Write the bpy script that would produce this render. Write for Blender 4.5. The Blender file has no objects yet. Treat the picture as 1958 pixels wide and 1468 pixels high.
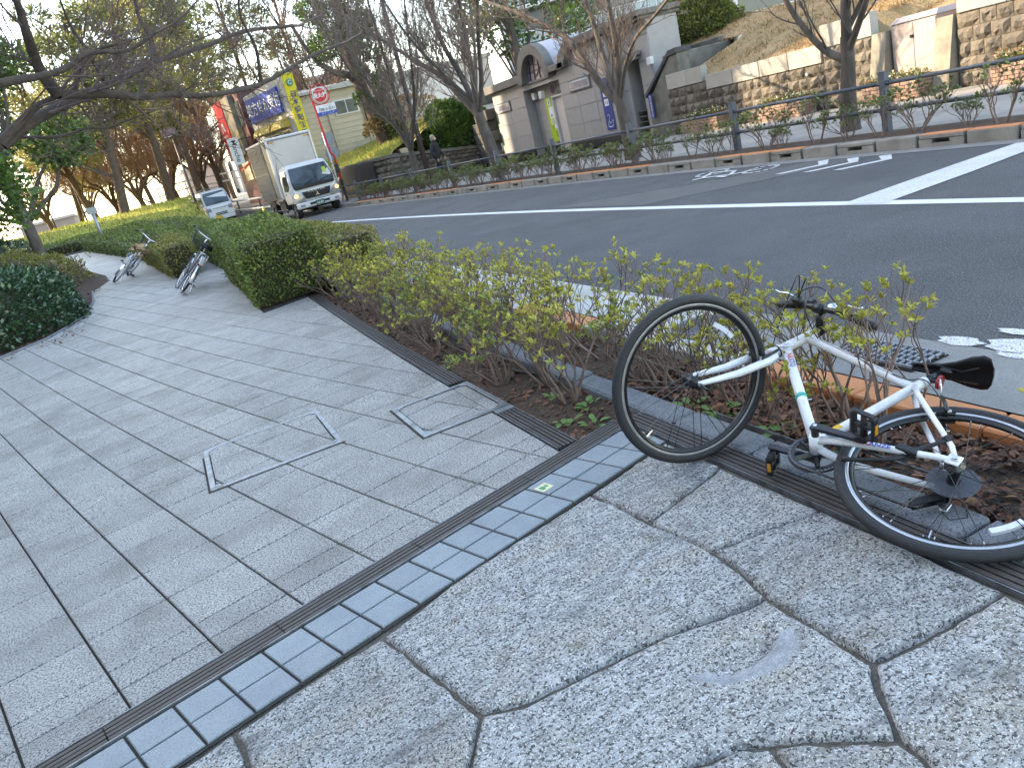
import bpy, math, random
import numpy as np
from mathutils import Vector, Matrix, Quaternion
from mathutils import noise as mnoise
from mathutils.geometry import delaunay_2d_cdt
PI = math.pi
R = math.radians
rnd = random.Random(7)
sc = bpy.context.scene
col = sc.collection

# ------------------------------------------------------------------ camera, sky, sun, exposure
cam_data = bpy.data.cameras.new('camera')
cam_data.sensor_width = 36.0
cam_data.lens = 36.0 * 1470.0 / 1958.0
cam_data.clip_start = 0.05
cam_data.clip_end = 600
camera = bpy.data.objects.new('camera', cam_data)
col.objects.link(camera)
sc.camera = camera
_roll, _pitch = R(14.4), R(18.0)
CU = Vector((-math.sin(_roll) * math.cos(_pitch), math.cos(_roll) * math.cos(_pitch), math.sin(_pitch)))  # world up seen in camera axes
_r = Vector((300 - 979.0, -(412 - 734.0), -1470.0))
CY = (_r - CU * _r.dot(CU)).normalized()      # road direction
CX = CY.cross(CU)
camera.matrix_world = Matrix.Translation((0, 0, 1.45)) @ Matrix((CX, CY, CU)).to_4x4()

SUN_EL = R(29.0)
SUN_DIR = Vector((-0.80 * math.cos(SUN_EL), 0.60 * math.cos(SUN_EL), math.sin(SUN_EL)))   # towards the sun
world = bpy.data.worlds.new('World')
sc.world = world
world.use_nodes = True
wn = world.node_tree
bg = wn.nodes['Background']
sky = wn.nodes.new('ShaderNodeTexSky')
sky.sky_type = 'NISHITA'
sky.sun_disc = False
sky.sun_elevation = SUN_EL
sky.sun_rotation = math.atan2(SUN_DIR.x, SUN_DIR.y)
sky.altitude = 0
sky.air_density = 1.0
sky.dust_density = 0.9
sky.ozone_density = 1.0
wn.links.new(sky.outputs[0], bg.inputs[0])
bg.inputs[1].default_value = 0.15
sl = bpy.data.lights.new('sun', 'SUN')
sl.energy = 2.0
sl.angle = R(0.5)
sl.color = (1.0, 0.90, 0.76)
sun = bpy.data.objects.new('sun', sl)
col.objects.link(sun)
sun.rotation_mode = 'QUATERNION'
sun.rotation_quaternion = SUN_DIR.to_track_quat('Z', 'Y')
sun.location = (-20, 20, 40)
sc.view_settings.view_transform = 'Standard'
sc.view_settings.look = 'None'
sc.view_settings.gamma = 1.0
sc.view_settings.use_curve_mapping = False
sc.view_settings.exposure = 2.7
sc.view_settings.use_white_balance = True
sc.view_settings.white_balance_temperature = 8150
sc.view_settings.white_balance_tint = 10
sc.cycles.max_bounces = 6
sc.cycles.diffuse_bounces = 3
sc.cycles.glossy_bounces = 2
sc.cycles.transparent_max_bounces = 12
sc.cycles.use_adaptive_sampling = True

# ------------------------------------------------------------------ helpers
def tag(o, label=None, cat=None, group=None, kind=None):
    if label: o['label'] = label
    if cat: o['category'] = cat
    if group: o['group'] = group
    if kind: o['kind'] = kind
    return o

def empty(name, loc=(0, 0, 0), rz=0.0, label=None, cat=None, group=None, kind=None):
    o = bpy.data.objects.new(name, None)
    o.empty_display_size = 0.1
    o.location = loc
    o.rotation_euler = (0, 0, rz)
    col.objects.link(o)
    return tag(o, label, cat, group, kind)

class MB:
    """collects faces, then links them as one mesh object"""
    def __init__(s):
        s.v = []; s.f = []
    def poly(s, pts):
        n = len(s.v); s.v.extend([tuple(p) for p in pts]); s.f.append(tuple(range(n, n + len(pts))))
        return s
    def box(s, c, d, M=None):
        cx, cy, cz = c; dx, dy, dz = d[0] / 2, d[1] / 2, d[2] / 2
        P = [Vector((cx + a * dx, cy + b * dy, cz + e * dz)) for e in (-1, 1) for b in (-1, 1) for a in (-1, 1)]
        if M: P = [M @ p for p in P]
        n = len(s.v); s.v.extend([tuple(p) for p in P])
        for q in ((0, 2, 3, 1), (4, 5, 7, 6), (0, 1, 5, 4), (2, 6, 7, 3), (0, 4, 6, 2), (1, 3, 7, 5)):
            s.f.append(tuple(n + i for i in q))
        return s
    def bbox(s, a, b, bev=0.01, M=None):
        """box from corner a to corner b with chamfered edges"""
        lo = [min(a[i], b[i]) for i in range(3)]; hi = [max(a[i], b[i]) for i in range(3)]
        e = min(bev, min(hi[i] - lo[i] for i in range(3)) * 0.45)
        prof = [(0, e), (0, None)]
        rings = []
        for z, ins in ((lo[2], e), (lo[2] + e, 0), (hi[2] - e, 0), (hi[2], e)):
            x0, x1, y0, y1 = lo[0] + ins, hi[0] - ins, lo[1] + ins, hi[1] - ins
            c = e if ins == 0 else 0.0
            rings.append([(x0 + c, y0, z), (x1 - c, y0, z), (x1, y0 + c, z), (x1, y1 - c, z), (x1 - c, y1, z), (x0 + c, y1, z), (x0, y1 - c, z), (x0, y0 + c, z)])
        n = len(s.v)
        for r in rings:
            for p in r: s.v.append(tuple(M @ Vector(p)) if M else p)
        for k in range(3):
            for i in range(8):
                j = (i + 1) % 8
                s.f.append((n + k * 8 + i, n + k * 8 + j, n + (k + 1) * 8 + j, n + (k + 1) * 8 + i))
        s.f.append(tuple(n + i for i in range(7, -1, -1))); s.f.append(tuple(n + 24 + i for i in range(8)))
        return s
    def tube(s, pts, rad, n=8, cap=True, closed=False):
        pts = [Vector(p) for p in pts]; m = len(pts)
        if not hasattr(rad, '__len__'): rad = [rad] * m
        base = len(s.v); prev = None
        for i, p in enumerate(pts):
            if closed: t = (pts[(i + 1) % m] - pts[i - 1])
            else: t = (pts[min(i + 1, m - 1)] - pts[max(i - 1, 0)])
            if t.length < 1e-9: t = Vector((0, 0, 1))
            t.normalize()
            if prev is None:
                a = Vector((0, 0, 1)) if abs(t.z) < 0.9 else Vector((1, 0, 0))
                u = t.cross(a).normalized()
            else:
                u = prev - t * prev.dot(t)
                if u.length < 1e-6: u = t.orthogonal()
                u.normalize()
            prev = u; w = t.cross(u)
            for k in range(n):
                an = 2 * PI * k / n
                q = p + (u * math.cos(an) + w * math.sin(an)) * rad[i]
                s.v.append((q.x, q.y, q.z))
        segs = m if closed else m - 1
        for i in range(segs):
            a0 = base + i * n; b0 = base + ((i + 1) % m) * n
            for k in range(n):
                k2 = (k + 1) % n
                s.f.append((a0 + k, a0 + k2, b0 + k2, b0 + k))
        if cap and not closed:
            s.f.append(tuple(base + k for k in range(n - 1, -1, -1)))
            s.f.append(tuple(base + (m - 1) * n + k for k in range(n)))
        return s
    def prism(s, pts, z0, z1, M=None):
        """vertical prism from a list of xy points"""
        n = len(s.v); m = len(pts)
        for z in (z0, z1):
            for p in pts:
                q = Vector((p[0], p[1], z)); q = M @ q if M else q
                s.v.append(tuple(q))
        s.f.append(tuple(n + i for i in range(m - 1, -1, -1))); s.f.append(tuple(n + m + i for i in range(m)))
        for i in range(m):
            j = (i + 1) % m
            s.f.append((n + i, n + j, n + m + j, n + m + i))
        return s
    def disc(s, c, ax, r, h, n=24):
        ax = Vector(ax).normalized(); c = Vector(c)
        return s.tube([c - ax * h / 2, c + ax * h / 2], r, n)
    def ball(s, c, r, n=10, m=6, sc3=(1, 1, 1), M=None):
        b = len(s.v)
        for i in range(m + 1):
            th = PI * i / m
            for k in range(n):
                ph = 2 * PI * k / n
                q = Vector((r * sc3[0] * math.sin(th) * math.cos(ph), r * sc3[1] * math.sin(th) * math.sin(ph), r * sc3[2] * math.cos(th)))
                if M: q = M @ q
                s.v.append((c[0] + q.x, c[1] + q.y, c[2] + q.z))
        for i in range(m):
            for k in range(n):
                k2 = (k + 1) % n
                s.f.append((b + i * n + k, b + (i + 1) * n + k, b + (i + 1) * n + k2, b + i * n + k2))
        return s
    def xform(s, M):
        s.v = [tuple(M @ Vector(v)) for v in s.v]; return s
    def mesh(s, name, mat=None, smooth=False):
        me = bpy.data.meshes.new(name)
        me.from_pydata(s.v, [], s.f)
        if mat: me.materials.append(mat)
        if smooth: me.polygons.foreach_set('use_smooth', [True] * len(me.polygons))
        me.update()
        return me
    def build(s, name, mat=None, parent=None, smooth=False, kind=None, label=None, cat=None, group=None):
        o = bpy.data.objects.new(name, s.mesh(name, mat, smooth))
        col.objects.link(o)
        if parent: o.parent = parent
        return tag(o, label, cat, group, kind)

def np_obj(name, V, F, mat, parent=None, smooth=False, kind=None):
    """fast mesh from numpy arrays: V (n,3), F (m,4) or (m,3)"""
    me = bpy.data.meshes.new(name)
    V = np.asarray(V, np.float32); F = np.asarray(F, np.int32)
    me.vertices.add(len(V)); me.vertices.foreach_set('co', V.ravel())
    k = F.shape[1]
    me.loops.add(F.size); me.loops.foreach_set('vertex_index', F.ravel())
    me.polygons.add(len(F)); me.polygons.foreach_set('loop_start', np.arange(0, F.size, k, dtype=np.int32))
    me.polygons.foreach_set('loop_total', np.full(len(F), k, np.int32))
    if smooth: me.polygons.foreach_set('use_smooth', np.ones(len(F), bool))
    me.update(calc_edges=True); me.validate()
    me.materials.append(mat)
    o = bpy.data.objects.new(name, me); col.objects.link(o)
    if parent: o.parent = parent
    return tag(o, kind=kind)

def mesh_obj(name, me, parent=None, loc=None, rot=None, scale=None, kind=None):
    o = bpy.data.objects.new(name, me); col.objects.link(o)
    if parent: o.parent = parent
    if loc is not None: o.location = loc
    if rot is not None: o.rotation_euler = rot
    if scale is not None: o.scale = scale
    if kind: o['kind'] = kind
    return o

def copy_thing(src, loc, rz=0.0, label=None, scale=None):
    r = src.copy(); col.objects.link(r); r.location = loc; r.rotation_euler = (0, 0, rz)
    if scale: r.scale = scale
    if label: r['label'] = label
    for ch in list(src.children):
        c = ch.copy(); col.objects.link(c); c.parent = r
        for g in ch.children:
            d = g.copy(); col.objects.link(d); d.parent = c
    return r

def text_part(body, name, size, M, mat, parent=None, depth=0.0, align='CENTER', sx=1.0, bold=0.0, spacing=1.0):
    cu = bpy.data.curves.new('lettering', 'FONT')
    cu.body = body; cu.size = size; cu.extrude = depth; cu.offset = bold
    cu.align_x = align; cu.align_y = 'CENTER'; cu.space_character = spacing; cu.resolution_u = 3
    t = bpy.data.objects.new('lettering', cu); col.objects.link(t)
    dg = bpy.context.evaluated_depsgraph_get(); dg.update()
    me = bpy.data.meshes.new_from_object(t.evaluated_get(dg))
    bpy.data.objects.remove(t); bpy.data.curves.remove(cu)
    me.transform(M @ Matrix.Diagonal((sx, 1, 1, 1)))
    me.materials.clear(); me.materials.append(mat)
    o = bpy.data.objects.new(name, me); col.objects.link(o)
    if parent: o.parent = parent
    return o

def frame_matrix(origin, xdir, ydir):
    x = Vector(xdir).normalized(); z = x.cross(Vector(ydir)).normalized(); y = z.cross(x)
    return Matrix.Translation(Vector(origin)) @ Matrix((x, y, z)).transposed().to_4x4()

# ------------------------------------------------------------------ materials
MATS = {}
def mat(name, c1, c2=None, scale=6.0, rough=0.7, metal=0.0, bump=0.0, bscale=None, island=0.0, objrand=0.0, spec=0.5,
        speck=None, speck_scale=200.0, speck_amt=0.0, detail=4.0, stain=None, stain_scale=1.5, stain_amt=0.0, sheen_rough=0.0,
        speck2=None, dirt=None, dirt_scale=1.9, transl=0.0, coat=0.0, stretch=None, emis=None, estr=0.0, speck_w=0.08, speck_c=0.5):
    if name in MATS: return MATS[name]
    m = bpy.data.materials.new(name); m.use_nodes = True
    nt = m.node_tree; N = nt.nodes; L = nt.links
    b = N['Principled BSDF']
    b.inputs['Roughness'].default_value = rough; b.inputs['Metallic'].default_value = metal
    b.inputs['Specular IOR Level'].default_value = spec
    if coat: b.inputs['Coat Weight'].default_value = coat; b.inputs['Coat Roughness'].default_value = 0.08
    if emis: b.inputs['Emission Color'].default_value = (*emis, 1); b.inputs['Emission Strength'].default_value = estr
    geo = N.new('ShaderNodeNewGeometry')
    vec = geo.outputs['Position']
    if stretch:
        mp = N.new('ShaderNodeMapping'); mp.inputs['Scale'].default_value = stretch
        L.new(vec, mp.inputs[0]); vec = mp.outputs[0]
    def noise(sc_, det=detail, v=None, rg=0.6):
        n = N.new('ShaderNodeTexNoise'); n.inputs['Scale'].default_value = sc_; n.inputs['Detail'].default_value = det
        n.inputs['Roughness'].default_value = rg; L.new(v or vec, n.inputs['Vector']); return n.outputs['Fac']
    def ramp(f, a, bb):
        r = N.new('ShaderNodeMapRange'); r.inputs[1].default_value = a; r.inputs[2].default_value = bb; L.new(f, r.inputs[0]); return r.outputs[0]
    def mix(f, A, B, mode='MIX'):
        x = N.new('ShaderNodeMix'); x.data_type = 'RGBA'; x.blend_type = mode
        if isinstance(f, float): x.inputs[0].default_value = f
        else: L.new(f, x.inputs[0])
        for i, q in ((6, A), (7, B)):
            if isinstance(q, tuple): x.inputs[i].default_value = (*q, 1)
            else: L.new(q, x.inputs[i])
        return x.outputs[2]
    c = None
    if c2: c = mix(ramp(noise(scale), 0.32, 0.68), c1, c2)
    else: c = mix(0.0, c1, c1)
    if stain: c = mix(math_(N, L, 'MULTIPLY', ramp(noise(stain_scale, 5), 0.48, 0.68), stain_amt), c, stain)
    if speck:
        c = mix(math_(N, L, 'MULTIPLY', ramp(noise(speck_scale, 2.0, geo.outputs['Position'], 0.7), speck_c, speck_c + speck_w), speck_amt), c, speck)
    if speck2:
        c = mix(math_(N, L, 'MULTIPLY', ramp(noise(speck_scale * 1.7, 2.0, geo.outputs['Position'], 0.7), 0.56, 0.62), 0.8), c, speck2)
    if dirt:
        c = mix(math_(N, L, 'MULTIPLY', ramp(noise(dirt_scale, 8, None, 0.68), 0.55, 0.68), 0.75), c, dirt)
    def vary(c, src, amt):
        r = N.new('ShaderNodeMapRange'); r.inputs[3].default_value = 1 - amt; r.inputs[4].default_value = 1 + amt
        L.new(src, r.inputs[0])
        h = N.new('ShaderNodeHueSaturation'); L.new(r.outputs[0], h.inputs['Value']); L.new(c, h.inputs['Color']); return h.outputs[0]
    if island: c = vary(c, geo.outputs['Random Per Island'], island)
    if objrand:
        oi = N.new('ShaderNodeObjectInfo'); c = vary(c, oi.outputs['Random'], objrand)
    L.new(c, b.inputs['Base Color'])
    if bump:
        bn = N.new('ShaderNodeBump'); bn.inputs['Strength'].default_value = min(1.0, bump); bn.inputs['Distance'].default_value = 0.02 if bump <= 1 else 0.02 * bump
        L.new(noise(bscale or scale * 2, 5.0), bn.inputs['Height']); L.new(bn.outputs[0], b.inputs['Normal'])
    if sheen_rough:
        r = N.new('ShaderNodeMapRange'); r.inputs[3].default_value = rough - sheen_rough; r.inputs[4].default_value = rough + sheen_rough
        L.new(noise(2.3, 4.0), r.inputs[0]); L.new(r.outputs[0], b.inputs['Roughness'])
    if transl:
        t = N.new('ShaderNodeBsdfTranslucent'); L.new(c, t.inputs[0])
        ms = N.new('ShaderNodeMixShader'); ms.inputs[0].default_value = transl
        L.new(b.outputs[0], ms.inputs[1]); L.new(t.outputs[0], ms.inputs[2]); L.new(ms.outputs[0], N['Material Output'].inputs[0])
    MATS[name] = m
    return m
def math_(N, L, op, a, b):
    n = N.new('ShaderNodeMath'); n.operation = op
    L.new(a, n.inputs[0]); n.inputs[1].default_value = b
    return n.outputs[0]

M_mortar = mat('mortar', (0.055, 0.045, 0.036), (0.035, 0.03, 0.026), 30, 0.95, bump=0.5, bscale=150)
M_slab = mat('exposed_aggregate', (0.60, 0.585, 0.56), (0.49, 0.475, 0.45), 6, 0.36, spec=0.65, speck=(0.085, 0.078, 0.07), speck_scale=120, speck_amt=0.95, speck_w=0.06,
             speck_c=0.50, bump=0.8, bscale=200, objrand=0.09, island=0.09, stain=(0.25, 0.225, 0.195), stain_scale=2.6, stain_amt=0.7, sheen_rough=0.17, speck2=(0.72, 0.71, 0.69))
M_bluetile = mat('blue_grey_granite', (0.215, 0.25, 0.27), (0.26, 0.295, 0.31), 9, 0.5, speck=(0.07, 0.08, 0.095), speck_scale=150, speck_amt=0.6, speck_c=0.56,
                 bump=0.12, bscale=200, objrand=0.06, stain=(0.14, 0.165, 0.20), stain_scale=3.0, stain_amt=0.4)
M_flag = mat('weathered_granite', (0.54, 0.54, 0.525), (0.17, 0.173, 0.168), 20, 0.72, detail=8.0, speck=(0.04, 0.038, 0.035), speck_scale=85, speck_amt=0.9, speck_w=0.05,
             speck_c=0.525, speck2=(0.78, 0.78, 0.77), bump=1.0, bscale=48, stain=(0.36, 0.28, 0.18), stain_scale=3.2, stain_amt=0.5, stretch=(0.8, 1.5, 1.0), objrand=0.14, dirt=(0.11, 0.108, 0.10), dirt_scale=3.0)
M_slat = mat('brown_grate', (0.075, 0.062, 0.055), (0.055, 0.047, 0.043), 40, 0.6, bump=0.2, bscale=120, objrand=0.08)
M_steel = mat('dull_steel', (0.34, 0.36, 0.38), (0.22, 0.235, 0.25), 30, 0.40, metal=0.7, stain=(0.09, 0.08, 0.07), stain_scale=12, stain_amt=0.7)
M_dark = mat('void_black', (0.008, 0.008, 0.008), rough=0.95)
M_soil = mat('dark_soil', (0.085, 0.05, 0.032), (0.045, 0.028, 0.02), 14, 0.95, bump=1.0, bscale=45, speck=(0.14, 0.09, 0.06), speck_scale=70, speck_amt=0.5)
M_kerbgran = mat('grey_granite_kerb', (0.22, 0.245, 0.27), (0.17, 0.19, 0.21), 12, 0.7, speck=(0.05, 0.055, 0.06), speck_scale=130, speck_amt=0.7, speck_c=0.53, bump=0.6, bscale=80, objrand=0.08)
M_conc = mat('kerb_concrete', (0.30, 0.285, 0.255), (0.22, 0.21, 0.19), 5, 0.85, bump=0.3, bscale=90, objrand=0.06, stain=(0.14, 0.125, 0.105), stain_scale=3, stain_amt=0.5, speck=(0.13, 0.12, 0.10), speck_scale=110, speck_amt=0.35)
M_gutter = mat('pale_gutter_concrete', (0.47, 0.47, 0.45), (0.40, 0.40, 0.385), 4, 0.8, bump=0.15, bscale=90, stain=(0.25, 0.24, 0.22), stain_scale=2.2, stain_amt=0.45)
M_gutter2 = mat('grey_gutter_concrete', (0.25, 0.25, 0.24), (0.20, 0.20, 0.19), 4, 0.85, bump=0.2, bscale=90, stain=(0.13, 0.125, 0.12), stain_scale=2.5, stain_amt=0.5, speck=(0.1, 0.1, 0.1), speck_scale=150, speck_amt=0.4)
M_orange = mat('orange_kerb_paint', (0.62, 0.235, 0.085), (0.55, 0.20, 0.075), 8, 0.65, bump=0.2, bscale=90, stain=(0.36, 0.19, 0.10), stain_scale=5, stain_amt=0.45)
M_asph = mat('asphalt', (0.094, 0.096, 0.10), (0.069, 0.071, 0.075), 1.6, 0.8, speck=(0.26, 0.265, 0.27), speck_scale=95, speck_amt=0.75, speck_c=0.56, speck_w=0.05, speck2=(0.02, 0.02, 0.022), bump=0.9, bscale=110,
             stain=(0.042, 0.043, 0.046), stain_scale=0.5, stain_amt=0.6, dirt=(0.115, 0.115, 0.115), dirt_scale=0.55)
M_asph2 = mat('asphalt_patch', (0.105, 0.10, 0.096), (0.085, 0.082, 0.079), 3, 0.75, bump=0.3, bscale=80, stain=(0.12, 0.115, 0.11), stain_scale=1.2, stain_amt=0.4)
def paint_mat(name, c, wear):
    m = mat(name, c, tuple(x * 0.85 for x in c), 3, 0.6, bump=0.4, bscale=110)
    nt = m.node_tree; N = nt.nodes; L = nt.links
    g = N.new('ShaderNodeNewGeometry'); n = N.new('ShaderNodeTexNoise'); n.inputs['Scale'].default_value = 110; n.inputs['Detail'].default_value = 8; n.inputs['Roughness'].default_value = 0.8
    L.new(g.outputs['Position'], n.inputs['Vector'])
    r = N.new('ShaderNodeMapRange'); r.inputs[1].default_value = wear; r.inputs[2].default_value = wear + 0.04
    L.new(n.outputs[0], r.inputs[0])
    t = N.new('ShaderNodeBsdfTransparent'); ms = N.new('ShaderNodeMixShader')
    L.new(r.outputs[0], ms.inputs[0]); L.new(N['Principled BSDF'].outputs[0], ms.inputs[1]); L.new(t.outputs[0], ms.inputs[2])
    L.new(ms.outputs[0], N['Material Output'].inputs[0])
    return m
M_paint = paint_mat('road_paint', (0.72, 0.73, 0.73), 0.62)
M_paintworn = paint_mat('worn_road_paint', (0.70, 0.71, 0.71), 0.535)
M_sidewalk = mat('far_sidewalk', (0.30, 0.28, 0.25), (0.23, 0.215, 0.19), 4, 0.85, bump=0.2, bscale=60, stain=(0.16, 0.15, 0.13), stain_scale=1.0, stain_amt=0.5)

def zp(Y):
    """height of the near pavement, which climbs gently away from the viewer"""
    if Y < 4: return 0.0
    if Y < 8: return 0.035 * (Y - 4) ** 2 / 8
    return 0.035 * (Y - 6)
def cv(Y):
    """sideways drift of the road as it bends to the left"""
    if Y < 5: return 0.0
    if Y < 25: return -0.0029 * (Y - 5) ** 2
    return -1.16 - 0.09 * (Y - 25)
def zr(Y):
    return 0.0 if Y < 36 else 0.035 * (Y - 36)
# ------------------------------------------------------------------ setting: ground, road, plaza
def strip(name, x0, x1, ys, z, m, curve=True, kind='structure', parent=None, zf=zr):
    """horizontal ribbon between offsets x0(Y) and x1(Y), following the road bend"""
    b = MB(); fx0 = x0 if callable(x0) else (lambda Y: x0); fx1 = x1 if callable(x1) else (lambda Y: x1)
    for i in range(len(ys) - 1):
        a, c = ys[i], ys[i + 1]
        ca, cc = (cv(a), cv(c)) if curve else (0, 0)
        b.poly([(fx0(a) + ca, a, z + zf(a)), (fx1(a) + ca, a, z + zf(a)), (fx1(c) + cc, c, z + zf(c)), (fx0(c) + cc, c, z + zf(c))])
    return b.build(name, m, parent, kind=kind)
gb = MB(); gb.poly([(-260, -120, -0.35), (300, -120, -0.35), (300, 320, -0.35), (-260, 320, -0.35)])
gb.build('ground', mat('earth', (0.10, 0.085, 0.05), (0.07, 0.07, 0.035), 0.3, 0.95, bump=0.3, bscale=3), kind='structure')
YS = [-12, -8, -4, 0, 4, 5] + [5 + i * 1.5 for i in range(1, 14)] + [28, 32, 36, 40, 46, 54, 64, 80, 100, 130]
strip('road', 3.12, 8.35, YS, 0.0, M_asph)
strip('gutter', 2.60, 3.12, [y for y in YS if 3.1 <= y <= 130], 0.004, M_gutter)
strip('gutter', 2.60, 3.12, [-12, -8, -4, 0, 2, 3.1, 4], 0.003, M_gutter2)
strip('gutter', 8.35, 8.6, YS, 0.004, M_gutter2)
strip('footpath', 8.72, 13.95, YS, 0.135, M_sidewalk)
strip('far_ground', 13.9, 60.0, [28, 36, 46, 64, 130], 0.13, mat('far_earth', (0.16, 0.13, 0.08), (0.10, 0.11, 0.05), 0.8, 0.95), curve=False)

# road markings
mk = [4 * 0 - 12 + i for i in range(0, 17)] + [5 + i for i in range(1, 60, 2)]
strip('lane_line', 5.81, 5.96, mk, 0.004, M_paint)
mb = MB(); mb.poly([(5.83, 5.62, 0.008), (5.84, 5.14, 0.008), (7.02, 5.14, 0.008), (8.34, 5.20, 0.008), (8.34, 5.60, 0.008), (7.4, 5.62, 0.008)])
mb.build('diagonal_line', M_paintworn, kind='structure')
# worn white lettering at the near edge of the road
import itertools
mb = MB()
for (cx, cy, rx, ry) in ((3.16, 2.42, 0.055, 0.11), (3.20, 2.17, 0.085, 0.14), (3.32, 1.95, 0.06, 0.15), (3.10, 2.12, 0.03, 0.08), (3.36, 2.28, 0.035, 0.09)):
    n = 14; mb.poly([(cx + rx * math.cos(2 * PI * k / n) * (1 + 0.25 * math.sin(3.1 * k)), cy + ry * math.sin(2 * PI * k / n) * (1 + 0.2 * math.cos(2.3 * k)), 0.006) for k in range(n)])
mb.build('road_marking', M_paintworn, kind='structure')
# bicycle symbol and chevrons
M_sym = M_paint
def ribbon(b, pts, w, z):
    P = [Vector((p[0], p[1], 0)) for p in pts]
    for i in range(len(P) - 1):
        d = (P[i + 1] - P[i]).normalized(); nn = Vector((-d.y, d.x, 0)) * w / 2; e = d * w * 0.25
        b.poly([(P[i] - e + nn)[:2] + (z,), (P[i] - e - nn)[:2] + (z,), (P[i + 1] + e - nn)[:2] + (z,), (P[i + 1] + e + nn)[:2] + (z,)])
mb = MB()
for cy in (9.15, 10.25):
    ribbon(mb, [(8.02 + 0.24 * math.cos(a), cy + 0.24 * math.sin(a)) for a in [2 * PI * k / 14 for k in range(15)]], 0.07, 0.006)
ribbon(mb, [(8.02, 9.15), (7.75, 9.5), (8.05, 9.75), (8.02, 10.25)], 0.07, 0.009)
ribbon(mb, [(7.75, 9.5), (7.62, 10.0), (8.02, 10.25)], 0.07, 0.012)
ribbon(mb, [(7.60, 9.42), (7.62, 9.62)], 0.08, 0.015); ribbon(mb, [(7.50, 10.05), (7.62, 9.95)], 0.08, 0.015)
mb.build('bicycle_symbol', M_paintworn, kind='structure')
for cy in (7.95, 7.45, 6.95):
    mb = MB()
    mb.poly([(7.55, cy + 0.26, 0.006), (8.0, cy - 0.08, 0.006), (8.0, cy + 0.07, 0.006), (7.55, cy + 0.41, 0.006)])
    mb.poly([(8.0, cy - 0.08, 0.006), (8.32, cy + 0.2, 0.006), (8.26, cy + 0.34, 0.006), (8.0, cy + 0.07, 0.006)])
    mb.build('chevron_marking', M_paintworn, kind='structure')
mb = MB(); mb.poly([(6.0, 9.3, 0.003), (7.0, 8.4, 0.003), (8.3, 7.4, 0.003), (8.3, 8.5, 0.003), (7.3, 9.6, 0.003), (6.3, 11.4, 0.003), (6.0, 11.8, 0.003)])
mb.build('asphalt_patch', M_asph2, kind='structure')
mb = MB(); cr = [(6.02, 11.8), (6.3, 11.42), (6.62, 10.8), (6.9, 10.35), (7.1, 9.95), (7.3, 9.62), (7.8, 9.0), (8.28, 8.52)]
ribbon(mb, cr, 0.012, 0.0055)
mb.build('road_crack', M_dark, kind='structure')

# ---- the plaza: slabs laid on a skewed grid
GO = Vector((-0.495, 3.225)); GA = Vector((math.cos(R(14.4)), math.sin(R(14.4)))) * 0.3155; GB = Vector((math.cos(R(106.8)), math.sin(R(106.8)))) * 0.3545
def clip(poly, nx, ny, d):
    """keep the part of poly where nx*x+ny*y <= d"""
    out = []
    for i in range(len(poly)):
        a, b = poly[i], poly[(i + 1) % len(poly)]
        da, db = nx * a[0] + ny * a[1] - d, nx * b[0] + ny * b[1] - d
        if da <= 0: out.append(a)
        if (da < 0 < db) or (db < 0 < da):
            t = da / (da - db); out.append((a[0] + (b[0] - a[0]) * t, a[1] + (b[1] - a[1]) * t))
    return out
def area(p): return 0.5 * abs(sum(p[i][0] * p[(i + 1) % len(p)][1] - p[(i + 1) % len(p)][0] * p[i][1] for i in range(len(p))))
def inset(poly, d):
    n = len(poly); A = sum(poly[i][0] * poly[(i + 1) % n][1] - poly[(i + 1) % n][0] * poly[i][1] for i in range(n))
    if A < 0: poly = poly[::-1]
    L = []
    for i in range(n):
        a = Vector(poly[i]); b = Vector(poly[(i + 1) % n]); t = (b - a)
        if t.length < 1e-6: continue
        t.normalize(); nn = Vector((-t.y, t.x)); L.append((a + nn * d, t))
    out = []
    for i in range(len(L)):
        p, t = L[i - 1]; q, u = L[i]
        den = t.x * u.y - t.y * u.x
        if abs(den) < 1e-4: out.append((q.x, q.y)); continue
        s_ = ((q.x - p.x) * u.y - (q.y - p.y) * u.x) / den
        out.append((p.x + t.x * s_, p.y + t.y * s_))
    return out
# drain line: point and direction
DN = Vector((0.010, 2.697)); DD = Vector((math.cos(R(14.9)), math.sin(R(14.9)))); DNn = Vector((-DD.y, DD.x))
def dpt(s_, off):
    q = DN + DD * s_ + DNn * off; return (q.x, q.y)
XL = 1.285    # left rail of the long planter drain
def slab_mesh(b, poly, z_of, h=0.0, tilt=(0, 0)):
    poly = inset(poly, 0.0045)
    if len(poly) < 3 or area(poly) < 0.0012: return
    top = inset(poly, 0.003)
    if len(top) != len(poly): return
    c = (sum(p[0] for p in poly) / len(poly), sum(p[1] for p in poly) / len(poly))
    f = lambda p, dz: (p[0], p[1], z_of(p[1]) + h + dz + (p[0] - c[0]) * tilt[0] + (p[1] - c[1]) * tilt[1])
    n = len(b.v); m = len(poly)
    b.v += [f(p, -0.02) for p in poly] + [f(p, -0.003) for p in poly] + [f(p, 0) for p in top]
    for k in range(2):
        for i in range(m):
            j = (i + 1) % m; b.f.append((n + k * m + i, n + k * m + j, n + (k + 1) * m + j, n + (k + 1) * m + i))
    b.f.append(tuple(n + 2 * m + i for i in range(m)))
plaza = empty('paved_plaza', kind='structure')
bb = MB(); ysb = [-2, 4, 5, 6, 7, 8, 12, 20, 40]
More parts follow.
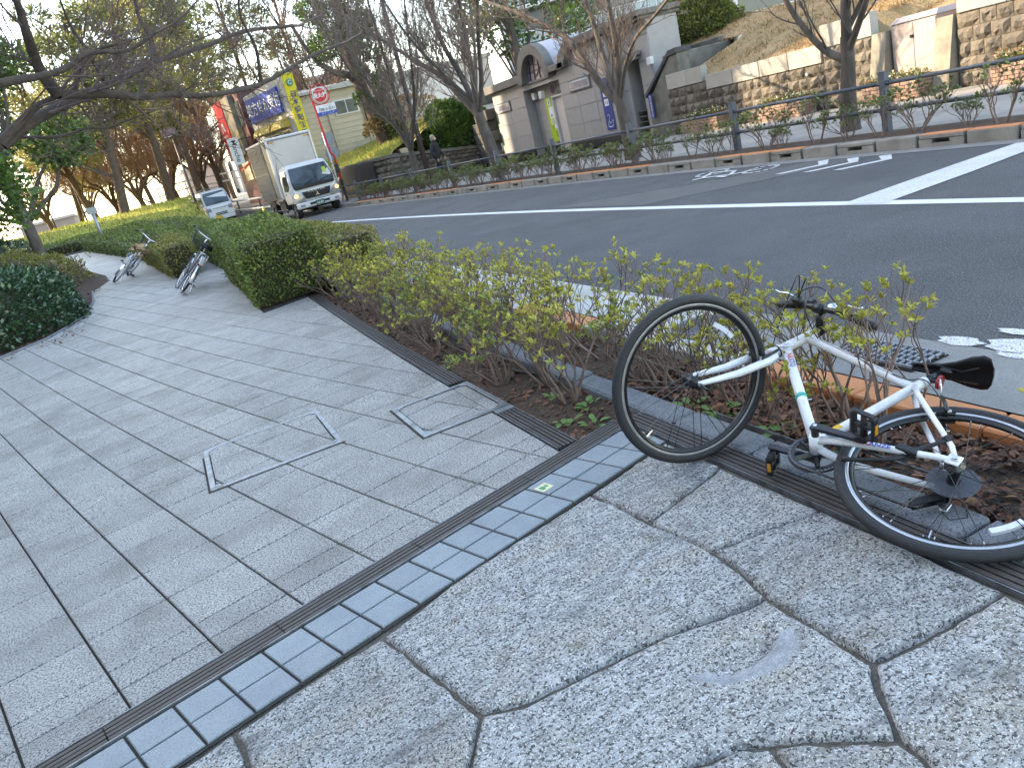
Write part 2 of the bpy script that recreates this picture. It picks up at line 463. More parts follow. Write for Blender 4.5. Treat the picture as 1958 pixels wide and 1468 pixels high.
for i in range(len(ysb) - 1):
    a, c = ysb[i], ysb[i + 1]; _p = clip([(-14, a), (1.29, a), (1.29, c), (-14, c)], -DNn.x, -DNn.y, -(DN.dot(DNn)) + 0.03)
    if len(_p) > 2: bb.poly([(q_[0], q_[1], zp(q_[1]) - 0.0125) for q_ in _p])
    if 0: bb.poly([(-14, a, zp(a) - 0.0125), (1.29, a, zp(a) - 0.0125), (1.29, c, zp(c) - 0.0125), (-14, c, zp(c) - 0.0125)])
bb.build('joint_bed', M_mortar, plaza)
cells = []
brows = [(-1.9, -1.39), (-1.39, -0.94)] + [(k, k + 1) for k in range(-1, 90)]
brows[1] = (-1.39, -0.94); brows[2] = (-0.94, 0)
for ia in range(-48, 24):
    for (b0, b1) in brows:
        P = []
        for (u, v) in ((ia, b0), (ia + 1, b0), (ia + 1, b1), (ia, b1)):
            q = GO + GA * u + GB * v; P.append((q.x, q.y))
        P = clip(P, -DNn.x, -DNn.y, -(DN.dot(DNn)) - 0.0)
        cy0 = sum(p[1] for p in P) / max(1, len(P)); P = clip(P, 1, 0, XL if cy0 < 9.5 else 0.72)
        if len(P) < 3 or area(P) < 0.002: continue
        cy_ = sum(p[1] for p in P) / len(P); cx_ = sum(p[0] for p in P) / len(P)
        if cy_ > 32 or cx_ < -0.8 * cy_ - 2.0 or cx_ < -6.5: continue
        cells.append((area(P) / (cx_ ** 2 + cy_ ** 2 + 2.1) ** 1.5, P))
cells.sort(key=lambda t: -t[0])
for k, (w_, P) in enumerate(cells[:300]):
    b = MB(); slab_mesh(b, P, zp, rnd.uniform(-0.001, 0.0012), (rnd.uniform(-0.006, 0.006), rnd.uniform(-0.006, 0.006)))
    if b.f: b.build('paving_slab', M_slab, plaza)
b = MB()
for (w_, P) in cells[300:]: slab_mesh(b, P, zp, rnd.uniform(-0.001, 0.001))
b.build('paving_slabs', M_slab, plaza, kind='stuff')

# ---- blue-grey granite band beside the drain
band = empty('granite_band', kind='structure')
BS = Vector((0.0, 0.0))
def bpt(s_, t):
    """s_ along the band from its measured corner, t 0 at the drain side, 1 at the flagstone side"""
    a = Vector((-0.634, 2.402)) + Vector((math.cos(R(15.1)), math.sin(R(15.1)))) * s_
    c = Vector((-0.539, 2.121)) + Vector((math.cos(R(15.1)), math.sin(R(15.1)))) * s_
    q = a.lerp(c, t); return (q.x, q.y)
bm_ = MB(); bm_.poly([bpt(-3, -0.1) + (-0.009,), bpt(-3, 1.005) + (-0.009,), bpt(2.6, 1.005) + (-0.009,), bpt(2.6, -0.1) + (-0.009,)]); bm_.build('joint_bed', M_mortar, band)
k = -14
for k in range(-14, 16):
    for (t0, t1) in ((0.02, 0.5), (0.5, 0.98)):
        P = [bpt(k * 0.1535 + 0.0, t0), bpt((k + 1) * 0.1535, t0), bpt((k + 1) * 0.1535, t1), bpt(k * 0.1535, t1)]
        P = clip(P, 1, 0, 1.655)
        if len(P) < 3 or area(P) < 0.0015: continue
        b = MB(); slab_mesh(b, P, lambda y: 0.0, rnd.uniform(-0.0006, 0.0006))
        if b.f: b.build('granite_tile', M_bluetile, band)

# ---- flagstones
stones = [
 [(1.652, 2.713), (1.649, 2.338), (1.422, 2.27), (1.212, 2.205), (1.194, 2.381), (1.169, 2.568)],
 [(1.64, 2.328), (1.651, 2.066), (1.654, 1.818), (1.524, 1.828), (1.4, 1.868), (1.248, 1.893), (1.223, 2.037), (1.208, 2.199)],
 [(1.649, 1.813), (1.654, 1.453), (1.652, 1.178), (1.532, 1.183), (1.419, 1.187), (1.303, 1.195), (1.207, 1.213), (1.203, 1.389), (1.201, 1.588), (1.237, 1.755), (1.248, 1.893), (1.456, 1.854)],
 [(1.164, 2.561), (1.193, 2.399), (1.208, 2.199), (1.248, 1.893), (1.229, 1.723), (1.201, 1.588), (1.133, 1.588), (0.879, 1.652), (0.673, 1.666), (0.43, 1.684), (0.318, 1.732), (0.298, 1.806), (0.281, 1.899), (0.244, 2.025), (0.223, 2.154), (0.182, 2.274), (0.504, 2.401), (0.821, 2.486)],
 [(0.315, 1.723), (0.427, 1.678), (0.667, 1.657), (0.875, 1.647), (1.13, 1.584), (1.196, 1.582), (1.203, 1.389), (1.197, 1.207), (1.156, 1.165), (1.118, 1.106), (1.085, 1.049), (1.053, 1.016), (0.972, 1.079), (0.9, 1.135), (0.838, 1.175), (0.778, 1.21), (0.702, 1.222), (0.633, 1.243), (0.478, 1.234), (0.284, 1.249), (0.119, 1.404), (0.218, 1.57), (0.268, 1.646)],
 [(1.201, 1.208), (1.3, 1.192), (1.416, 1.185), (1.646, 1.177), (1.654, 0.929), (1.34, 0.635), (0.957, 0.728), (1.04, 0.918), (1.055, 0.955), (1.053, 1.01), (1.118, 1.106)],
 [(0.182, 2.274), (0.223, 2.154), (0.244, 2.025), (0.281, 1.899), (0.298, 1.806), (0.315, 1.723), (0.268, 1.646), (0.218, 1.57), (0.119, 1.404), (-0.151, 1.416), (-0.278, 1.772), (-0.29, 1.971), (-0.299, 2.074), (-0.315, 2.155), (-0.087, 2.222), (0.062, 2.262)],
 [(0.831, 1.167), (0.898, 1.133), (1.051, 1.008), (1.055, 0.955), (1.04, 0.918), (0.957, 0.728), (0.764, 0.791), (0.774, 0.977), (0.815, 1.095)],
 [(0.631, 1.241), (0.7, 1.22), (0.776, 1.208), (0.831, 1.167), (0.815, 1.095), (0.774, 0.977), (0.578, 1.004), (0.48, 1.136), (0.478, 1.234)],
 [(-0.315, 2.16), (-0.299, 2.074), (-0.29, 1.971), (-0.278, 1.772), (-0.436, 1.729), (-0.64, 2.026), (-0.52, 2.096)],
 [(0.119, 1.404), (0.284, 1.249), (0.478, 1.234), (0.48, 1.136), (0.337, 1.019), (0.061, 1.162), (-0.151, 1.416)],
 [(0.578, 1.004), (0.774, 0.977), (0.764, 0.791), (0.556, 0.718), (0.329, 0.921), (0.337, 1.019), (0.48, 1.136)],
 [(1.654, 0.929), (1.66, 0.3), (1.2, 0.2), (1.0, 0.5), (0.957, 0.728), (1.34, 0.635)],
 [(0.957, 0.728), (1.0, 0.5), (0.6, 0.3), (0.5, 0.62), (0.556, 0.718), (0.764, 0.791)],
 [(0.337, 1.019), (0.329, 0.921), (0.556, 0.718), (0.5, 0.62), (0.0, 0.5), (-0.2, 0.9), (0.061, 1.162)],
 [(-0.151, 1.416), (0.061, 1.162), (-0.2, 0.9), (-0.7, 1.1), (-0.55, 1.5), (-0.436, 1.729), (-0.278, 1.772)],
]
stones += [[(-0.52, 2.10), (-0.64, 2.026), (-0.436, 1.729), (-0.55, 1.5), (-1.0, 1.55), (-1.15, 1.94)], [(-0.55, 1.5), (-0.7, 1.1), (-1.2, 1.0), (-1.55, 1.4), (-1.0, 1.55)],
 [(-1.15, 1.94), (-1.0, 1.55), (-1.55, 1.4), (-2.0, 1.5), (-1.9, 1.74)], [(-0.7, 1.1), (-0.2, 0.9), (0.0, 0.5), (-0.4, 0.3), (-1.0, 0.5), (-1.2, 1.0)],
 [(0.0, 0.5), (0.5, 0.62), (0.6, 0.3), (0.5, -0.1), (-0.1, -0.1), (-0.4, 0.3)], [(0.6, 0.3), (1.0, 0.5), (1.2, 0.2), (1.66, 0.3), (1.66, -0.4), (0.9, -0.3), (0.5, -0.1)]]
apron = empty('flagstone_pavement', kind='structure')
bm_ = MB(); bm_.poly([(-2.2, -0.6, -0.019), (1.662, -0.6, -0.019), (1.662, 2.74, -0.019), (-2.2, 1.70, -0.019)]); bm_.build('joint_bed', mat('sandy_mortar', (0.17, 0.15, 0.125), (0.085, 0.075, 0.062), 25, 0.95, bump=1.0, bscale=90, speck=(0.25, 0.21, 0.16), speck_scale=120, speck_amt=0.5), apron)
def flagstone(P, seed):
    P = inset(P, 0.006)
    out = []
    for i in range(len(P)):
        a = Vector(P[i]); c = Vector(P[(i + 1) % len(P)]); m = max(1, int((c - a).length / 0.028))
        for k in range(m):
            q = a.lerp(c, k / m); d = (c - a).normalized(); nn = Vector((-d.y, d.x))
            w = mnoise.noise((q.x * 22, q.y * 22, seed)) * 0.006 + mnoise.noise((q.x * 60, q.y * 60, seed)) * 0.0035
            q = q + nn * w; out.append((q.x, q.y))
    ring1 = out
    cx = sum(p[0] for p in out) / len(out); cy = sum(p[1] for p in out) / len(out)
    def ins(ring, d):
        n = len(ring); r = []
        for i in range(n):
            a = Vector(ring[i - 1]); c = Vector(ring[(i + 1) % n]); t = (c - a)
            t = t.normalized() if t.length > 1e-6 else Vector((1, 0)); r.append((ring[i][0] - t.y * d, ring[i][1] + t.x * d))
        return r
    r2 = ins(ring1, 0.005); r3 = ins(r2, 0.009)
    xs = [p[0] for p in r3]; ys = [p[1] for p in r3]
    pts = list(r3); n3 = len(r3)
    def inside(x, y):
        c = False; j = n3 - 1
        for i in range(n3):
            if (ys[i] > y) != (ys[j] > y) and x < (xs[j] - xs[i]) * (y - ys[i]) / (ys[j] - ys[i]) + xs[i]: c = not c
            j = i
        return c
    st = 0.013 if int(seed) == 5 else 0.03; x = min(xs)
    while x < max(xs):
        y = min(ys)
        while y < max(ys):
            qx, qy = x + rnd.uniform(-.4, .4) * st, y + rnd.uniform(-.4, .4) * st
            if inside(qx, qy) and all((qx - p[0]) ** 2 + (qy - p[1]) ** 2 > 0.00022 for p in r3): pts.append((qx, qy))
            y += st
        x += st
    V2, E2, F2, *_ = delaunay_2d_cdt([Vector(p) for p in pts], [(i, (i + 1) % n3) for i in range(n3)], [tuple(range(n3))], 1, 1e-6)
    def scar(x, y):
        if int(seed) != 5: return 0.0
        r_ = math.hypot((x - 0.975) / 1.3, y - 1.475) + 0.02 * mnoise.noise((x * 14, y * 14, 3)); a = math.atan2(y - 1.475, x - 0.975)
        if not (-2.9 < a < 0.5): return 0.0
        return (-0.012 * max(0, 1 - (r_ / 0.10) ** 2) ** .5 + 0.005 * math.exp(-((r_ - 0.118) / 0.016) ** 2)) * min(1, (0.5 - a) * 3, (a + 2.9) * 3)
    def hz(x, y): return scar(x, y) + 0.0035 * mnoise.noise((x * 4, y * 6, seed * 3.1)) + 0.0022 * mnoise.noise((x * 14, y * 20, seed)) + 0.001 * mnoise.noise((x * 40, y * 40, seed))
    b = MB(); n = len(ring1)
    b.v = [(p.x, p.y, hz(p.x, p.y)) for p in V2]; nv = len(b.v)
    b.v += [(p[0], p[1], hz(*p) - 0.004) for p in r2] + [(p[0], p[1], -0.024) for p in ring1]
    b.f = [tuple(f) for f in F2]; b.nt = len(F2)
    for i in range(n):
        j = (i + 1) % n
        b.f.append((i, nv + i, nv + j, j)); b.f.append((nv + i, nv + n + i, nv + n + j, nv + j))
    return b
for i, P in enumerate(stones):
    A = sum(P[k][0] * P[(k + 1) % len(P)][1] - P[(k + 1) % len(P)][0] * P[k][1] for k in range(len(P)))
    if A < 0: P = P[::-1]
    fs_ = flagstone(P, i + 1.7); fo = fs_.build('flagstone', M_flag, apron, smooth=True)
    if i == 4:   # the crescent shaped fresh chip in the middle stone
        fo.data.materials.append(mat('fresh_chip', (0.50, 0.515, 0.535), (0.28, 0.29, 0.30), 22, 0.6, bump=0.8, bscale=90, speck=(0.2, 0.2, 0.2), speck_scale=170, speck_amt=0.5))
        cr_ = [(.80, 1.48), (.84, 1.425), (.89, 1.375), (.97, 1.34), (1.06, 1.34), (1.13, 1.38), (1.16, 1.45), (1.10, 1.435), (1.05, 1.405), (.98, 1.395), (.92, 1.41), (.87, 1.455)]
        for k in range(fs_.nt):
            q = sum((Vector(fs_.v[v]) for v in fs_.f[k]), Vector((0, 0, 0))) / 3; ins_ = False; j = len(cr_) - 1
            for m_ in range(len(cr_)):
                if (cr_[m_][1] > q.y) != (cr_[j][1] > q.y) and q.x < (cr_[j][0] - cr_[m_][0]) * (q.y - cr_[m_][1]) / (cr_[j][1] - cr_[m_][1]) + cr_[m_][0]: ins_ = not ins_
                j = m_
            if ins_: fo.data.polygons[k].material_index = 1

# ---- drains: rails and brown slats
def drain(name, p0, p1, width, label, zf=lambda y: 0.0, joint=0.5, nslat=4):
    """one straight run of slotted grate from p0 to p1 (centre line)"""
    a = Vector(p0); c = Vector(p1); L = (c - a).length; d = (c - a) / L; nn = Vector((-d.y, d.x))
    t = empty(name, (a.x, a.y, 0)); tag(t, label, 'drain')
    o = Vector((a.x, a.y))
    def seg(mbx, s0, s1, o0, o1, z0, z1):
        m = max(1, int((s1 - s0) / 1.0)) if zf(10) else 1
        for k in range(m):
            u0, u1 = s0 + (s1 - s0) * k / m, s0 + (s1 - s0) * (k + 1) / m
            q = [a + d * u0 + nn * o0, a + d * u1 + nn * o0, a + d * u1 + nn * o1, a + d * u0 + nn * o1]
            lo = [(p.x - o.x, p.y - o.y, zf(p.y) + z0) for p in q]; hi = [(p.x - o.x, p.y - o.y, zf(p.y) + z1) for p in q]
            n = len(mbx.v); mbx.v += lo + hi
            for f in ((3, 2, 1, 0), (4, 5, 6, 7), (0, 1, 5, 4), (1, 2, 6, 5), (2, 3, 7, 6), (3, 0, 4, 7)): mbx.f.append(tuple(n + i for i in f))
    h = width / 2
    for sgn in (-1, 1):
        b = MB(); seg(b, 0, L, sgn * h - 0.004 if sgn > 0 else -h, h if sgn > 0 else -h + 0.004, -0.03, 0.003); b.build('rail', M_steel, t)
    b = MB(); seg(b, 0, L, -h + 0.004, h - 0.004, -0.045, -0.04); b.build('trough', M_dark, t)
    sw = (width - 0.008 - 0.0075 * (nslat + 1)) / nslat
    s0 = 0.0
    while s0 < L - 1e-6:
        s1 = min(L, s0 + joint)
        for k in range(nslat):
            o0 = -h + 0.004 + 0.0075 + k * (sw + 0.0075)
            b = MB(); seg(b, s0 + 0.002, s1 - 0.002, o0, o0 + sw, -0.025, 0.0005 + rnd.uniform(-.0005, .0008)); b.build('slat', M_slat, t)
        s0 = s1
    b = MB(); s0 = 0.10
    while s0 < L:
        seg(b, s0, s0 + 0.012, -h + 0.004, h - 0.004, -0.03, -0.006); s0 += 0.166
    b.build('cross_bars', M_slat, t, kind='stuff')
    return t
def dctr(s_): 
    a = Vector(dpt(s_, 0)); c = Vector((-0.634, 2.407)) + Vector((math.cos(R(14.95)), math.sin(R(14.95)))) * (s_ + 0.62); return (a + c) / 2
q0 = dctr(-1.9); q1 = dctr(1.725)
drain('slotted_drain', (q0.x, q0.y), (q1.x, q1.y), 0.112, 'long slotted drain running diagonally between pale slabs and blue-grey tiles', joint=0.6)
drain('slotted_drain', (1.345, 3.082), (1.345, 3.80), 0.105, 'short slotted drain from the drain corner to the tiled access cover beside the soil', joint=0.33)
drain('slotted_drain', (1.345, 4.60), (1.345, 9.45), 0.105, 'slotted drain along the shrub bed beyond the tiled access cover', zf=lambda y: zp(y), joint=0.97)
q2 = dctr(1.46); q3 = dctr(1.74)
drain('slotted_drain', (1.722, 3.10), (1.722, 0.3), 0.112, 'slotted drain with steel rails running under the fallen white bicycle', joint=0.70)

# access covers: steel frame flush with the slabs
def access_cover(x0, x1, y0, y1, label, skew=0.0):
    t = empty('access_cover', (x0, y0, zp(y0))); tag(t, label, 'access cover')
    w = 0.032
    for (a, c, e, f) in ((x0, x1, y0, y0 + w), (x0, x1, y1 - w, y1), (x0, x0 + w, y0 + w, y1 - w), (x1 - w, x1, y0 + w, y1 - w)):
        b = MB(); b.bbox((a - x0, e - y0, -0.01), (c - x0, f - y0, 0.0075), 0.002); b.build('frame_bar', M_steel, t)
        b = MB()
    g = 0.006
    for (a, c, e, f) in ((x0 + w, x1 - w, y0 + w, y0 + w + g), (x0 + w, x1 - w, y1 - w - g, y1 - w), (x0 + w, x0 + w + g, y0 + w + g, y1 - w - g), (x1 - w - g, x1 - w, y0 + w + g, y1 - w - g)):
        b = MB(); b.box(((a + c) / 2 - x0, (e + f) / 2 - y0, 0.001), (c - a, f - e, 0.004)); b.build('gap', M_dark, t)
    g2 = 0.012
    for (a, c, e, f) in ((x0 - g2, x1 + g2, y0 - g2, y0), (x0 - g2, x0, y0, y1)):
        b = MB(); b.box(((a + c) / 2 - x0, (e + f) / 2 - y0, 0.0008), (c - a, f - e, 0.0036)); b.build('mortar_edge', M_mortar, t)
    for (cx, cy) in ((w, w), (x1 - x0 - w, w), (w, y1 - y0 - w), (x1 - x0 - w, y1 - y0 - w)):
        sx = 1 if cx < 0.3 else -1; sy = 1 if cy < 0.3 else -1
        b = MB(); b.prism([(cx, cy), (cx + sx * 0.045, cy), (cx, cy + sy * 0.045)][::(1 if sx * sy > 0 else -1)], 0.001, 0.0080); b.build('corner_plate', M_steel, t)
access_cover(-0.25, 0.51, 4.29, 5.10, 'large steel framed access cover filled with paving slabs in the open plaza')
access_cover(0.87, 1.398, 3.86, 4.53, 'smaller steel framed tiled access cover touching the drain at the shrub bed')
b = MB(); b.bbox((1.29, 3.80, -0.01), (1.40, 3.86, 0.005), 0.002); b.build('drain_end_plate', M_steel, label='small steel plate closing the drain beside the smaller access cover', cat='plate')
for (y0, y1) in ((3.895, 4.14), (4.147, 4.495)):
    b = MB(); b.bbox((1.285, y0, -0.02), (1.365, y1, 0.0), 0.003); b.build('paving_slab', M_slab, plaza)
# sticker on the blue tiles
M_sticker = mat('cream_sticker', (0.72, 0.66, 0.36), (0.62, 0.58, 0.36), 60, 0.5)
st = empty('sticker', (1.06, 2.775, 0.0)); tag(st, 'square cream sticker with green map mark stuck on a blue-grey tile', 'sticker')
Ms = Matrix.Rotation(R(15), 4, 'Z')
b = MB(); b.box((0, 0, 0.0016), (0.062, 0.062, 0.0012), Ms); b.build('sheet', M_sticker, st)
b = MB(); b.prism([(-0.022, -0.015), (-0.004, -0.02), (0.006, 0.0), (0.0, 0.012), (-0.018, 0.018)], 0.0024, 0.0028, Ms); b.prism([(0.008, -0.012), (0.022, -0.006), (0.018, 0.012), (0.008, 0.014)], 0.0024, 0.0028, Ms)
b.build('green_mark', mat('sticker_green', (0.05, 0.25, 0.12), rough=0.5), st)

# ---- shrub bed: soil, granite edging, painted kerb
def soil_z(x, y):
    base = zp(y) * max(0.0, min(1.0, (2.6 - x) / 1.2))
    return base - 0.012 + 0.03 * mnoise.noise((x * 2.2, y * 2.2, 3.0)) * (1 if x > 1.45 else 0.4) + 0.008 * mnoise.noise((x * 11, y * 11, 1.0)) - (0.05 if x > 1.95 else 0.02)
b = MB(); nx, ny = 42, 420
xs_ = [1.2 + 0.0975 * i for i in range(2)] + [1.395 + (2.44 - 1.395) * i / (nx - 3) for i in range(nx - 2)]; ys_ = [-0.6 + (10.0 * j / 330 if j < 330 else 10.0 + (j - 330) * 0.16) for j in range(ny)]
def okc(x, y): return (x > 1.79) if y < 3.06 + (x - 1.35) * 0.27 else (x >= (1.39 if y < 9.5 else 1.2))
b.v = [(x, y, soil_z(x, y)) for y in ys_ for x in xs_]
for j in range(ny - 1):
    for i in range(nx - 1):
        if okc(xs_[i], ys_[j]): k = j * nx + i; b.f.append((k, k + 1, k + nx + 1, k + nx))
b.build('planting_soil', M_soil, kind='structure', smooth=True)
b = MB()
for i in range(20):
    a, c = 9.5 + i, 10.5 + i; b.poly([(-3.2 if a > 14 else 0.3, a, zp(a) - 0.012), (2.6 + cv(a), a, -0.02 + zp(a) * 0.3), (2.6 + cv(c), c, -0.02 + zp(c) * 0.3), (-3.2 if a > 14 else 0.3, c, zp(c) - 0.012)])
for i in range(12):
    a, c = 29.5 + 8 * i, 37.5 + 8 * i; b.poly([(-60, a, zp(29) + 0.005 * (a - 29)), (2.6 + cv(a), a, 0.0), (2.6 + cv(c), c, 0), (-60, c, zp(29) + 0.005 * (c - 29))])
b.build('hedge_soil', M_soil, kind='structure')
edge = empty('granite_edging', kind='structure')
y = -0.5; 
for L_ in (0.95, 0.95, 0.92, 0.52, 0.96, 0.95, 0.93, 0.95, 0.95, 0.92):
    b = MB(); z0 = zp(y + L_ / 2) * 0.7; b.bbox((1.785, y + 0.006, z0 - 0.12), (1.93, y + L_ - 0.006, z0 + (0.012 if y < 3 else 0.025)), 0.012); b.build('edging_stone', M_kerbgran, edge); y += L_
b = MB(); b.box((1.975, 2.42, -0.012), (0.005, 0.68, 0.03)); b.build('metal_edging', M_steel, label='thin metal edging strip between the granite edging and leaf litter', cat='edging')
kerb = empty('near_kerb', kind='structure')
y = -0.6; pat = [1, 1, 1, 1, 1, 0, 1, 0, 1, 1, 0, 1, 1, 0, 1, 0, 1, 0, 1, 0, 1, 1, 0, 0]
for i in range(24):
    L_ = 0.6; a = y + 0.004; c = y + L_ - 0.004; cc = cv((a + c) / 2)
    b = MB(); b.bbox((2.43 + cc, a, -0.14), (2.595 + cc, c, 0.004), 0.008); b.build('kerb_block', M_orange if (y < 2.9 or 4.7 < y < 5.6 or 7.3 < y < 8.3) else M_gutter, kerb); y += L_
# round manhole in the gutter and a square grating
mh = empty('manhole_cover', (2.80, 3.92, 0.006)); tag(mh, 'round cast iron manhole cover set in the pale gutter behind the front wheel', 'manhole cover')
M_iron = mat('cast_iron', (0.13, 0.13, 0.135), (0.09, 0.09, 0.095), 30, 0.6, metal=0.4, bump=0.4, bscale=150)
b = MB(); b.disc((0, 0, 0.0), (0, 0, 1), 0.17, 0.006, 40); b.build('lid', M_iron, mh)
b = MB(); b.tube([(0.182 * math.cos(2 * PI * k / 40), 0.182 * math.sin(2 * PI * k / 40), 0.001) for k in range(40)], 0.008, 6, closed=True); b.build('ring', M_steel, mh)
b = MB()
for i in range(-4, 5):
    for j in range(-4, 5):
        if i * i + j * j < 17: b.box((i * 0.034, j * 0.034, 0.0035), (0.02, 0.02, 0.004))
b.build('studs', M_iron, mh, kind='stuff')
gr = empty('gutter_grating', (2.76, 2.36, 0.02)); tag(gr, 'rectangular steel grid grating in the gutter behind the bicycle frame', 'grating')
b = MB(); b.box((0.11, 0.24, -0.0135), (0.24, 0.50, 0.004)); b.build('pit', M_dark, gr)
M_galv = mat('galvanised', (0.42, 0.45, 0.49), (0.34, 0.37, 0.41), 20, 0.45, metal=0.6)
for i in range(5): b = MB(); b.box((0.01 + i * 0.05, 0.24, 0.0), (0.006, 0.50, 0.014)); b.build('long_bar', M_galv, gr)
for i in range(14): b = MB(); b.box((0.11, 0.005 + i * 0.0365, 0.001), (0.21, 0.005, 0.012)); b.build('cross_bar', M_galv, gr)

# ---- far kerb: blocks with drain slots, orange painted stretches
fk = empty('far_kerb', kind='structure')
y = 3.9; i = 0
orange = [(3.9, 7.15), (8.95, 10.75), (12.4, 15.3), (16.9, 19.0), (21, 23.6), (26.0, 30)]
while y < 60:
    L_ = 0.60; a, c = y + 0.003, y + L_ - 0.003; cc = cv((a + c) / 2); z = zr(a)
    sk = math.atan2(cv(c) - cv(a), c - a)
    Mk = Matrix.Translation((cc, (a + c) / 2, z)) @ Matrix.Rotation(-sk, 4, 'Z')
    has = (i % 2 == 0)
    b = MB(); hl = (c - a) / 2
    if has and y < 34:
        b.bbox((8.60, -hl, -0.1), (8.78, hl, 0.045), 0.004, Mk); b.bbox((8.60, -hl, 0.095), (8.78, hl, 0.15), 0.012, Mk)
        b.box((8.69, -hl + 0.09, 0.07), (0.18, 0.18, 0.05), Mk); b.box((8.69, hl - 0.09, 0.07), (0.18, 0.18, 0.05), Mk); b.box((8.74, 0, 0.07), (0.02, 0.3, 0.05), Mk)
    else: b.bbox((8.60, -hl, -0.1), (8.78, hl, 0.15), 0.012, Mk)
    blk = b.build('kerb_block', M_conc, fk)
    if any(o0 < y + 0.3 < o1 for o0, o1 in orange):
        b = MB(); b.bbox((8.606, -hl, 0.146), (8.776, hl, 0.154), 0.003, Mk); b.build('orange_paint', M_orange, blk)
    y += L_; i += 1
# ------------------------------------------------------------------ far side: wall, slope, buildings
M_stone = mat('rock_faced_stone', (0.20, 0.165, 0.125), (0.12, 0.105, 0.088), 4, 0.9, bump=1.0, bscale=22, objrand=0.25, stain=(0.11, 0.10, 0.09), stain_scale=2.0, stain_amt=0.6, speck=(0.1, 0.08, 0.06), speck_scale=60, speck_amt=0.4)
M_cap = mat('pale_cap_stone', (0.38, 0.355, 0.31), (0.32, 0.30, 0.265), 4, 0.8, bump=0.15, bscale=60, objrand=0.10, speck=(0.25, 0.23, 0.2), speck_scale=90, speck_amt=0.4)
M_oldconc = mat('weathered_concrete', (0.20, 0.185, 0.155), (0.12, 0.112, 0.095), 3, 0.9, bump=0.3, bscale=40, stain=(0.07, 0.065, 0.055), stain_scale=2.2, stain_amt=0.7)
M_pillar = mat('concrete_pillar', (0.30, 0.27, 0.21), (0.22, 0.20, 0.16), 4, 0.9, bump=0.3, bscale=50, stain=(0.12, 0.11, 0.09), stain_scale=3, stain_amt=0.5)
M_joint = mat('wall_joint', (0.10, 0.085, 0.065), rough=0.95)
Z0 = 0.135
def rock(y0, y1, z0, z1, x, seed, dep=0.06):
    """one rock faced block: its front bulges toward the road"""
    r_ = random.Random(seed); b = MB(); n = 4; m = 3; V = {}
    for j in range(m + 1):
        for i in range(n + 1):
            u, v = i / n, j / m
            e = 0.0 if (i in (0, n) or j in (0, m)) else dep * r_.uniform(0.4, 1.25)
            yy = y0 + (y1 - y0) * min(1, max(0, u + (r_.uniform(-.07, .07) if 0 < i < n else 0))); zz = z0 + (z1 - z0) * min(1, max(0, v + (r_.uniform(-.09, .09) if 0 < j < m else 0)))
            V[i, j] = len(b.v); b.v.append((x - e + (r_.uniform(0, 0.008)), yy, zz))
    for j in range(m):
        for i in range(n):
            a, c, d, e = V[i, j], V[i + 1, j], V[i + 1, j + 1], V[i, j + 1]
            if (i + j) % 2: b.f += [(a, d, c), (a, e, d)]
            else: b.f += [(a, e, c), (c, e, d)]
    k = len(b.v); b.v += [(x + 0.12, y0, z0), (x + 0.12, y1, z0), (x + 0.12, y1, z1), (x + 0.12, y0, z1)]
    bot = [V[i, 0] for i in range(n + 1)]; top = [V[i, m] for i in range(n + 1)]; lf = [V[0, j] for j in range(m + 1)]; rt = [V[n, j] for j in range(m + 1)]
    b.f += [tuple(bot + [k + 1, k]), tuple(top[::-1] + [k + 3, k + 2]), tuple(lf[::-1] + [k, k + 3]), tuple(rt + [k + 2, k + 1])]
    return b
wall = empty('retaining_wall', (0, 0, 0)); tag(wall, 'rock faced stone retaining wall with pale cap stones below the dry grass slope', 'retaining wall')
segs = [(4.2, 10.34, 1.41), (12.16, 13.47, 1.40), (13.47, 17.45, 1.11), (17.45, 19.15, 1.33)]
cnt = 0
for (a, c, zt) in segs:
    b = MB(); b.box((14.06, (a + c) / 2, (Z0 - 0.2 + zt) / 2), (0.3, c - a, zt - Z0 + 0.2)); b.build('core', M_joint, wall)
    nz = round((zt - Z0) / 0.255); hz_ = (zt - Z0) / nz
    for j in range(nz):
        y = a - rnd.uniform(0, 0.15)
        while y < c:
            L_ = rnd.uniform(0.24, 0.42); y1 = min(c, y + L_)
            if c - y1 < 0.12: y1 = c
            y0 = max(a, y)
            if y1 - y0 > 0.06:
                cnt += 1; z_ = Z0 + j * hz_
                rock(y0 + 0.006, y1 - 0.006, z_ + 0.006, z_ + hz_ - 0.006, 13.90, cnt).build('wall_stone', M_stone, wall)
            y = y1
for (a, c, z0, z1) in ((17.56, 18.2, 1.335, 1.73), (18.21, 19.1, 1.335, 1.73), (16.40, 17.42, 1.115, 1.47), (15.44, 16.38, 1.115, 1.475), (14.49, 15.42, 1.115, 1.48), (13.50, 14.47, 1.115, 1.49),
                       (12.80, 13.46, 1.405, 1.86), (12.15, 12.79, 1.405, 1.86), (9.4, 10.3, 1.415, 1.72), (8.4, 9.38, 1.415, 1.72), (7.3, 8.38, 1.415, 1.72), (6.2, 7.28, 1.415, 1.72), (5, 6.18, 1.415, 1.72)):
    b = MB(); b.bbox((13.86, a, z0), (14.08, c, z1), 0.008); b.build('cap_stone', M_cap, wall)
for (a, c, lab) in ((11.80, 12.14, 'left pillar'), (10.37, 10.70, 'right pillar')):
    b = MB()
    P = [(13.62, Z0), (14.6, Z0), (14.6, 1.42), (13.86, 1.42)]
    n = len(b.v)
    for yy in (a, c):
        for (x, z) in P: b.v.append((x, yy, z))
    b.f = [(0, 1, 2, 3), (7, 6, 5, 4)] + [(i, i + 4, (i + 1) % 4 + 4, (i + 1) % 4) for i in range(4)]
    b.build('pillar', M_pillar, wall)
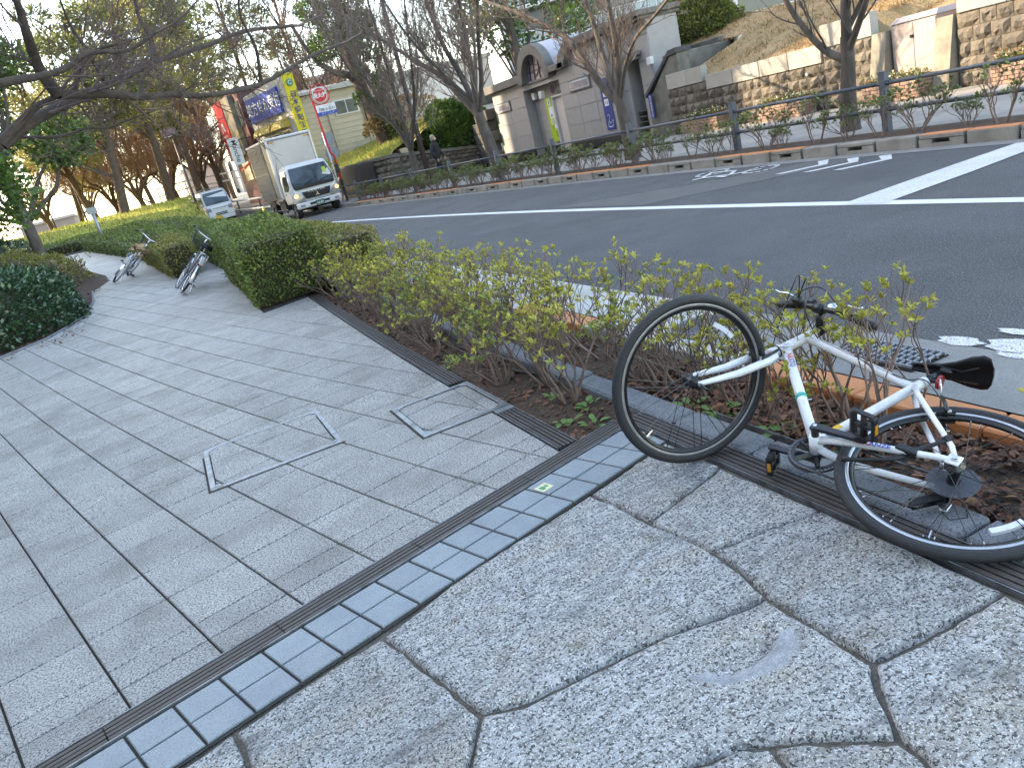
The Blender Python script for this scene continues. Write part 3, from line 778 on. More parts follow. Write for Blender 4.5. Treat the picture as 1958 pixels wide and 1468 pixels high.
b = MB(); b.box((14.75, 11.25, 0.75), (0.2, 1.2, 1.4)); b.build('recess_back', M_oldconc, wall)
for (yy, zz) in ((17.05, 0.62), (13.9, 0.95), (11.1 + 7, 0.5)):
    b = MB(); b.tube([(13.80, yy, zz), (13.92, yy, zz)], 0.035, 10); b.build('drain_pipe', M_cap, wall)

# steel cabinet in the wall recess
M_cab = mat('pinkish_beige_cabinet', (0.40, 0.335, 0.31), (0.36, 0.30, 0.28), 3, 0.55, bump=0.06, bscale=30, stain=(0.25, 0.17, 0.13), stain_scale=4, stain_amt=0.3)
cab = empty('utility_cabinet', (13.95, 11.26, 0.2)); tag(cab, 'pinkish beige two door utility cabinet standing in the wall recess', 'cabinet')
b = MB(); b.bbox((0.0, -0.50, 0.12), (0.62, 0.50, 1.30), 0.012); b.build('body', M_cab, cab)
for s_ in (-1, 1):
    b = MB(); b.bbox((-0.018, min(s_ * 0.004, s_ * 0.485), 0.15), (0.0, max(s_ * 0.004, s_ * 0.485), 1.27), 0.006); b.build('door', M_cab, cab)
b = MB(); n = 0; b.v = [(-0.03, -0.52, 1.30), (-0.03, 0.52, 1.30), (0.65, 0.52, 1.30), (0.65, -0.52, 1.30), (0.12, -0.44, 1.40), (0.12, 0.44, 1.40), (0.6, 0.44, 1.40), (0.6, -0.44, 1.40)]
b.f = [(3, 2, 1, 0), (4, 5, 6, 7), (0, 1, 5, 4), (1, 2, 6, 5), (2, 3, 7, 6), (3, 0, 4, 7)]; b.build('lid', M_cab, cab)
b = MB(); b.box((-0.028, 0.03, 1.02), (0.02, 0.07, 0.05)); b.build('handle', M_dark, cab)
b = MB(); b.box((0.3, 0, 0.0), (0.56, 0.94, 0.24)); b.build('plinth', M_oldconc, cab)

# grassy slope behind the wall
def crest(y): return max(2.25, min(3.05, 2.97 - 0.09 * (20.7 - y)))
def walltop(y): return 1.62 if y < 10.35 else 1.25 if y < 12.15 else 1.74 if y < 13.48 else 1.38 if y < 17.45 else 1.6
b = MB(); nx, ny = 34, 90
for j in range(ny):
    y = 2 + 20.5 * j / (ny - 1)
    for i in range(nx):
        x = 14.05 + (32 - 14.05) * (i / (nx - 1)) ** 1.8
        t = min(1, (x - 14.05) / 3.6); z = walltop(y) + (crest(y) - walltop(y)) * t - 0.01 * max(0, x - 18) + 0.05 * mnoise.noise((x * 1.3, y * 1.3, 5)) * min(1, t * 5) + 0.02 * mnoise.noise((x * 6, y * 6, 2)) * min(1, t * 5)
        if y > 18.3 and x < 16: z = min(z, 1.6 + (x - 14) * 0.3)
        b.v.append((x, y, z))
for j in range(ny - 1):
    for i in range(nx - 1):
        k = j * nx + i
        if b.v[k][1] > 18.2 and b.v[k][0] < 15.9: continue
        b.f.append((k, k + 1, k + nx + 1, k + nx))
M_slope = mat('dry_grass_slope', (0.36, 0.23, 0.11), (0.23, 0.155, 0.08), 1.6, 0.95, bump=1.0, bscale=18, stain=(0.20, 0.17, 0.07), stain_scale=1.2, stain_amt=0.55, speck=(0.58, 0.40, 0.22), speck_scale=35, speck_amt=0.6, speck_c=0.55)
b.build('grass_slope', M_slope, kind='structure', smooth=True)

def tufts(name, pts, size, m, seed, lean=0.5, w=0.14):
    rg = np.random.default_rng(seed); P = np.asarray(pts, float); n = len(P)
    d = rg.normal(0, lean, (n, 3)); d[:, 2] = 1; d /= np.linalg.norm(d, axis=1)[:, None]; a = rg.uniform(0, 2 * np.pi, n); wv = np.stack([np.cos(a), np.sin(a), np.zeros(n)], 1)
    L_ = size * rg.uniform(.4, 1.4, n)[:, None]
    V = np.stack([P - wv * L_ * w, P + wv * L_ * w, P + d * L_ + wv * L_ * 0.03, P + d * L_ - wv * L_ * .03], 1).reshape(-1, 3)
    return np_obj(name, V, np.arange(n * 4).reshape(-1, 4), m, kind='stuff')
def slope_z(x, y): t = min(1, (x - 14.05) / 3.6); return walltop(y) + (crest(y) - walltop(y)) * t + 0.05 * mnoise.noise((x * 1.3, y * 1.3, 5)) * min(1, t * 5)
rg_ = np.random.default_rng(4); pts = []
while len(pts) < 26000:
    x = 14.1 + 4.2 * rg_.uniform() ** 1.1; y = rg_.uniform(4, 21)
    if y > 18.2 and x < 16: continue
    if mnoise.noise((x * 1.5, y * 1.5, 9)) + 0.35 > rg_.uniform(-.2, .6): pts.append((x, y, slope_z(x, y) - 0.01))
tufts('dry_grass', pts, 0.075, mat('dry_grass_blades', (0.44, 0.29, 0.14), (0.28, 0.19, 0.085), 1.2, 0.8, island=0.4, transl=0.3), 5, 0.9)
tufts('fallen_leaves', pts[:5000], 0.06, mat('slope_leaves', (0.42, 0.22, 0.10), (0.30, 0.15, 0.08), 5, 0.8, island=0.5), 6, 3.0, 0.35)
# stair parapet and low wall left of the slope
par = empty('stair_parapet', (0, 0, 0)); tag(par, 'weathered concrete stair parapet with dark sloping coping beside the station building', 'parapet')
b = MB(); P = [(18.55, Z0), (20.2, Z0), (20.2, 1.25), (19.9, 1.36), (18.9, 2.18), (18.55, 2.22)]
b.v = [(13.93, y, z) for (y, z) in P] + [(14.35, y, z) for (y, z) in P]; b.f = [tuple(range(6)), tuple(range(11, 5, -1))] + [(i, i + 6, (i + 1) % 6 + 6, (i + 1) % 6) for i in range(6)]
b.build('parapet_wall', M_oldconc, par)
M_darkcop = mat('dark_coping', (0.07, 0.07, 0.075), (0.05, 0.05, 0.052), 8, 0.8)
b = MB(); P = [(20.25, 1.26), (20.25, 1.36), (18.85, 2.34), (18.5, 2.36), (18.5, 2.225), (18.9, 2.20)]
b.v = [(13.88, y, z) for (y, z) in P] + [(14.40, y, z) for (y, z) in P]; b.f = [tuple(range(6)), tuple(range(11, 5, -1))] + [(i, i + 6, (i + 1) % 6 + 6, (i + 1) % 6) for i in range(6)]
b.build('coping', M_darkcop, par)
lw = empty('low_wall', (16, 20.8, 1.4)); tag(lw, 'low weathered concrete wall under the evergreen bush above the stairs', 'wall')
b = MB(); b.bbox((0, -1.5, 0), (0.25, 1.5, 1.02), 0.02); b.build('wall_body', M_oldconc, lw)
b = MB(); b.bbox((-2.0, -1.75, -0.2), (0.25, -1.5, 0.85), 0.02); b.build('wall_return', M_oldconc, lw)

# ---- brick planters with flowers
M_brick = mat('pinkish_brick', (0.34, 0.22, 0.165), (0.26, 0.165, 0.125), 6, 0.85, bump=0.3, bscale=60, objrand=0.18)
M_leafmix = mat('planter_foliage', (0.10, 0.15, 0.04), (0.17, 0.17, 0.05), 9, 0.6, island=0.5, transl=0.2)
M_redleaf = mat('planter_red_leaves', (0.32, 0.06, 0.03), (0.42, 0.15, 0.04), 9, 0.6, island=0.4, transl=0.2)
M_flower = mat('pale_petals', (0.62, 0.55, 0.32), (0.6, 0.58, 0.52), 20, 0.6, island=0.3)
def leaf_cloud(n, size, fn, seed, aspect=0.5, up=0.3):
    """n folded leaves; fn(rng) gives positions"""
    rg = np.random.default_rng(seed); P = fn(rg, n); n = len(P)
    d = rg.normal(size=(n, 3)); d[:, 2] = np.abs(d[:, 2]) * 0.6 + up; d /= np.linalg.norm(d, axis=1)[:, None]
    q = rg.normal(size=(n, 3)); w = np.cross(d, q); w /= np.linalg.norm(w, axis=1)[:, None]
    s_ = size * rg.uniform(0.6, 1.3, n)[:, None]
    nn = np.cross(d, w)
    V = np.stack([P, P + d * s_ * 0.55 + w * s_ * aspect * 0.5 + nn * s_ * 0.08, P + d * s_, P + d * s_ * 0.55 - w * s_ * aspect * 0.5 + nn * s_ * 0.08], 1).reshape(-1, 3)
    F = np.arange(n * 4).reshape(-1, 4)
    return V, F
def planter(y0, y1, label, seed, redness):
    yc = (y0 + y1) / 2; hl = (y1 - y0) / 2
    t = empty('brick_planter', (13.3, yc, Z0)); tag(t, label, 'planter', 'brick flower planters along the far wall')
    b = MB(); b.box((0.24, 0, 0.17), (0.44, 2 * hl - 0.06, 0.34)); b.build('planter_core', M_joint, t)
    bh = 0.066; r_ = random.Random(seed)
    base = MB(); base.bbox((0, 0, 0.003), (0.05, 0.19, bh - 0.005), 0.006); me = base.mesh('brick', M_brick)
    half = MB(); half.bbox((0, 0, 0.003), (0.05, 0.09, bh - 0.005), 0.006); meh = half.mesh('brick', M_brick)
    for j in range(6):
        y = -hl
        if j % 2: mesh_obj('brick', meh, t, (-0.01, y, j * bh)); y += 0.098
        while y < hl - 0.05:
            if y + 0.19 > hl + 0.01: mesh_obj('brick', meh, t, (-0.01 + r_.uniform(-.003, .003), y, j * bh)); y += 0.098
            else: mesh_obj('brick', me, t, (-0.01 + r_.uniform(-.003, .003), y, j * bh)); y += 0.198
        x = 0.05
        while x < 0.4: mesh_obj('brick', me, t, (x + 0.0, -hl + 0.045, j * bh), (0, 0, R(-90))); x += 0.198
    b = MB(); b.box((0.24, 0, 0.385), (0.36, 2 * hl - 0.16, 0.03)); b.build('soil', M_soil, t)
    def fn(rg, n):
        p = np.empty((n, 3)); p[:, 0] = rg.uniform(0.03, 0.42, n); p[:, 1] = rg.uniform(-hl * 0.95, hl * 0.95, n); p[:, 2] = 0.38 + np.abs(rg.normal(0, 0.06, n)); return p
    V, F = leaf_cloud(int(900 * hl), 0.055, fn, seed); np_obj('foliage', V, F, M_leafmix, t, kind='stuff')
    V, F = leaf_cloud(int((500 if redness else 120) * hl), 0.05, fn, seed + 5); np_obj('red_leaves', V + [0, 0, 0.02], F, M_redleaf, t, kind='stuff')
    V, F = leaf_cloud(int(220 * hl), 0.04, fn, seed + 9, 0.9); np_obj('flowers', V + [-.02, 0, 0.03], F, M_flower, t, kind='stuff')
planter(16.5, 17.95, 'brick planter in the shade nearest the stair parapet, small pale flowers', 3, 0)
planter(13.65, 15.05, 'brick planter with orange and white flowers left of the bare tree trunk', 4, 0)
planter(10.72, 12.05, 'brick planter with white flowers in front of the beige cabinet', 5, 0)
planter(7.75, 9.35, 'brick planter with red leaves at the right edge past the fence post', 6, 1)

# ---- station building with arched gable
M_clad = mat('granite_cladding', (0.36, 0.34, 0.33), (0.31, 0.295, 0.285), 5, 0.7, speck=(0.2, 0.18, 0.165), speck_scale=60, speck_amt=0.4, objrand=0.05)
M_trim = mat('grey_brown_trim', (0.17, 0.155, 0.14), (0.13, 0.12, 0.11), 6, 0.75, stain=(0.08, 0.075, 0.07), stain_scale=2, stain_amt=0.5)
M_blackpl = mat('black_plinth', (0.02, 0.021, 0.024), rough=0.5)
M_glassp = mat('pinkish_stained_glass', (0.30, 0.24, 0.27), (0.20, 0.20, 0.24), 4.0, 0.15, spec=0.8)
M_white = mat('white_paint', (0.62, 0.61, 0.59), (0.58, 0.57, 0.55), 6, 0.5)
M_zinc = mat('pale_zinc_roof', (0.42, 0.45, 0.52), (0.36, 0.39, 0.45), 6, 0.45, metal=0.2)
M_doorw = mat('door_pinkish_white', (0.55, 0.50, 0.48), (0.52, 0.47, 0.45), 6, 0.5)
bld = empty('station_building', (14.0, 26.3, Z0)); tag(bld, 'small granite clad station building with an arched window and sliding door', 'building')
def Y(y): return y - 26.3
def Zb(z): return z - Z0
M_void = mat('dark_interior', (0.02, 0.018, 0.016), rough=0.9)
def bx(name, x0, x1, y0, y1, z0, z1, m, bev=0.006, parent=None):
    b = MB(); b.bbox((x0, Y(y0), Zb(z0)), (x1, Y(y1), Zb(z1)), bev); return b.build(name, m, parent or bld)
bx('wall', 0.03, 4.0, 22.05, 25.40, 0.1, 3.34, M_clad); bx('wall', 0.03, 4.0, 28.36, 31.3, 0.1, 2.86, M_clad); bx('wall', 0.42, 4.0, 25.40, 28.36, 0.1, 3.0, M_clad)
bx('plinth', -0.012, 0.03, 22.05, 25.42, 0.1, 0.36, M_blackpl); bx('plinth', -0.012, 0.03, 28.34, 31.3, 0.1, 0.36, M_blackpl); bx('plinth', 0.40, 0.42, 26.62, 28.34, 0.1, 0.36, M_blackpl)
def panels(y0, y1, zs, x, n, skip=None):
    w = (y1 - y0) / n
    for j in range(len(zs) - 1):
        for i in range(n):
            a, c = y0 + i * w, y0 + (i + 1) * w
            bx('wall_panel', x - 0.03, x + 0.004, a + 0.006, c - 0.006, zs[j] + 0.006, zs[j + 1] - 0.006, M_clad, 0.004)
panels(22.05, 25.42, [0.36, 0.95, 1.52, 2.0, 2.40, 2.86, 3.3], 0.03, 3)
panels(28.34, 31.3, [0.36, 0.95, 1.52, 2.0, 2.40, 2.84], 0.03, 2)
panels(26.6, 28.34, [0.36, 0.95, 1.52, 2.1, 2.55], 0.42, 2)
bx('lintel', 0.0, 0.42, 25.40, 28.36, 2.56, 2.78, M_clad)
bx('name_board', 0.36, 0.39, 25.42, 28.34, 2.09, 2.55, mat('sign_board_grey', (0.22, 0.21, 0.2), rough=0.6))
# windows
for (y0, y1, nm) in ((23.3, 24.72, 0), (29.66, 30.9, 0)):
    f = bx('window', -0.05, 0.02, y0, y1, 2.02, 2.40, M_trim); bx('frame', -0.062, -0.04, y0 + 0.05, y1 - 0.05, 2.06, 2.36, M_zinc, 0.01, f); bx('pane', -0.068, -0.055, y0 + 0.12, y1 - 0.12, 2.11, 2.31, M_glassp, 0.002, f)
# arch gable
def arc(cy, cz, r0, r1, x0, x1, a0, a1, n=20):
    b = MB(); P = []
    for k in range(n + 1):
        a = a0 + (a1 - a0) * k / n
        P.append([(x, Y(cy + r * math.cos(a)), Zb(cz + r * math.sin(a))) for (x, r) in ((x0, r0), (x0, r1), (x1, r1), (x1, r0))])
    for k in range(n):
        m_ = len(b.v); b.v += P[k] + P[k + 1]
        for i in range(4): j = (i + 1) % 4; b.f.append((m_ + i, m_ + j, m_ + 4 + j, m_ + 4 + i))
    b.f.append((0, 1, 2, 3)); b.f.append(tuple(len(b.v) - 4 + i for i in (3, 2, 1, 0)))
    return b
arc(26.9, 2.78, 0.90, 1.25, -0.22, 0.1, 0, PI).build('arch_hood', M_trim, bld, smooth=False)
arc(26.9, 2.78, 1.15, 1.24, 0.1, 2.6, 0, PI, 24).build('arch_roof', M_zinc, bld, smooth=True)
b = MB(); b.v = [(0.05, Y(26.9 + 0.95 * math.cos(PI * k / 20)), Zb(2.78 + 0.95 * math.sin(PI * k / 20))) for k in range(21)]; b.f = [tuple(range(21))]; aw = b.build('arched_window', M_glassp, bld)
for (pa, pb) in (((-.6, 0.0), (-.5, .75)), ((-.15, 0.0), (-.2, .9)), ((.3, 0.0), (.15, .9)), ((.65, 0), (.5, .75)), ((-.85, .35), (.85, .3)), ((-.7, .6), (.2, .1)), ((-.1, .5), (.7, .6))):
    b = MB(); b.tube([(0.03, Y(26.9 + pa[0]), Zb(2.8 + pa[1])), (0.03, Y(26.9 + pb[0]), Zb(2.8 + pb[1]))], 0.016, 5); b.build('glazing_bar', M_blackpl, aw)
bx('sill', -0.06, 0.1, 25.55, 28.25, 2.72, 2.80, M_trim)
bx('cornice', -0.22, 4.1, 28.10, 31.5, 2.86, 3.16, M_trim, 0.02); bx('cornice', -0.22, 0.3, 24.55, 25.72, 2.86, 3.06, M_trim, 0.02)
b = MB(); P = [(25.0, 2.86), (24.62, 2.86), (24.05, 3.40), (21.9, 3.40), (21.9, 3.62), (24.2, 3.62), (24.75, 3.30)]
b.v = [(-0.22, Y(y), Zb(z)) for (y, z) in P] + [(4.1, Y(y), Zb(z)) for (y, z) in P]; n = 7
b.f = [tuple(range(n)), tuple(range(2 * n - 1, n - 1, -1))] + [(i, i + n, (i + 1) % n + n, (i + 1) % n) for i in range(n)]
b.build('gable_cornice', M_trim, bld)
# sliding door and its striped guard
dr = bx('sliding_door', 0.30, 0.36, 25.48, 26.56, 0.14, 2.04, M_doorw); bx('door_frame', 0.20, 0.40, 26.56, 26.62, 0.14, 2.10, M_white); bx('door_frame', 0.20, 0.40, 25.43, 26.56, 2.045, 2.10, M_white)
bx('door_stripe', 0.285, 0.30, 25.49, 25.53, 0.3, 1.75, M_blackpl, 0.002, dr)
# green information board
M_green = mat('lime_green_board', (0.36, 0.52, 0.035), rough=0.5); M_navy = mat('navy_blue_banner', (0.012, 0.035, 0.22), rough=0.5); M_signw = mat('sign_white', (0.75, 0.76, 0.76), rough=0.5); M_ink = mat('sign_black', (0.015, 0.015, 0.018), rough=0.5)
gs = bx('green_board', 0.26, 0.285, 26.60, 27.26, 0.5, 2.09, M_green, 0.003)
def FM(y, z, x): return frame_matrix((x, Y(y), Zb(z)), (0, -1, 0), (0, 0, 1))
for (y, z, w, h, m_) in ((26.97, 1.93, 0.20, 0.24, M_signw), (26.9, 1.55, 0.34, 0.42, M_signw), (27.0, 1.22, 0.16, 0.16, M_signw), (26.78, 1.22, 0.12, 0.16, M_signw), (26.8, 1.04, 0.14, 0.15, M_signw), (26.92, 1.45, 0.12, 0.10, M_cap), (26.99, 1.03, 0.12, 0.12, mat('sign_olive', (0.25, 0.33, 0.08), rough=0.6))):
    b = MB(); b.box((0.2575 if m_ is M_signw else 0.2545, Y(y), Zb(z)), (0.003, w, h)); b.build('sign_square', m_, gs)
def pict_man(y, z, s_, x, m_, par_):
    b = MB(); b.disc((x, Y(y), Zb(z + 0.36 * s_)), (1, 0, 0), 0.10 * s_, 0.004, 12); b.box((x, Y(y), Zb(z + 0.05 * s_)), (0.003, 0.26 * s_, 0.36 * s_)); b.box((x, Y(y - 0.06 * s_), Zb(z - 0.28 * s_)), (0.003, 0.08 * s_, 0.34 * s_)); b.box((x, Y(y + 0.06 * s_), Zb(z - 0.28 * s_)), (0.003, 0.08 * s_, 0.34 * s_)); b.build('pictogram', m_, par_)
pict_man(27.0, 1.22, 0.15, 0.2535, M_ink, gs); pict_man(26.78, 1.22, 0.15, 0.2535, M_ink, gs); pict_man(26.97, 1.93, 0.2, 0.2535, M_ink, gs)
b = MB()
for q in range(3): b.tube([(0.256, Y(26.85 - q * 0.07 + 0.05 * math.cos(a)), Zb(0.78 + 0.09 * math.sin(a))) for a in [PI * 0.3 + 1.4 * PI * k / 10 for k in range(11)]], 0.006, 4)
b.build('loop_ornament', mat('dark_green_print', (0.05, 0.12, 0.02), rough=0.6), gs)
# name sign: purple roundel and lettering
M_purp = mat('purple_emblem', (0.18, 0.06, 0.20), rough=0.5)
b = MB(); b.tube([(0.355, Y(26.65 + 0.13 * math.cos(a)), Zb(2.33 + 0.13 * math.sin(a))) for a in [2 * PI * k / 24 for k in range(24)]], 0.018, 6, closed=True); b.tube([(0.355, Y(26.65), Zb(2.2)), (0.355, Y(26.65), Zb(2.46))], 0.014, 5); b.tube([(0.355, Y(26.57), Zb(2.36)), (0.355, Y(26.73), Zb(2.36))], 0.012, 5)
b.build('emblem', M_purp, bld)
text_part('千代田', 'lettering', 0.23, FM(26.08, 2.39, 0.357), M_ink, bld, bold=0.006)
text_part('Chiyoda', 'lettering', 0.14, FM(26.12, 2.19, 0.357), M_ink, bld, bold=0.003)
# blue banner with icons and a swan outline
bn = bx('blue_banner', -0.03, -0.012, 22.28, 22.80, 0.56, 2.16, M_navy, 0.002)
for z in (1.70, 1.42): b = MB(); b.box((-0.0325, Y(22.55), Zb(z)), (0.003, 0.24, 0.21)); b.build('sign_square', M_signw, bn)
pict_man(22.55, 1.70, 0.19, -0.0355, M_ink, bn); pict_man(22.50, 1.42, 0.15, -0.0355, M_ink, bn); pict_man(22.61, 1.42, 0.11, -0.0355, M_ink, bn)
sw_ = [(0.10, 0.28), (0.06, 0.33), (0.0, 0.31), (-0.01, 0.25), (0.03, 0.18), (0.05, 0.11), (0.02, 0.05), (-0.04, 0.06), (-0.12, 0.12), (-0.19, 0.13), (-0.16, 0.06), (-0.18, 0.02), (-0.14, -0.03), (-0.05, -0.07), (0.06, -0.07), (0.13, -0.02), (0.12, 0.07), (0.06, 0.14)]
b = MB(); b.tube([(-0.033, Y(22.53 + p[0]), Zb(0.72 + p[1])) for p in sw_], 0.008, 4); b.tube([(-0.033, Y(22.53 + p[0]), Zb(0.66 + p[1])) for p in ((0.12, 0.0), (0.06, 0.02), (0.0, 0.0), (-0.06, 0.02), (-0.12, 0.0))], 0.006, 4); b.build('swan_outline', M_signw, bn)
b = MB(); b.tube([(-0.033, Y(22.6), Zb(2.02)), (-0.033, Y(22.5), Zb(2.09)), (-0.033, Y(22.44), Zb(2.0))], 0.008, 4); b.build('arrow_mark', mat('sign_lightblue', (0.1, 0.3, 0.6), rough=0.5), bn)
# wall lamps, speaker boxes and red light
for (y, z, x) in ((28.02, 2.28, 0.36), (26.93, 2.24, 0.1)):
    b = MB(); b.bbox((x - 0.16, Y(y - 0.12), Zb(z - 0.13)), (x, Y(y + 0.12), Zb(z + 0.13)), 0.02); b.build('wall_lamp', M_white, bld)
b = MB(); b.bbox((-0.12, Y(23.05), Zb(2.42)), (0, Y(23.2), Zb(2.60)), 0.01); al = b.build('alarm_box', M_white, bld)
b = MB(); b.ball((-0.07, Y(23.12), Zb(2.64)), 0.065, 10, 6); b.build('red_lamp', mat('red_plastic', (0.5, 0.02, 0.015), rough=0.3), al, smooth=True)
# annex with stair opening
ax_ = empty('stair_annex', (14.36, 20.6, Z0)); tag(ax_, 'pale panelled stair annex with dark opening right of the station building', 'building')
def ab(name, x0, x1, y0, y1, z0, z1, m, bev=0.006):
    b = MB(); b.bbox((x0 - 15.3, y0 - 20.6, z0 - Z0), (x1 - 15.3, y1 - 20.6, z1 - Z0), bev); return b.build(name, m, ax_)
ab('wall', 15.3, 16.4, 21.6, 22.3, 0.1, 3.5, M_clad); ab('wall', 15.3, 16.4, 20.28, 20.95, 0.1, 3.5, M_clad); ab('wall', 15.3, 16.4, 20.95, 21.6, 2.55, 3.5, M_clad)
ab('opening', 15.75, 15.85, 20.9, 21.7, 0.1, 2.6, M_void); ab('cornice', 14.9, 16.5, 20.15, 22.3, 3.5, 3.66, M_trim, 0.02); ab('cornice', 15.0, 16.5, 20.22, 22.3, 3.40, 3.5, M_trim, 0.02)
ab('canopy', 14.85, 15.3, 20.7, 21.75, 2.50, 2.62, M_trim, 0.02); ab('canopy', 14.95, 15.3, 20.8, 21.7, 2.40, 2.5, M_trim, 0.02)
for (z0, z1) in ((0.15, 0.9), (0.9, 1.6), (1.6, 2.3), (2.3, 3.0), (3.0, 3.4)):
    ab('wall_panel', 15.27, 15.302, 20.29, 20.93, z0 + 0.006, z1 - 0.006, M_clad)
    ab('wall_panel', 15.27, 15.302, 21.62, 22.0, z0 + 0.006, z1 - 0.006, M_clad)
b = MB(); b.bbox((-0.17, -0.45, 2.0), (-0.03, -0.25, 2.22), 0.02); b.build('wall_lamp', M_white, ax_)
for k in range(5): b = MB(); b.box((0.3 + 0.0, 0.65, 0.1 + k * 0.17), (0.5, 0.64, 0.02)); b.build('step', M_oldconc, ax_)
# small blue notice on the parapet
nt_ = empty('blue_notice', (13.86, 19.98, 1.0)); tag(nt_, 'narrow vertical dark blue notice with white lettering on the stair parapet', 'sign')
b = MB(); b.box((0, 0, 0), (0.02, 0.17, 0.66)); b.build('plate', M_navy, nt_)
for k, ch in enumerate('歩行者通路注意'): text_part(ch, 'lettering', 0.09, frame_matrix((-0.013, 0, 0.26 - k * 0.088), (0, -1, 0), (0, 0, 1)), M_signw, nt_)
# dark stone wing wall left of the building
ww = empty('stone_wing_wall', (13.6, 32.4, Z0)); tag(ww, 'dark stone block wing wall between the green bush and the station building', 'wall')
M_darkst = mat('dark_wall_stone', (0.12, 0.105, 0.09), (0.075, 0.068, 0.06), 5, 0.9, bump=0.4, bscale=25, objrand=0.22)
for j in range(5):
    for i in range(4):
        y0 = -1.0 + i * 0.62 + (0.3 if j % 2 else 0); y1 = y0 + 0.6
        lim = 1.35 - max(0, (j - 2)) * 0.5
        if y0 > lim - 0.1: continue
        b = MB(); b.bbox((0, y0, j * 0.44), (0.5, min(y1, lim), j * 0.44 + 0.43), 0.02); b.build('stone_block', M_darkst, ww)

# ---- distant white apartment block above the slope
apt = empty('apartment_block', (30, 62, 0)); tag(apt, 'large white apartment block with long balconies behind the bare trees', 'building')
M_aw = mat('apartment_white', (0.62, 0.63, 0.64), (0.56, 0.57, 0.58), 1, 0.7); M_ag = mat('apartment_glass', (0.06, 0.09, 0.11), (0.10, 0.13, 0.15), 0.5, 0.2, spec=0.8); M_rail = mat('balcony_glass', (0.35, 0.44, 0.46), (0.30, 0.38, 0.40), 1, 0.3)
A0 = Vector((0, 0, 0)); ang = math.atan2(-26.0, 46.0); Ma = Matrix.Rotation(ang, 4, 'Z')
b = MB(); b.box((27, 5, 15), (54, 10, 30), Ma); b.build('wall', M_ag, apt)
for k in range(10):
    z = 1.2 + k * 2.9
    b = MB(); b.box((27, -0.7, z), (54, 1.6, 0.28), Ma); b.build('balcony_slab', M_aw, apt)
    b = MB(); b.box((27, -1.47, z + 0.62), (54, 0.05, 0.75), Ma); b.build('balustrade', M_rail, apt)
    b = MB(); b.box((27, -1.5, z + 1.06), (54, 0.1, 0.10), Ma); b.build('handrail', M_aw, apt)
    b = MB()
    for q in range(90): b.box((0.3 + q * 0.6, -1.51, z + 0.62), (0.05, 0.06, 0.85), Ma)
    b.build('balusters', M_aw, apt, kind='stuff')
me_ = MB(); me_.box((0, 0, 0), (0.35, 1.7, 29), Ma); me_ = me_.mesh('pier', M_aw)
for q in range(10): v = Ma @ Vector((0.2 + q * 6.0, -0.6, 14.5)); mesh_obj('pier', me_, apt, v)

# ---- pharmacy, red shop and retaining wall with black panels
M_cream = mat('cream_siding', (0.50, 0.42, 0.30), (0.45, 0.38, 0.275), 2, 0.75, bump=0.1, bscale=10, stain=(0.33, 0.27, 0.19), stain_scale=0.6, stain_amt=0.5)
M_greyw = mat('pale_grey_render', (0.44, 0.42, 0.38), (0.38, 0.365, 0.33), 2, 0.8, stain=(0.25, 0.23, 0.2), stain_scale=0.8, stain_amt=0.5)
M_roofp = mat('pale_metal_roof', (0.45, 0.42, 0.37), (0.38, 0.36, 0.32), 1, 0.5)
M_blue = mat('sign_blue', (0.012, 0.06, 0.36), (0.010, 0.05, 0.30), 2, 0.4); M_yellow = mat('sign_yellow', (0.68, 0.55, 0.02), rough=0.45)
ph = empty('pharmacy', (8.15, 44.0, 0)); tag(ph, 'cream two storey pharmacy with a blue sign and tall yellow corner sign', 'building')
fd = Vector((-1.45, 4.8, 0)).normalized(); sd = Vector((5.5, 0.7, 0)).normalized()
def face(name, o, d, u0, u1, z0, z1, out, m, parent=ph, thick=0.05, z0b=None):
    """board lying on a facade: o base, d along it, out outward offset"""
    nrm = Vector((d.y, -d.x, 0)) if out > 0 else Vector((-d.y, d.x, 0)); nrm = nrm * 1
    b = MB(); P = []
    for (u, z) in ((u0, z0), (u1, z0 if z0b is None else z0b), (u1, z1), (u0, z1)): P.append(o + d * u + Vector((0, 0, z)))
    q = nrm * abs(out)
    b.v = [tuple(p) for p in P] + [tuple(p + q) for p in P]; b.f = [(0, 1, 2, 3), (7, 6, 5, 4)] + [(i, i + 4, (i + 1) % 4 + 4, (i + 1) % 4) for i in range(4)]
    return b.build(name, m, parent)
O = Vector((0, 0, 0))
b = MB(); c0, c1, c2, c3 = O, O + sd * 6, O + sd * 6 + fd * 5.2, O + fd * 5.2
def hull(b, pts, zs0, zs1):
    n = len(b.v); m = len(pts); b.v += [(p.x, p.y, zs0) for p in pts] + [(p.x, p.y, z) for p, z in zip(pts, zs1)]
    b.f += [tuple(n + i for i in range(m - 1, -1, -1)), tuple(n + m + i for i in range(m))] + [(n + i, n + (i + 1) % m, n + m + (i + 1) % m, n + m + i) for i in range(m)]
hull(b, [O + sd * 0.5, c1, c2, c3 + sd * 0.5], 0, [5.5, 5.75, 5.75, 5.5]); b.build('wall', M_cream, ph)
b = MB(); hull(b, [O, O + sd * 0.55, O + sd * 0.55 + fd * 5.2, O + fd * 5.2], 0, [6.75, 6.75, 6.6, 6.6]); b.build('front_wall', M_greyw, ph)
b = MB(); hull(b, [O + sd * 0.55 - fd * 0.25, O + sd * 6.3 - fd * 0.25, O + sd * 6.3 + fd * 5.4, O + sd * 0.55 + fd * 5.4], 5.55, [5.66, 5.95, 6.4, 6.4]); b.build('roof', M_roofp, ph)
OUTF = -0.12   # facade outward is toward -x
face('blue_sign', O, fd, 0.75, 4.9, 5.05, 6.35, -0.14, M_blue)
Mt = frame_matrix(O + fd * 2.75 + Vector((-0.148, -0.045, 5.7)), -fd, (0, 0, 1))
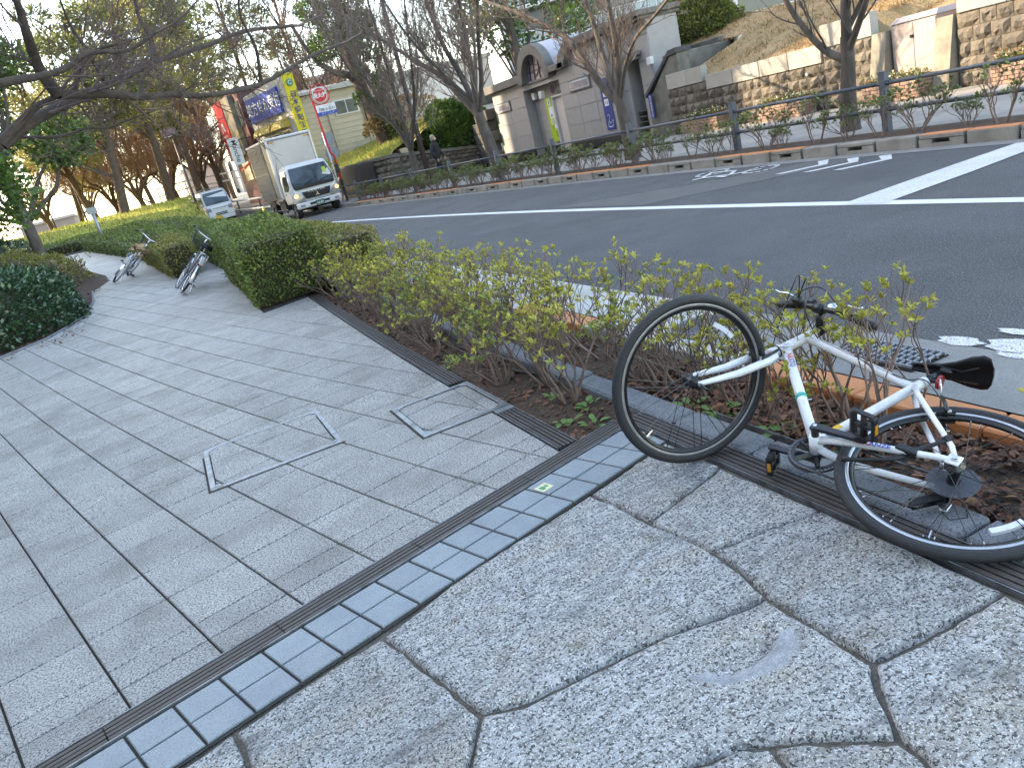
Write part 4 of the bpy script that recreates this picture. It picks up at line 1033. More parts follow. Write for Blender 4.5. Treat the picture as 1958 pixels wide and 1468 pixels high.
text_part('処方せん受付', 'lettering', 0.74, Mt, M_signw, ph, bold=0.012)
face('yellow_sign', O - fd * 0.02, sd, 0.02, 0.62, 2.4, 6.8, 0.12, M_yellow)
for k, ch in enumerate('日本調剤飯田橋駅前薬局'): text_part(ch, 'lettering', 0.36, frame_matrix(O + sd * 0.32 - fd * 0.15 + Vector((0, 0, 5.72 - k * 0.395)), sd, (0, 0, 1)), mat('sign_darkblue', (0.02, 0.05, 0.16), rough=0.5), ph, bold=0.006)
b = MB(); c_ = O + sd * 0.32 - fd * 0.16 + Vector((0, 0, 6.32)); b.disc(c_, fd, 0.19, 0.02, 20); b.build('green_emblem', mat('emblem_green', (0.03, 0.22, 0.14), rough=0.5), ph)
b = MB(); b.tube([c_ - fd * 0.02 + sd * (0.10 * math.cos(a)) + Vector((0, 0, 0.1 * math.sin(a) * (1 if a < PI else 0.8))) for a in [PI * 0.2 + 1.5 * PI * k / 10 for k in range(11)]], 0.02, 5); b.build('emblem_mark', M_signw, ph)
M_awn = mat('yellow_awning', (0.55, 0.36, 0.04), (0.42, 0.32, 0.08), 2, 0.6)
for (u0, u1) in ((0.5, 1.7), (2.0, 4.1)):
    b = MB(); n = 8
    for u in (u0, u1):
        for k in range(n + 1): a = PI / 2 * k / n; p = O + fd * u + Vector((-0.62 * math.sin(a), -0.2 * math.sin(a), 4.25 + 0.5 * math.cos(a))); b.v.append(tuple(p))
        b.v.append(tuple(O + fd * u + Vector((0, 0, 4.25))))
    for k in range(n): b.f.append((k, k + 1, n + 2 + k + 1, n + 2 + k))
    b.f += [tuple(range(n + 2)), tuple(range(2 * n + 3, n + 1, -1))]; b.build('awning', M_awn, ph)
M_win = mat('window_dark', (0.10, 0.11, 0.10), (0.05, 0.055, 0.055), 2, 0.2, spec=0.8); M_alu = mat('aluminium', (0.45, 0.45, 0.44), rough=0.4, metal=0.5)
for (u0, u1) in ((0.6, 1.6), (2.0, 3.9)):
    w_ = face('window', O, fd, u0, u1, 2.9, 4.15, -0.06, M_alu); face('pane', O, fd, u0 + 0.07, (u0 + u1) / 2 - 0.03, 2.97, 4.08, -0.075, M_win, w_); face('pane', O, fd, (u0 + u1) / 2 + 0.03, u1 - 0.07, 2.97, 4.08, -0.075, M_win, w_)
face('shop_canopy', O, fd, 0.1, 5.0, 2.2, 2.65, -0.6, mat('dark_green_canopy', (0.05, 0.06, 0.05), rough=0.7))
w_ = face('window', O, sd, 2.35, 3.75, 4.2, 5.0, 0.06, M_alu); face('pane', O, sd, 2.42, 3.02, 4.27, 4.93, 0.075, M_win, w_); face('pane', O, sd, 3.08, 3.68, 4.27, 4.93, 0.075, M_win, w_)
face('shutter', O, sd, 4.25, 4.95, 3.3, 4.9, 0.07, mat('grey_shutter', (0.22, 0.24, 0.26), rough=0.5))
for u in (1.9, 3.95): b = MB(); b.tube([O + sd * u - fd * 0.06 + Vector((0, 0, z)) for z in (0.2, 2.5, 5.4)], 0.04, 6); b.build('downpipe', M_cream, ph)
for k in range(16): b = MB(); z = 1.0 + 0.28 * k; p = O + sd * 3.3 - fd * 0.012 + Vector((0, 0, z)); b.box((0, 0, 0), (5.2, 0.02, 0.012)); b.xform(frame_matrix(p, sd, (0, 0, 1)) @ Matrix.Rotation(R(90), 4, 'X')); b.build('siding_joint', mat('siding_line', (0.36, 0.30, 0.21), rough=0.8), ph)
face('air_conditioner', O, sd, 4.2, 4.9, 1.75, 2.25, 0.35, M_greyw)
# second pale shed to the right of the pharmacy
sh = empty('pale_shed', (13.9, 46.5, 1.3)); tag(sh, 'pale corrugated shed right of the pharmacy behind the leaning tree', 'shed')
b = MB(); b.box((0.3, 1.0, 1.5), (2.2, 3.0, 3.4)); b.build('wall', M_greyw, sh)
for k in range(12): b = MB(); b.box((-0.7 + k * 0.18, -0.52, 1.5), (0.03, 0.04, 3.3)); b.build('rib', M_cream, sh)

rb = empty('red_shop_building', (6.45, 49.6, 0)); tag(rb, 'dark red and black shop building with a tall red banner sign', 'building')
M_maroon = mat('maroon_wall', (0.10, 0.022, 0.028), (0.08, 0.018, 0.022), 2, 0.6); M_red = mat('banner_red', (0.40, 0.012, 0.02), rough=0.45); M_photo = mat('dark_poster', (0.06, 0.06, 0.065), (0.22, 0.20, 0.18), 1.1, 0.4, stain=(0.45, 0.38, 0.1), stain_scale=1.2, stain_amt=0.5)
fr = Vector((-0.65, 5.4, 0)).normalized(); O2 = Vector((0, 0, 0))
b = MB(); hull(b, [O2, O2 + sd * 4, O2 + sd * 4 + fr * 5.6, O2 + fr * 5.6], 0, [7.3, 7.3, 7.3, 7.3]); b.build('wall', M_maroon, rb)
face('red_banner', O2, fr, 3.3, 5.5, 3.6, 7.1, -0.35, M_red, rb); face('poster', O2, fr, 1.3, 3.25, 3.7, 7.1, -0.3, M_photo, rb); face('window', O2, fr, 0.3, 1.1, 5.2, 6.6, -0.05, M_win, rb)
face('window', O2, fr, 0.8, 2.0, 2.2, 3.4, -0.05, M_alu, rb); face('window', O2, fr, 2.4, 4.2, 2.2, 3.3, -0.05, M_win, rb)
p = O2 + fr * 4.4 + Vector((-0.37, -0.03, 5.6))
b = MB(); Mh = frame_matrix(p, -fr, (0, 0, 1))
for q in (((-0.34, -0.25), (-0.12, 0.28), (0.0, 0.0)), ((0.34, -0.25), (0.12, 0.28), (0.0, 0.0))): b.tube([Mh @ Vector((x, y, 0)) for (x, y) in q], 0.05, 5)
b.build('banner_emblem', M_signw, rb); text_part('meatshop', 'lettering', 0.3, Mh @ Matrix.Translation((0, -0.5, 0)), M_signw, rb)
b = MB()
for k in range(5): b.box((p.x - 0.0, p.y, p.z - 0.8 - k * 0.09), (0.02, 0.9 - 0.1 * (k % 2), 0.03))
b.build('small_print', M_signw, rb, kind='stuff')
b = MB(); b.box((-0.5, 1.0, 3.35), (0.9, 2.4, 0.08)); b.v = [(x, y, z - (0.5 if x < -0.6 else 0)) for (x, y, z) in b.v]; b.build('red_awning', mat('awning_red', (0.45, 0.03, 0.02), rough=0.6), rb)
hs = empty('hanging_sign', (5.35, 49.4, 3.6)); tag(hs, 'white projecting sign with brush lettering below the red banner', 'sign')
b = MB(); b.box((0, 0, 0.3), (0.62, 0.1, 1.5)); b.build('panel', M_signw, hs)
text_part('Manche', 'lettering', 0.40, frame_matrix((0, -0.055, 0.3), (0, 0, -1), (1, 0, 0)), M_ink, hs, bold=0.004)
b = MB(); b.tube([(0.2, 0, 0.9), (1.1, 0.1, 0.9)], 0.03, 6); b.build('bracket', M_ink, hs)

rw = empty('stone_retaining_wall', (0, 0, 0)); tag(rw, 'low rough stone retaining wall under the sunlit grass bank behind the truck', 'retaining wall')
W0, W1, W2 = Vector((9.2, 31.7, 0)), Vector((7.9, 38.5, 0)), Vector((13.6, 33.2, 0))
def rwall(P, Q, zt0, zt1, nst, seed):
    d = (Q - P); L = d.length; d.normalize(); Mx = frame_matrix(P, d, (0, 0, 1))
    k = 0; r_ = random.Random(seed); rows = 5
    for j in range(rows):
        u = 0
        while u < L - 0.05:
            w_ = min(r_.uniform(0.3, 0.5), L - u); t = (u + w_ / 2) / L; zt = zt0 + (zt1 - zt0) * t; z0 = 0.1 + (zt - 0.1) * j / rows; z1 = 0.1 + (zt - 0.1) * (j + 1) / rows
            bb_ = rock(0.01, w_ - 0.01, z0 + 0.01, z1 - 0.01, 0.0, seed * 100 + k, 0.10); k += 1
            bb_.v = [tuple(P + d * (u + v[1]) + Vector((d.y, -d.x, 0)) * (-v[0]) + Vector((0, 0, v[2]))) for v in bb_.v]
            bb_.build('wall_stone', M_stone, rw); u += w_
    b = MB(); nn = Vector((d.y, -d.x, 0)); Pq = [P + nn * 0.06, Q + nn * 0.06, Q - nn * 0.3, P - nn * 0.3]
    hull(b, Pq, 0.0, [zt0, zt1, zt1, zt0]); b.v = [tuple(Vector(v) - nn * 0.09) for v in b.v]; b.build('core', M_joint, rw)
    b = MB(); n = 0; Pq = [P + nn * 0.08, Q + nn * 0.08, Q - nn * 0.3, P - nn * 0.3]; b.v = [(q.x, q.y, z + 0.003) for q, z in zip(Pq, (zt0, zt1, zt1, zt0))] + [(q.x, q.y, z + 0.13) for q, z in zip(Pq, (zt0, zt1, zt1, zt0))]
    b.f = [(3, 2, 1, 0), (4, 5, 6, 7)] + [(i, (i + 1) % 4, (i + 1) % 4 + 4, i + 4) for i in range(4)]; b.build('coping', M_oldconc, rw)
rwall(W1, W0, 1.42, 1.42, 0, 3); rwall(W0, W2, 1.42, 0.9, 0, 4)
for k, (u0, u1) in enumerate(((0.30, 0.52), (0.525, 0.80))):
    a = W1.lerp(W0, u0) + Vector((-0.22, -0.04, 0)); c = W1.lerp(W0, u1) + Vector((-0.22, -0.04, 0)); d = (c - a)
    b = MB(); b.box((d.length / 2, 0.0, 0), (d.length, 1.40 - 0.02 * k, 0.05)); b.xform(frame_matrix(a + Vector((0, 0, 0.78)), d, (0, 0, 1)))
    b.build('black_board', mat('matt_black_board', (0.02, 0.022, 0.028), (0.03, 0.032, 0.04), 1.5, 0.5, stain=(0.09, 0.09, 0.1), stain_scale=2, stain_amt=0.3), label=('black sheet board leaning on the stone wall, nearest the truck', 'black sheet board leaning on the stone wall, nearest the thin tree')[k], cat='board', group='black boards against the stone wall')
# sunlit grass bank
b = MB(); nx, ny = 26, 40
for j in range(ny):
    for i in range(nx):
        u, v = i / (nx - 1), j / (ny - 1)
        P = W0.lerp(Vector((6.9, 46, 0)), v); Q = Vector((13.3, 35.6, 0)).lerp(Vector((15, 50, 0)), v)
        q = P.lerp(Q, u); z = 1.50 + 1.35 * u ** 0.8 - 0.35 * (1 - v) * (1 - abs(u - 0.2)) * (q.x > 10.2) + 0.06 * mnoise.noise((q.x, q.y, 3))
        b.v.append((q.x, q.y, z - (0.12 if u == 0 else 0)))
for j in range(ny - 1):
    for i in range(nx - 1): k = j * nx + i; b.f.append((k, k + 1, k + nx + 1, k + nx))
M_bank = mat('sunny_grass', (0.36, 0.33, 0.10), (0.24, 0.25, 0.06), 2.6, 0.9, bump=1.0, bscale=12, stain=(0.42, 0.27, 0.12), stain_scale=0.5, stain_amt=0.7)
gbk = b.build('grass_bank', M_bank, kind='structure', smooth=True)
V_ = np.array(b.v).reshape(ny, nx, 3); rg_ = np.random.default_rng(8); pts = []
for k in range(16000):
    j, i = rg_.uniform(0, ny - 1.01), rg_.uniform(0, nx - 1.01); j0, i0 = int(j), int(i); fj, fi = j - j0, i - i0
    pts.append(V_[j0, i0] * (1 - fi) * (1 - fj) + V_[j0, i0 + 1] * fi * (1 - fj) + V_[j0 + 1, i0] * (1 - fi) * fj + V_[j0 + 1, i0 + 1] * fi * fj)
tufts('bank_grass', pts, 0.16, mat('bank_grass_blades', (0.42, 0.40, 0.10), (0.30, 0.33, 0.07), 1.5, 0.8, island=0.4, transl=0.35, stain=(0.45, 0.27, 0.12), stain_scale=0.6, stain_amt=0.6), 9, 0.6, 0.12)

# ---- unseen blocks added on the left to cast shade over the plaza and road
M_blocker = mat('blocker_grey', (0.34, 0.33, 0.31), (0.28, 0.275, 0.26), 0.5, 0.8)
def blocker(x0, x1, y0, y1, h, label):  # unseen shade caster, dressed as a building with window bands
    t = empty('shade_blocker', ((x0 + x1) / 2, (y0 + y1) / 2, 0)); tag(t, label, 'building')
    b = MB(); b.box((0, 0, h / 2 - 0.2), (x1 - x0, y1 - y0, h)); b.build('wall', M_blocker, t)
    fl = MB(); fl.box((0, 0, 0), (0.12, y1 - y0 - 1.0, 1.5)); me = fl.mesh('window_band', M_ag)
    for k in range(int(h / 3.4)): mesh_obj('window_band', me, t, ((x1 - x0) / 2 + 0.02, 0, 2.0 + k * 3.4))
blocker(-36, -20, -45, 50.0, 23.0, 'long grey office left of the plaza, unseen, added to shade plaza and road')
blocker(-36, -20, 50.2, 57.5, 21.0, 'lower end piece of the grey boxes on the left, unseen, added to shade the truck')
blocker(-21.9, -20.3, 43.0, 56.2, 36.0, 'taller slim grey office on the left, unseen, added to shade the station front')  # thin added slab, sized so its shadow covers the station front
# ------------------------------------------------------------------ white bicycle lying on its side
RB = Matrix(((-0.2503713, 0.9605061, 0.1214176), (0.9490824, 0.2187351, 0.2267102), (0.1911983, 0.1719971, -0.9663644)))
bike = empty('bicycle', (1.9167, 1.5173, 0.1145)); bike.rotation_mode = 'QUATERNION'; bike.rotation_quaternion = RB.to_quaternion()
tag(bike, 'white hybrid bicycle lying on its side across the drain and shrub bed', 'bicycle')
M_wht = mat('white_frame_enamel', (0.80, 0.81, 0.83), (0.76, 0.77, 0.79), 20, 0.25, coat=0.4, stain=(0.50, 0.47, 0.43), stain_scale=16, stain_amt=0.35, speck=(0.35, 0.32, 0.3), speck_scale=160, speck_amt=0.4, speck_c=0.62)
M_tyre = mat('bicycle_rubber', (0.022, 0.023, 0.025), (0.016, 0.017, 0.018), 80, 0.6, bump=0.3, bscale=300)
M_rimb = mat('black_rim', (0.012, 0.012, 0.013), rough=0.25)
M_rims = mat('silver_brake_track', (0.58, 0.60, 0.64), (0.50, 0.52, 0.55), 30, 0.28, metal=0.6)
M_rimd = mat('worn_brake_track', (0.36, 0.35, 0.34), (0.25, 0.245, 0.24), 30, 0.35, metal=0.5)
M_blk = mat('black_anodised', (0.012, 0.012, 0.014), rough=0.3, spec=0.6)
M_blkp = mat('black_plastic', (0.016, 0.016, 0.018), rough=0.5)
M_chrome = mat('bright_alloy', (0.68, 0.69, 0.71), rough=0.18, metal=0.9)
M_chain = mat('chain_steel', (0.10, 0.095, 0.09), (0.17, 0.16, 0.15), 200, 0.35, metal=0.8)
M_refl = mat('clear_reflector', (0.66, 0.69, 0.74), (0.60, 0.62, 0.68), 60, 0.15, spec=0.8)
M_redr = mat('red_reflector', (0.42, 0.01, 0.015), (0.28, 0.008, 0.01), 60, 0.12, spec=0.8, bump=0.3, bscale=300)
M_amber = mat('amber_reflector', (0.62, 0.26, 0.01), rough=0.15, spec=0.8)
M_disc = bpy.data.materials.new('smoked_disc'); M_disc.use_nodes = True
_n = M_disc.node_tree.nodes; _l = M_disc.node_tree.links; _n['Principled BSDF'].inputs['Base Color'].default_value = (0.10, 0.11, 0.13, 1); _n['Principled BSDF'].inputs['Roughness'].default_value = 0.25
_t = _n.new('ShaderNodeBsdfTransparent'); _m = _n.new('ShaderNodeMixShader'); _m.inputs[0].default_value = 0.5; _l.new(_t.outputs[0], _m.inputs[1]); _l.new(_n['Principled BSDF'].outputs[0], _m.inputs[2]); _l.new(_m.outputs[0], _n['Material Output'].inputs[0])
Sv = Vector((-0.3337, 0.9427, 0.0)); Nv = Vector((0.9427, 0.3337, 0.0)); Wv = Vector((0, 0, 1))
FA = Vector((1.0202, 0, 0)); HB = Vector((0.8372, 0.373, 0)); HT = Vector((0.7804, 0.5334, 0)); BBk = Vector((0.4255, -0.065, 0)); ST = Vector((0.2829, 0.4013, 0)); RA = Vector((0, 0, 0))
MS = Matrix.Translation(HB) @ Matrix.Rotation(1.3450749, 4, Sv) @ Matrix.Translation(-HB)

def lathe(b, prof, c, n=64, M=None, a0=0.0, a1=2 * PI):
    """revolve closed profile [(r, w)] round the w axis through c"""
    base = len(b.v); full = abs(a1 - a0 - 2 * PI) < 1e-6; m = n if full else n + 1; p = len(prof)
    for k in range(m):
        a = a0 + (a1 - a0) * k / n
        for (r, w) in prof:
            q = Vector((c[0] + r * math.cos(a), c[1] + r * math.sin(a), c[2] + w)); q = M @ q if M else q; b.v.append(tuple(q))
    for k in range(n):
        k2 = (k + 1) % m
        for i in range(p):
            j = (i + 1) % p; b.f.append((base + k * p + i, base + k * p + j, base + k2 * p + j, base + k2 * p + i))
    if not full:
        b.f.append(tuple(base + i for i in range(p))); b.f.append(tuple(base + n * p + i for i in range(p - 1, -1, -1)))
    return b
def circ(R_, rc, n=12, sq=1.0): return [(R_ + rc * math.cos(2 * PI * k / n), rc * sq * math.sin(2 * PI * k / n)) for k in range(n)]
def wheel(c, M, rear, parent):
    w = bpy.data.objects.new('wheel', None); w.empty_display_size = 0.05; col.objects.link(w); w.parent = parent
    b = MB(); lathe(b, circ(0.3265, 0.0195, 14), c, 96, M); b.build('tyre', M_tyre, w, True)
    b = MB(); lathe(b, [(0.315, -0.011), (0.318, -0.008), (0.318, 0.008), (0.315, 0.011), (0.302, 0.0112), (0.286, 0.006), (0.284, 0.0), (0.286, -0.006), (0.302, -0.0112)], c, 96, M); b.build('rim', M_rimb, w, True)
    for s_ in (-1, 1):
        b = MB(); lathe(b, [(0.3145, s_ * 0.0105), (0.3145, s_ * 0.0122), (0.3015, s_ * 0.0122), (0.3015, s_ * 0.0105)], c, 96, M); b.build('brake_track', M_rims if rear else M_rimd, w, True)
    hw = 0.066 if rear else 0.05
    b = MB(); prof = [(0.010, -hw), (0.016, -hw + 0.006), (0.016, -hw + 0.018), (0.026 if not rear else 0.030, -hw + 0.020), (0.026 if not rear else 0.030, -hw + 0.024), (0.019, -hw + 0.032), (0.017, 0.0), (0.019, hw - 0.036), (0.026 if not rear else 0.032, hw - 0.028), (0.026 if not rear else 0.032, hw - 0.024), (0.017, hw - 0.02), (0.017, hw - 0.006), (0.010, hw), (0.003, hw), (0.003, -hw)]
    lathe(b, prof, c, 24, M); b.build('hub', M_blk, w, True)
    ns = 28
    for side in (-1, 1):
        fw = side * (hw - 0.024) * (0.75 if rear and side > 0 else 1); ra = 0.022 if not rear else 0.027
        for i in range(ns // 2):
            a = 2 * PI * (i + (0.25 if side > 0 else 0)) / (ns // 2); cr = (1 if i % 2 else -1) * R(62)
            p = Vector((ra * math.cos(a + cr), ra * math.sin(a + cr), fw)); q = Vector((0.287 * math.cos(a), 0.287 * math.sin(a), side * 0.002))
            b = MB(); b.tube([M @ (Vector(c) + p), M @ (Vector(c) + q)], 0.0015, 5); b.build('spoke', M_blk, w)
            if rear:
                dd = (p - q).normalized(); b = MB(); b.tube([M @ (Vector(c) + q), M @ (Vector(c) + q + dd * 0.012)], 0.0021, 5); b.build('spoke_nipple', M_chrome, w)
    # reflector fixed to the spokes
    a = R(-147) if rear else R(73); P = []; 
    for k in range(9): aa = a + R(-15 + 30 * k / 8) * (1.0); P.append((0.18 * math.cos(aa), 0.18 * math.sin(aa)))
    b = MB(); lathe(b, [(0.230, -0.007), (0.230, 0.006), (0.249, 0.006), (0.249, -0.007)], c, 8, M, a - R(12), a + R(12)); b.build('wheel_reflector', M_refl, w)
    # valve
    b = MB(); a = R(-100); b.tube([M @ (Vector(c) + Vector((r * math.cos(a), r * math.sin(a), 0))) for r in (0.285, 0.25)], 0.003, 6); b.build('valve', M_chrome, w)
    return w
Id = Matrix.Identity(4)
wheel(RA, Id, True, bike); wheel(FA, MS, False, bike)

# frame
fb = MB()
def tubew(b, P, r, n=14, **k): b.tube(P, r, n, **k)
tubew(fb, [HB - Sv * 0.012, HB + Sv * 0.02, HT - Sv * 0.02, HT + Sv * 0.008], [0.024, 0.0225, 0.0225, 0.0235], 18)
DTt = HB + Sv * 0.035; TTt = HT - Sv * 0.03
tubew(fb, [DTt, DTt.lerp(BBk, 0.15), BBk], [0.0245, 0.0205, 0.0185], 16)
TTb = BBk.lerp(ST, 0.93)
tubew(fb, [TTt, TTt.lerp(TTb, 0.1), TTt.lerp(TTb, 0.85), TTb], [0.0215, 0.0185, 0.0165, 0.0155], 16)
tubew(fb, [BBk, BBk.lerp(ST, 0.96), BBk.lerp(ST, 1.03)], [0.018, 0.018, 0.0195], 16)
tubew(fb, [BBk - Wv * 0.036, BBk + Wv * 0.036], 0.0215, 20)
for s_ in (-1, 1):
    e = RA + Wv * s_ * 0.064
    tubew(fb, [BBk + Vector((-0.01, 0, s_ * 0.018)), BBk + Vector((-0.05, 0.004, s_ * 0.034)), BBk + Vector((-0.13, 0.012, s_ * 0.050)), e + Vector((0.035, -0.004, 0)), e + Vector((0.008, 0.0, 0))], [0.015, 0.0145, 0.0135, 0.0105, 0.0095], 12)
    sc_ = BBk.lerp(ST, 0.92)
    tubew(fb, [sc_ + Vector((-0.006, 0, s_ * 0.012)), sc_ + Vector((-0.05, -0.07, s_ * 0.036)), e + Vector((0.035, 0.06, s_ * 0.0)), e + Vector((0.004, 0.012, 0))], [0.011, 0.010, 0.009, 0.008], 12)
    fb.bbox((-0.016, -0.018, e.z - 0.0035), (0.026, 0.026, e.z + 0.0035), 0.002)
fb.build('frame', M_wht, bike, True)
b = MB(); tubew(b, [BBk.lerp(ST, 1.0), BBk.lerp(ST, 1.045)], 0.0215, 16); b.build('seat_clamp', M_wht, bike, True)
b = MB(); tubew(b, [DTt.lerp(BBk, 0.555), DTt.lerp(BBk, 0.585)], 0.0222, 16); b.build('green_band', mat('turquoise_decal', (0.0, 0.42, 0.33), rough=0.35), bike, True)
for f_ in (0.42, 0.60): b = MB(); q = DTt.lerp(BBk, f_) + Vector((-0.014, 0.016, 0)); b.tube([q, q + Vector((-0.008, 0.010, 0))], 0.0035, 8); b.build('bottle_boss', M_chrome, bike)
# decals facing up (the left side of the frame)
M_dred = mat('decal_red', (0.60, 0.05, 0.05), rough=0.3); M_dblue = mat('decal_blue', (0.05, 0.06, 0.30), rough=0.3)
dd = (BBk - DTt).normalized(); up_ = Vector((0, 0, -1))
def decal(s_, p, d, size, m, bold=0.0006):
    ydir = up_.cross(d); text_part(s_, 'lettering', size, frame_matrix(p, d, ydir), m, bike, align='LEFT', bold=bold)
p0 = DTt.lerp(BBk, 0.13) - Wv * 0.0245; decal('NE', p0 + Vector((0, 0, 0)), dd, 0.030, M_dred); decal('STO', p0 + dd * 0.040, dd, 0.030, M_dblue)
cs0 = BBk + Vector((-0.138, 0.003, -0.0675)); csd = Vector((-0.40, 0.065, -0.03)).normalized()
decal('VAC', cs0, csd, 0.026, M_dred, 0.001); decal('ANZE', cs0 + csd * 0.045, csd, 0.026, M_dblue, 0.001)
b = MB(); b.xform(Id); b.box((0, 0, 0), (0.045, 0.008, 0.0008)); b.xform(frame_matrix(BBk + Vector((-0.06, 0.010, -0.0535)), csd, (0, 1, 0))); b.build('blue_label', M_dblue, bike)
b = MB(); b.box((0, 0, 0), (0.030, 0.020, 0.0008)); stq = BBk.lerp(ST, 0.20); b.xform(frame_matrix(stq - Wv * 0.0186, (ST - BBk), (1, 0, 0))); b.build('yellow_label', mat('decal_yellow', (0.7, 0.38, 0.03), rough=0.4), bike)

# fork, stem, bars: all turned with the steering
fk_ = MB()
crown = HB - Sv * 0.030
fk_.tube([MS @ (HB - Sv * 0.012), MS @ (HB - Sv * 0.045)], [0.024, 0.026], 16)
for s_ in (-1, 1):
    P = [crown - Sv * 0.004 + Wv * s_ * 0.010, crown - Sv * 0.018 + Wv * s_ * 0.036, crown - Sv * 0.06 + Wv * s_ * 0.047 + Nv * 0.002, crown - Sv * 0.20 + Wv * s_ * 0.050 + Nv * 0.012, FA + Wv * s_ * 0.053 + Sv * 0.03 - Nv * 0.006, FA + Wv * s_ * 0.053]
    fk_.tube([MS @ q for q in P], [0.019, 0.0185, 0.0175, 0.015, 0.0105, 0.0095], 14)
fk_.build('fork', M_wht, bike, True)
b = MB(); b.tube([MS @ (HB - Sv * 0.010), MS @ (HB - Sv * 0.004)], 0.0262, 18); b.build('headset_ring', M_blk, bike, True)
top = HT + Sv * 0.050; cl = HT + Sv * 0.055 + Nv * 0.095
b = MB(); b.tube([MS @ (HT + Sv * 0.008), MS @ (HT + Sv * 0.075)], [0.0215, 0.0185], 16)
b.tube([MS @ (HT + Sv * 0.040 + Nv * 0.004), MS @ (cl - Nv * 0.01)], [0.0165, 0.0155], 14); b.tube([MS @ (cl - Wv * 0.024), MS @ (cl + Wv * 0.024)], 0.0215, 16)
b.build('stem', M_blk, bike, True)
bars = MB(); bars.tube([MS @ (cl + Wv * x + Nv * (-0.035 * max(0, abs(x) - 0.08) / 0.22) + Sv * 0.012 * min(1, abs(x) / 0.15)) for x in (-0.285, -0.2, -0.1, -0.04, 0.04, 0.1, 0.2, 0.285)], 0.0128, 12); hbobj = bars.build('handlebar', M_blk, bike, True)
for s_ in (-1, 1):
    f_ = lambda x: cl + Wv * s_ * x + Nv * (-0.035 * max(0, x - 0.08) / 0.22) + Sv * 0.012
    b = MB(); b.tube([MS @ f_(x) for x in (0.165, 0.17, 0.283, 0.292)], [0.015, 0.0175, 0.0165, 0.013], 14); b.build('grip', M_blkp, bike, True)
    b = MB(); c_ = f_(0.135); Mx = MS
    b.bbox((-0.022, -0.018, -0.026), (0.022, 0.014, 0.026), 0.006, Mx @ Matrix.Translation(c_ + Nv * 0.018 - Sv * 0.004)); b.tube([Mx @ (c_ + Wv * -0.012), Mx @ (c_ + Wv * 0.012)], 0.0185, 14)
    b.build('shifter', M_blkp, bike, True)
    b = MB(); b.tube([Mx @ (c_ + Nv * 0.03 - Sv * 0.005), Mx @ (c_ + Nv * 0.052 - Sv * 0.014 + Wv * s_ * 0.05), Mx @ (c_ + Nv * 0.05 - Sv * 0.018 + Wv * s_ * 0.10), Mx @ (c_ + Nv * 0.056 - Sv * 0.018 + Wv * s_ * 0.125)], [0.0055, 0.005, 0.0048, 0.0055], 8); b.build('brake_lever', M_chrome, bike, True)
b = MB(); b.ball(tuple(MS @ (cl - Wv * 0.06 + Sv * 0.02 + Nv * 0.01)), 0.022, 14, 8, (1.0, 1.0, 0.6)); b.build('bell', M_chrome, bike, True)
b = MB(); b.bbox((-0.02, -0.012, -0.018), (0.02, 0.016, 0.018), 0.005, MS @ Matrix.Translation(cl + Wv * 0.075 + Sv * 0.028)); b.build('gear_display', M_blk, bike)

# cranks, chainring, pedals, chain
def crank(a_deg, w0, side):
    a = R(a_deg); d = Vector((math.cos(a), math.sin(a), 0)); n_ = Vector((-d.y, d.x, 0))
    c0 = BBk + Wv * w0; c1 = BBk + d * 0.17 + Wv * (w0 + side * 0.012)
    b = MB(); b.tube([BBk + Wv * side * 0.036, c0 + Wv * side * 0.006], 0.0135, 16)
    m_ = len(b.v); P = []
    for t, hw, ht in ((-0.08, 0.012, 0.006), (0.0, 0.016, 0.0075), (0.15, 0.0125, 0.007), (0.5, 0.0115, 0.0065), (0.9, 0.0115, 0.006), (1.0, 0.013, 0.006), (1.07, 0.008, 0.005)):
        q = c0.lerp(c1, t); P.append([q + n_ * hw - Wv * ht, q + n_ * hw + Wv * ht, q - n_ * hw + Wv * ht, q - n_ * hw - Wv * ht])
    for r_ in P: b.v += [tuple(x) for x in r_]
    for k in range(len(P) - 1):
        for i in range(4): j = (i + 1) % 4; b.f.append((m_ + k * 4 + i, m_ + k * 4 + j, m_ + k * 4 + 4 + j, m_ + k * 4 + 4 + i))
    b.f.append((m_, m_ + 1, m_ + 2, m_ + 3)); e_ = m_ + 4 * (len(P) - 1); b.f.append((e_ + 3, e_ + 2, e_ + 1, e_))
    cr = b.build('crank_arm', M_blk, bike)
    for q in (c0 + Wv * side * 0.008, c1 + Wv * side * 0.007):
        b = MB(); b.tube([q, q + Wv * side * 0.002], 0.007, 12); b.build('crank_bolt', M_chrome, cr)
    return c1, d, n_
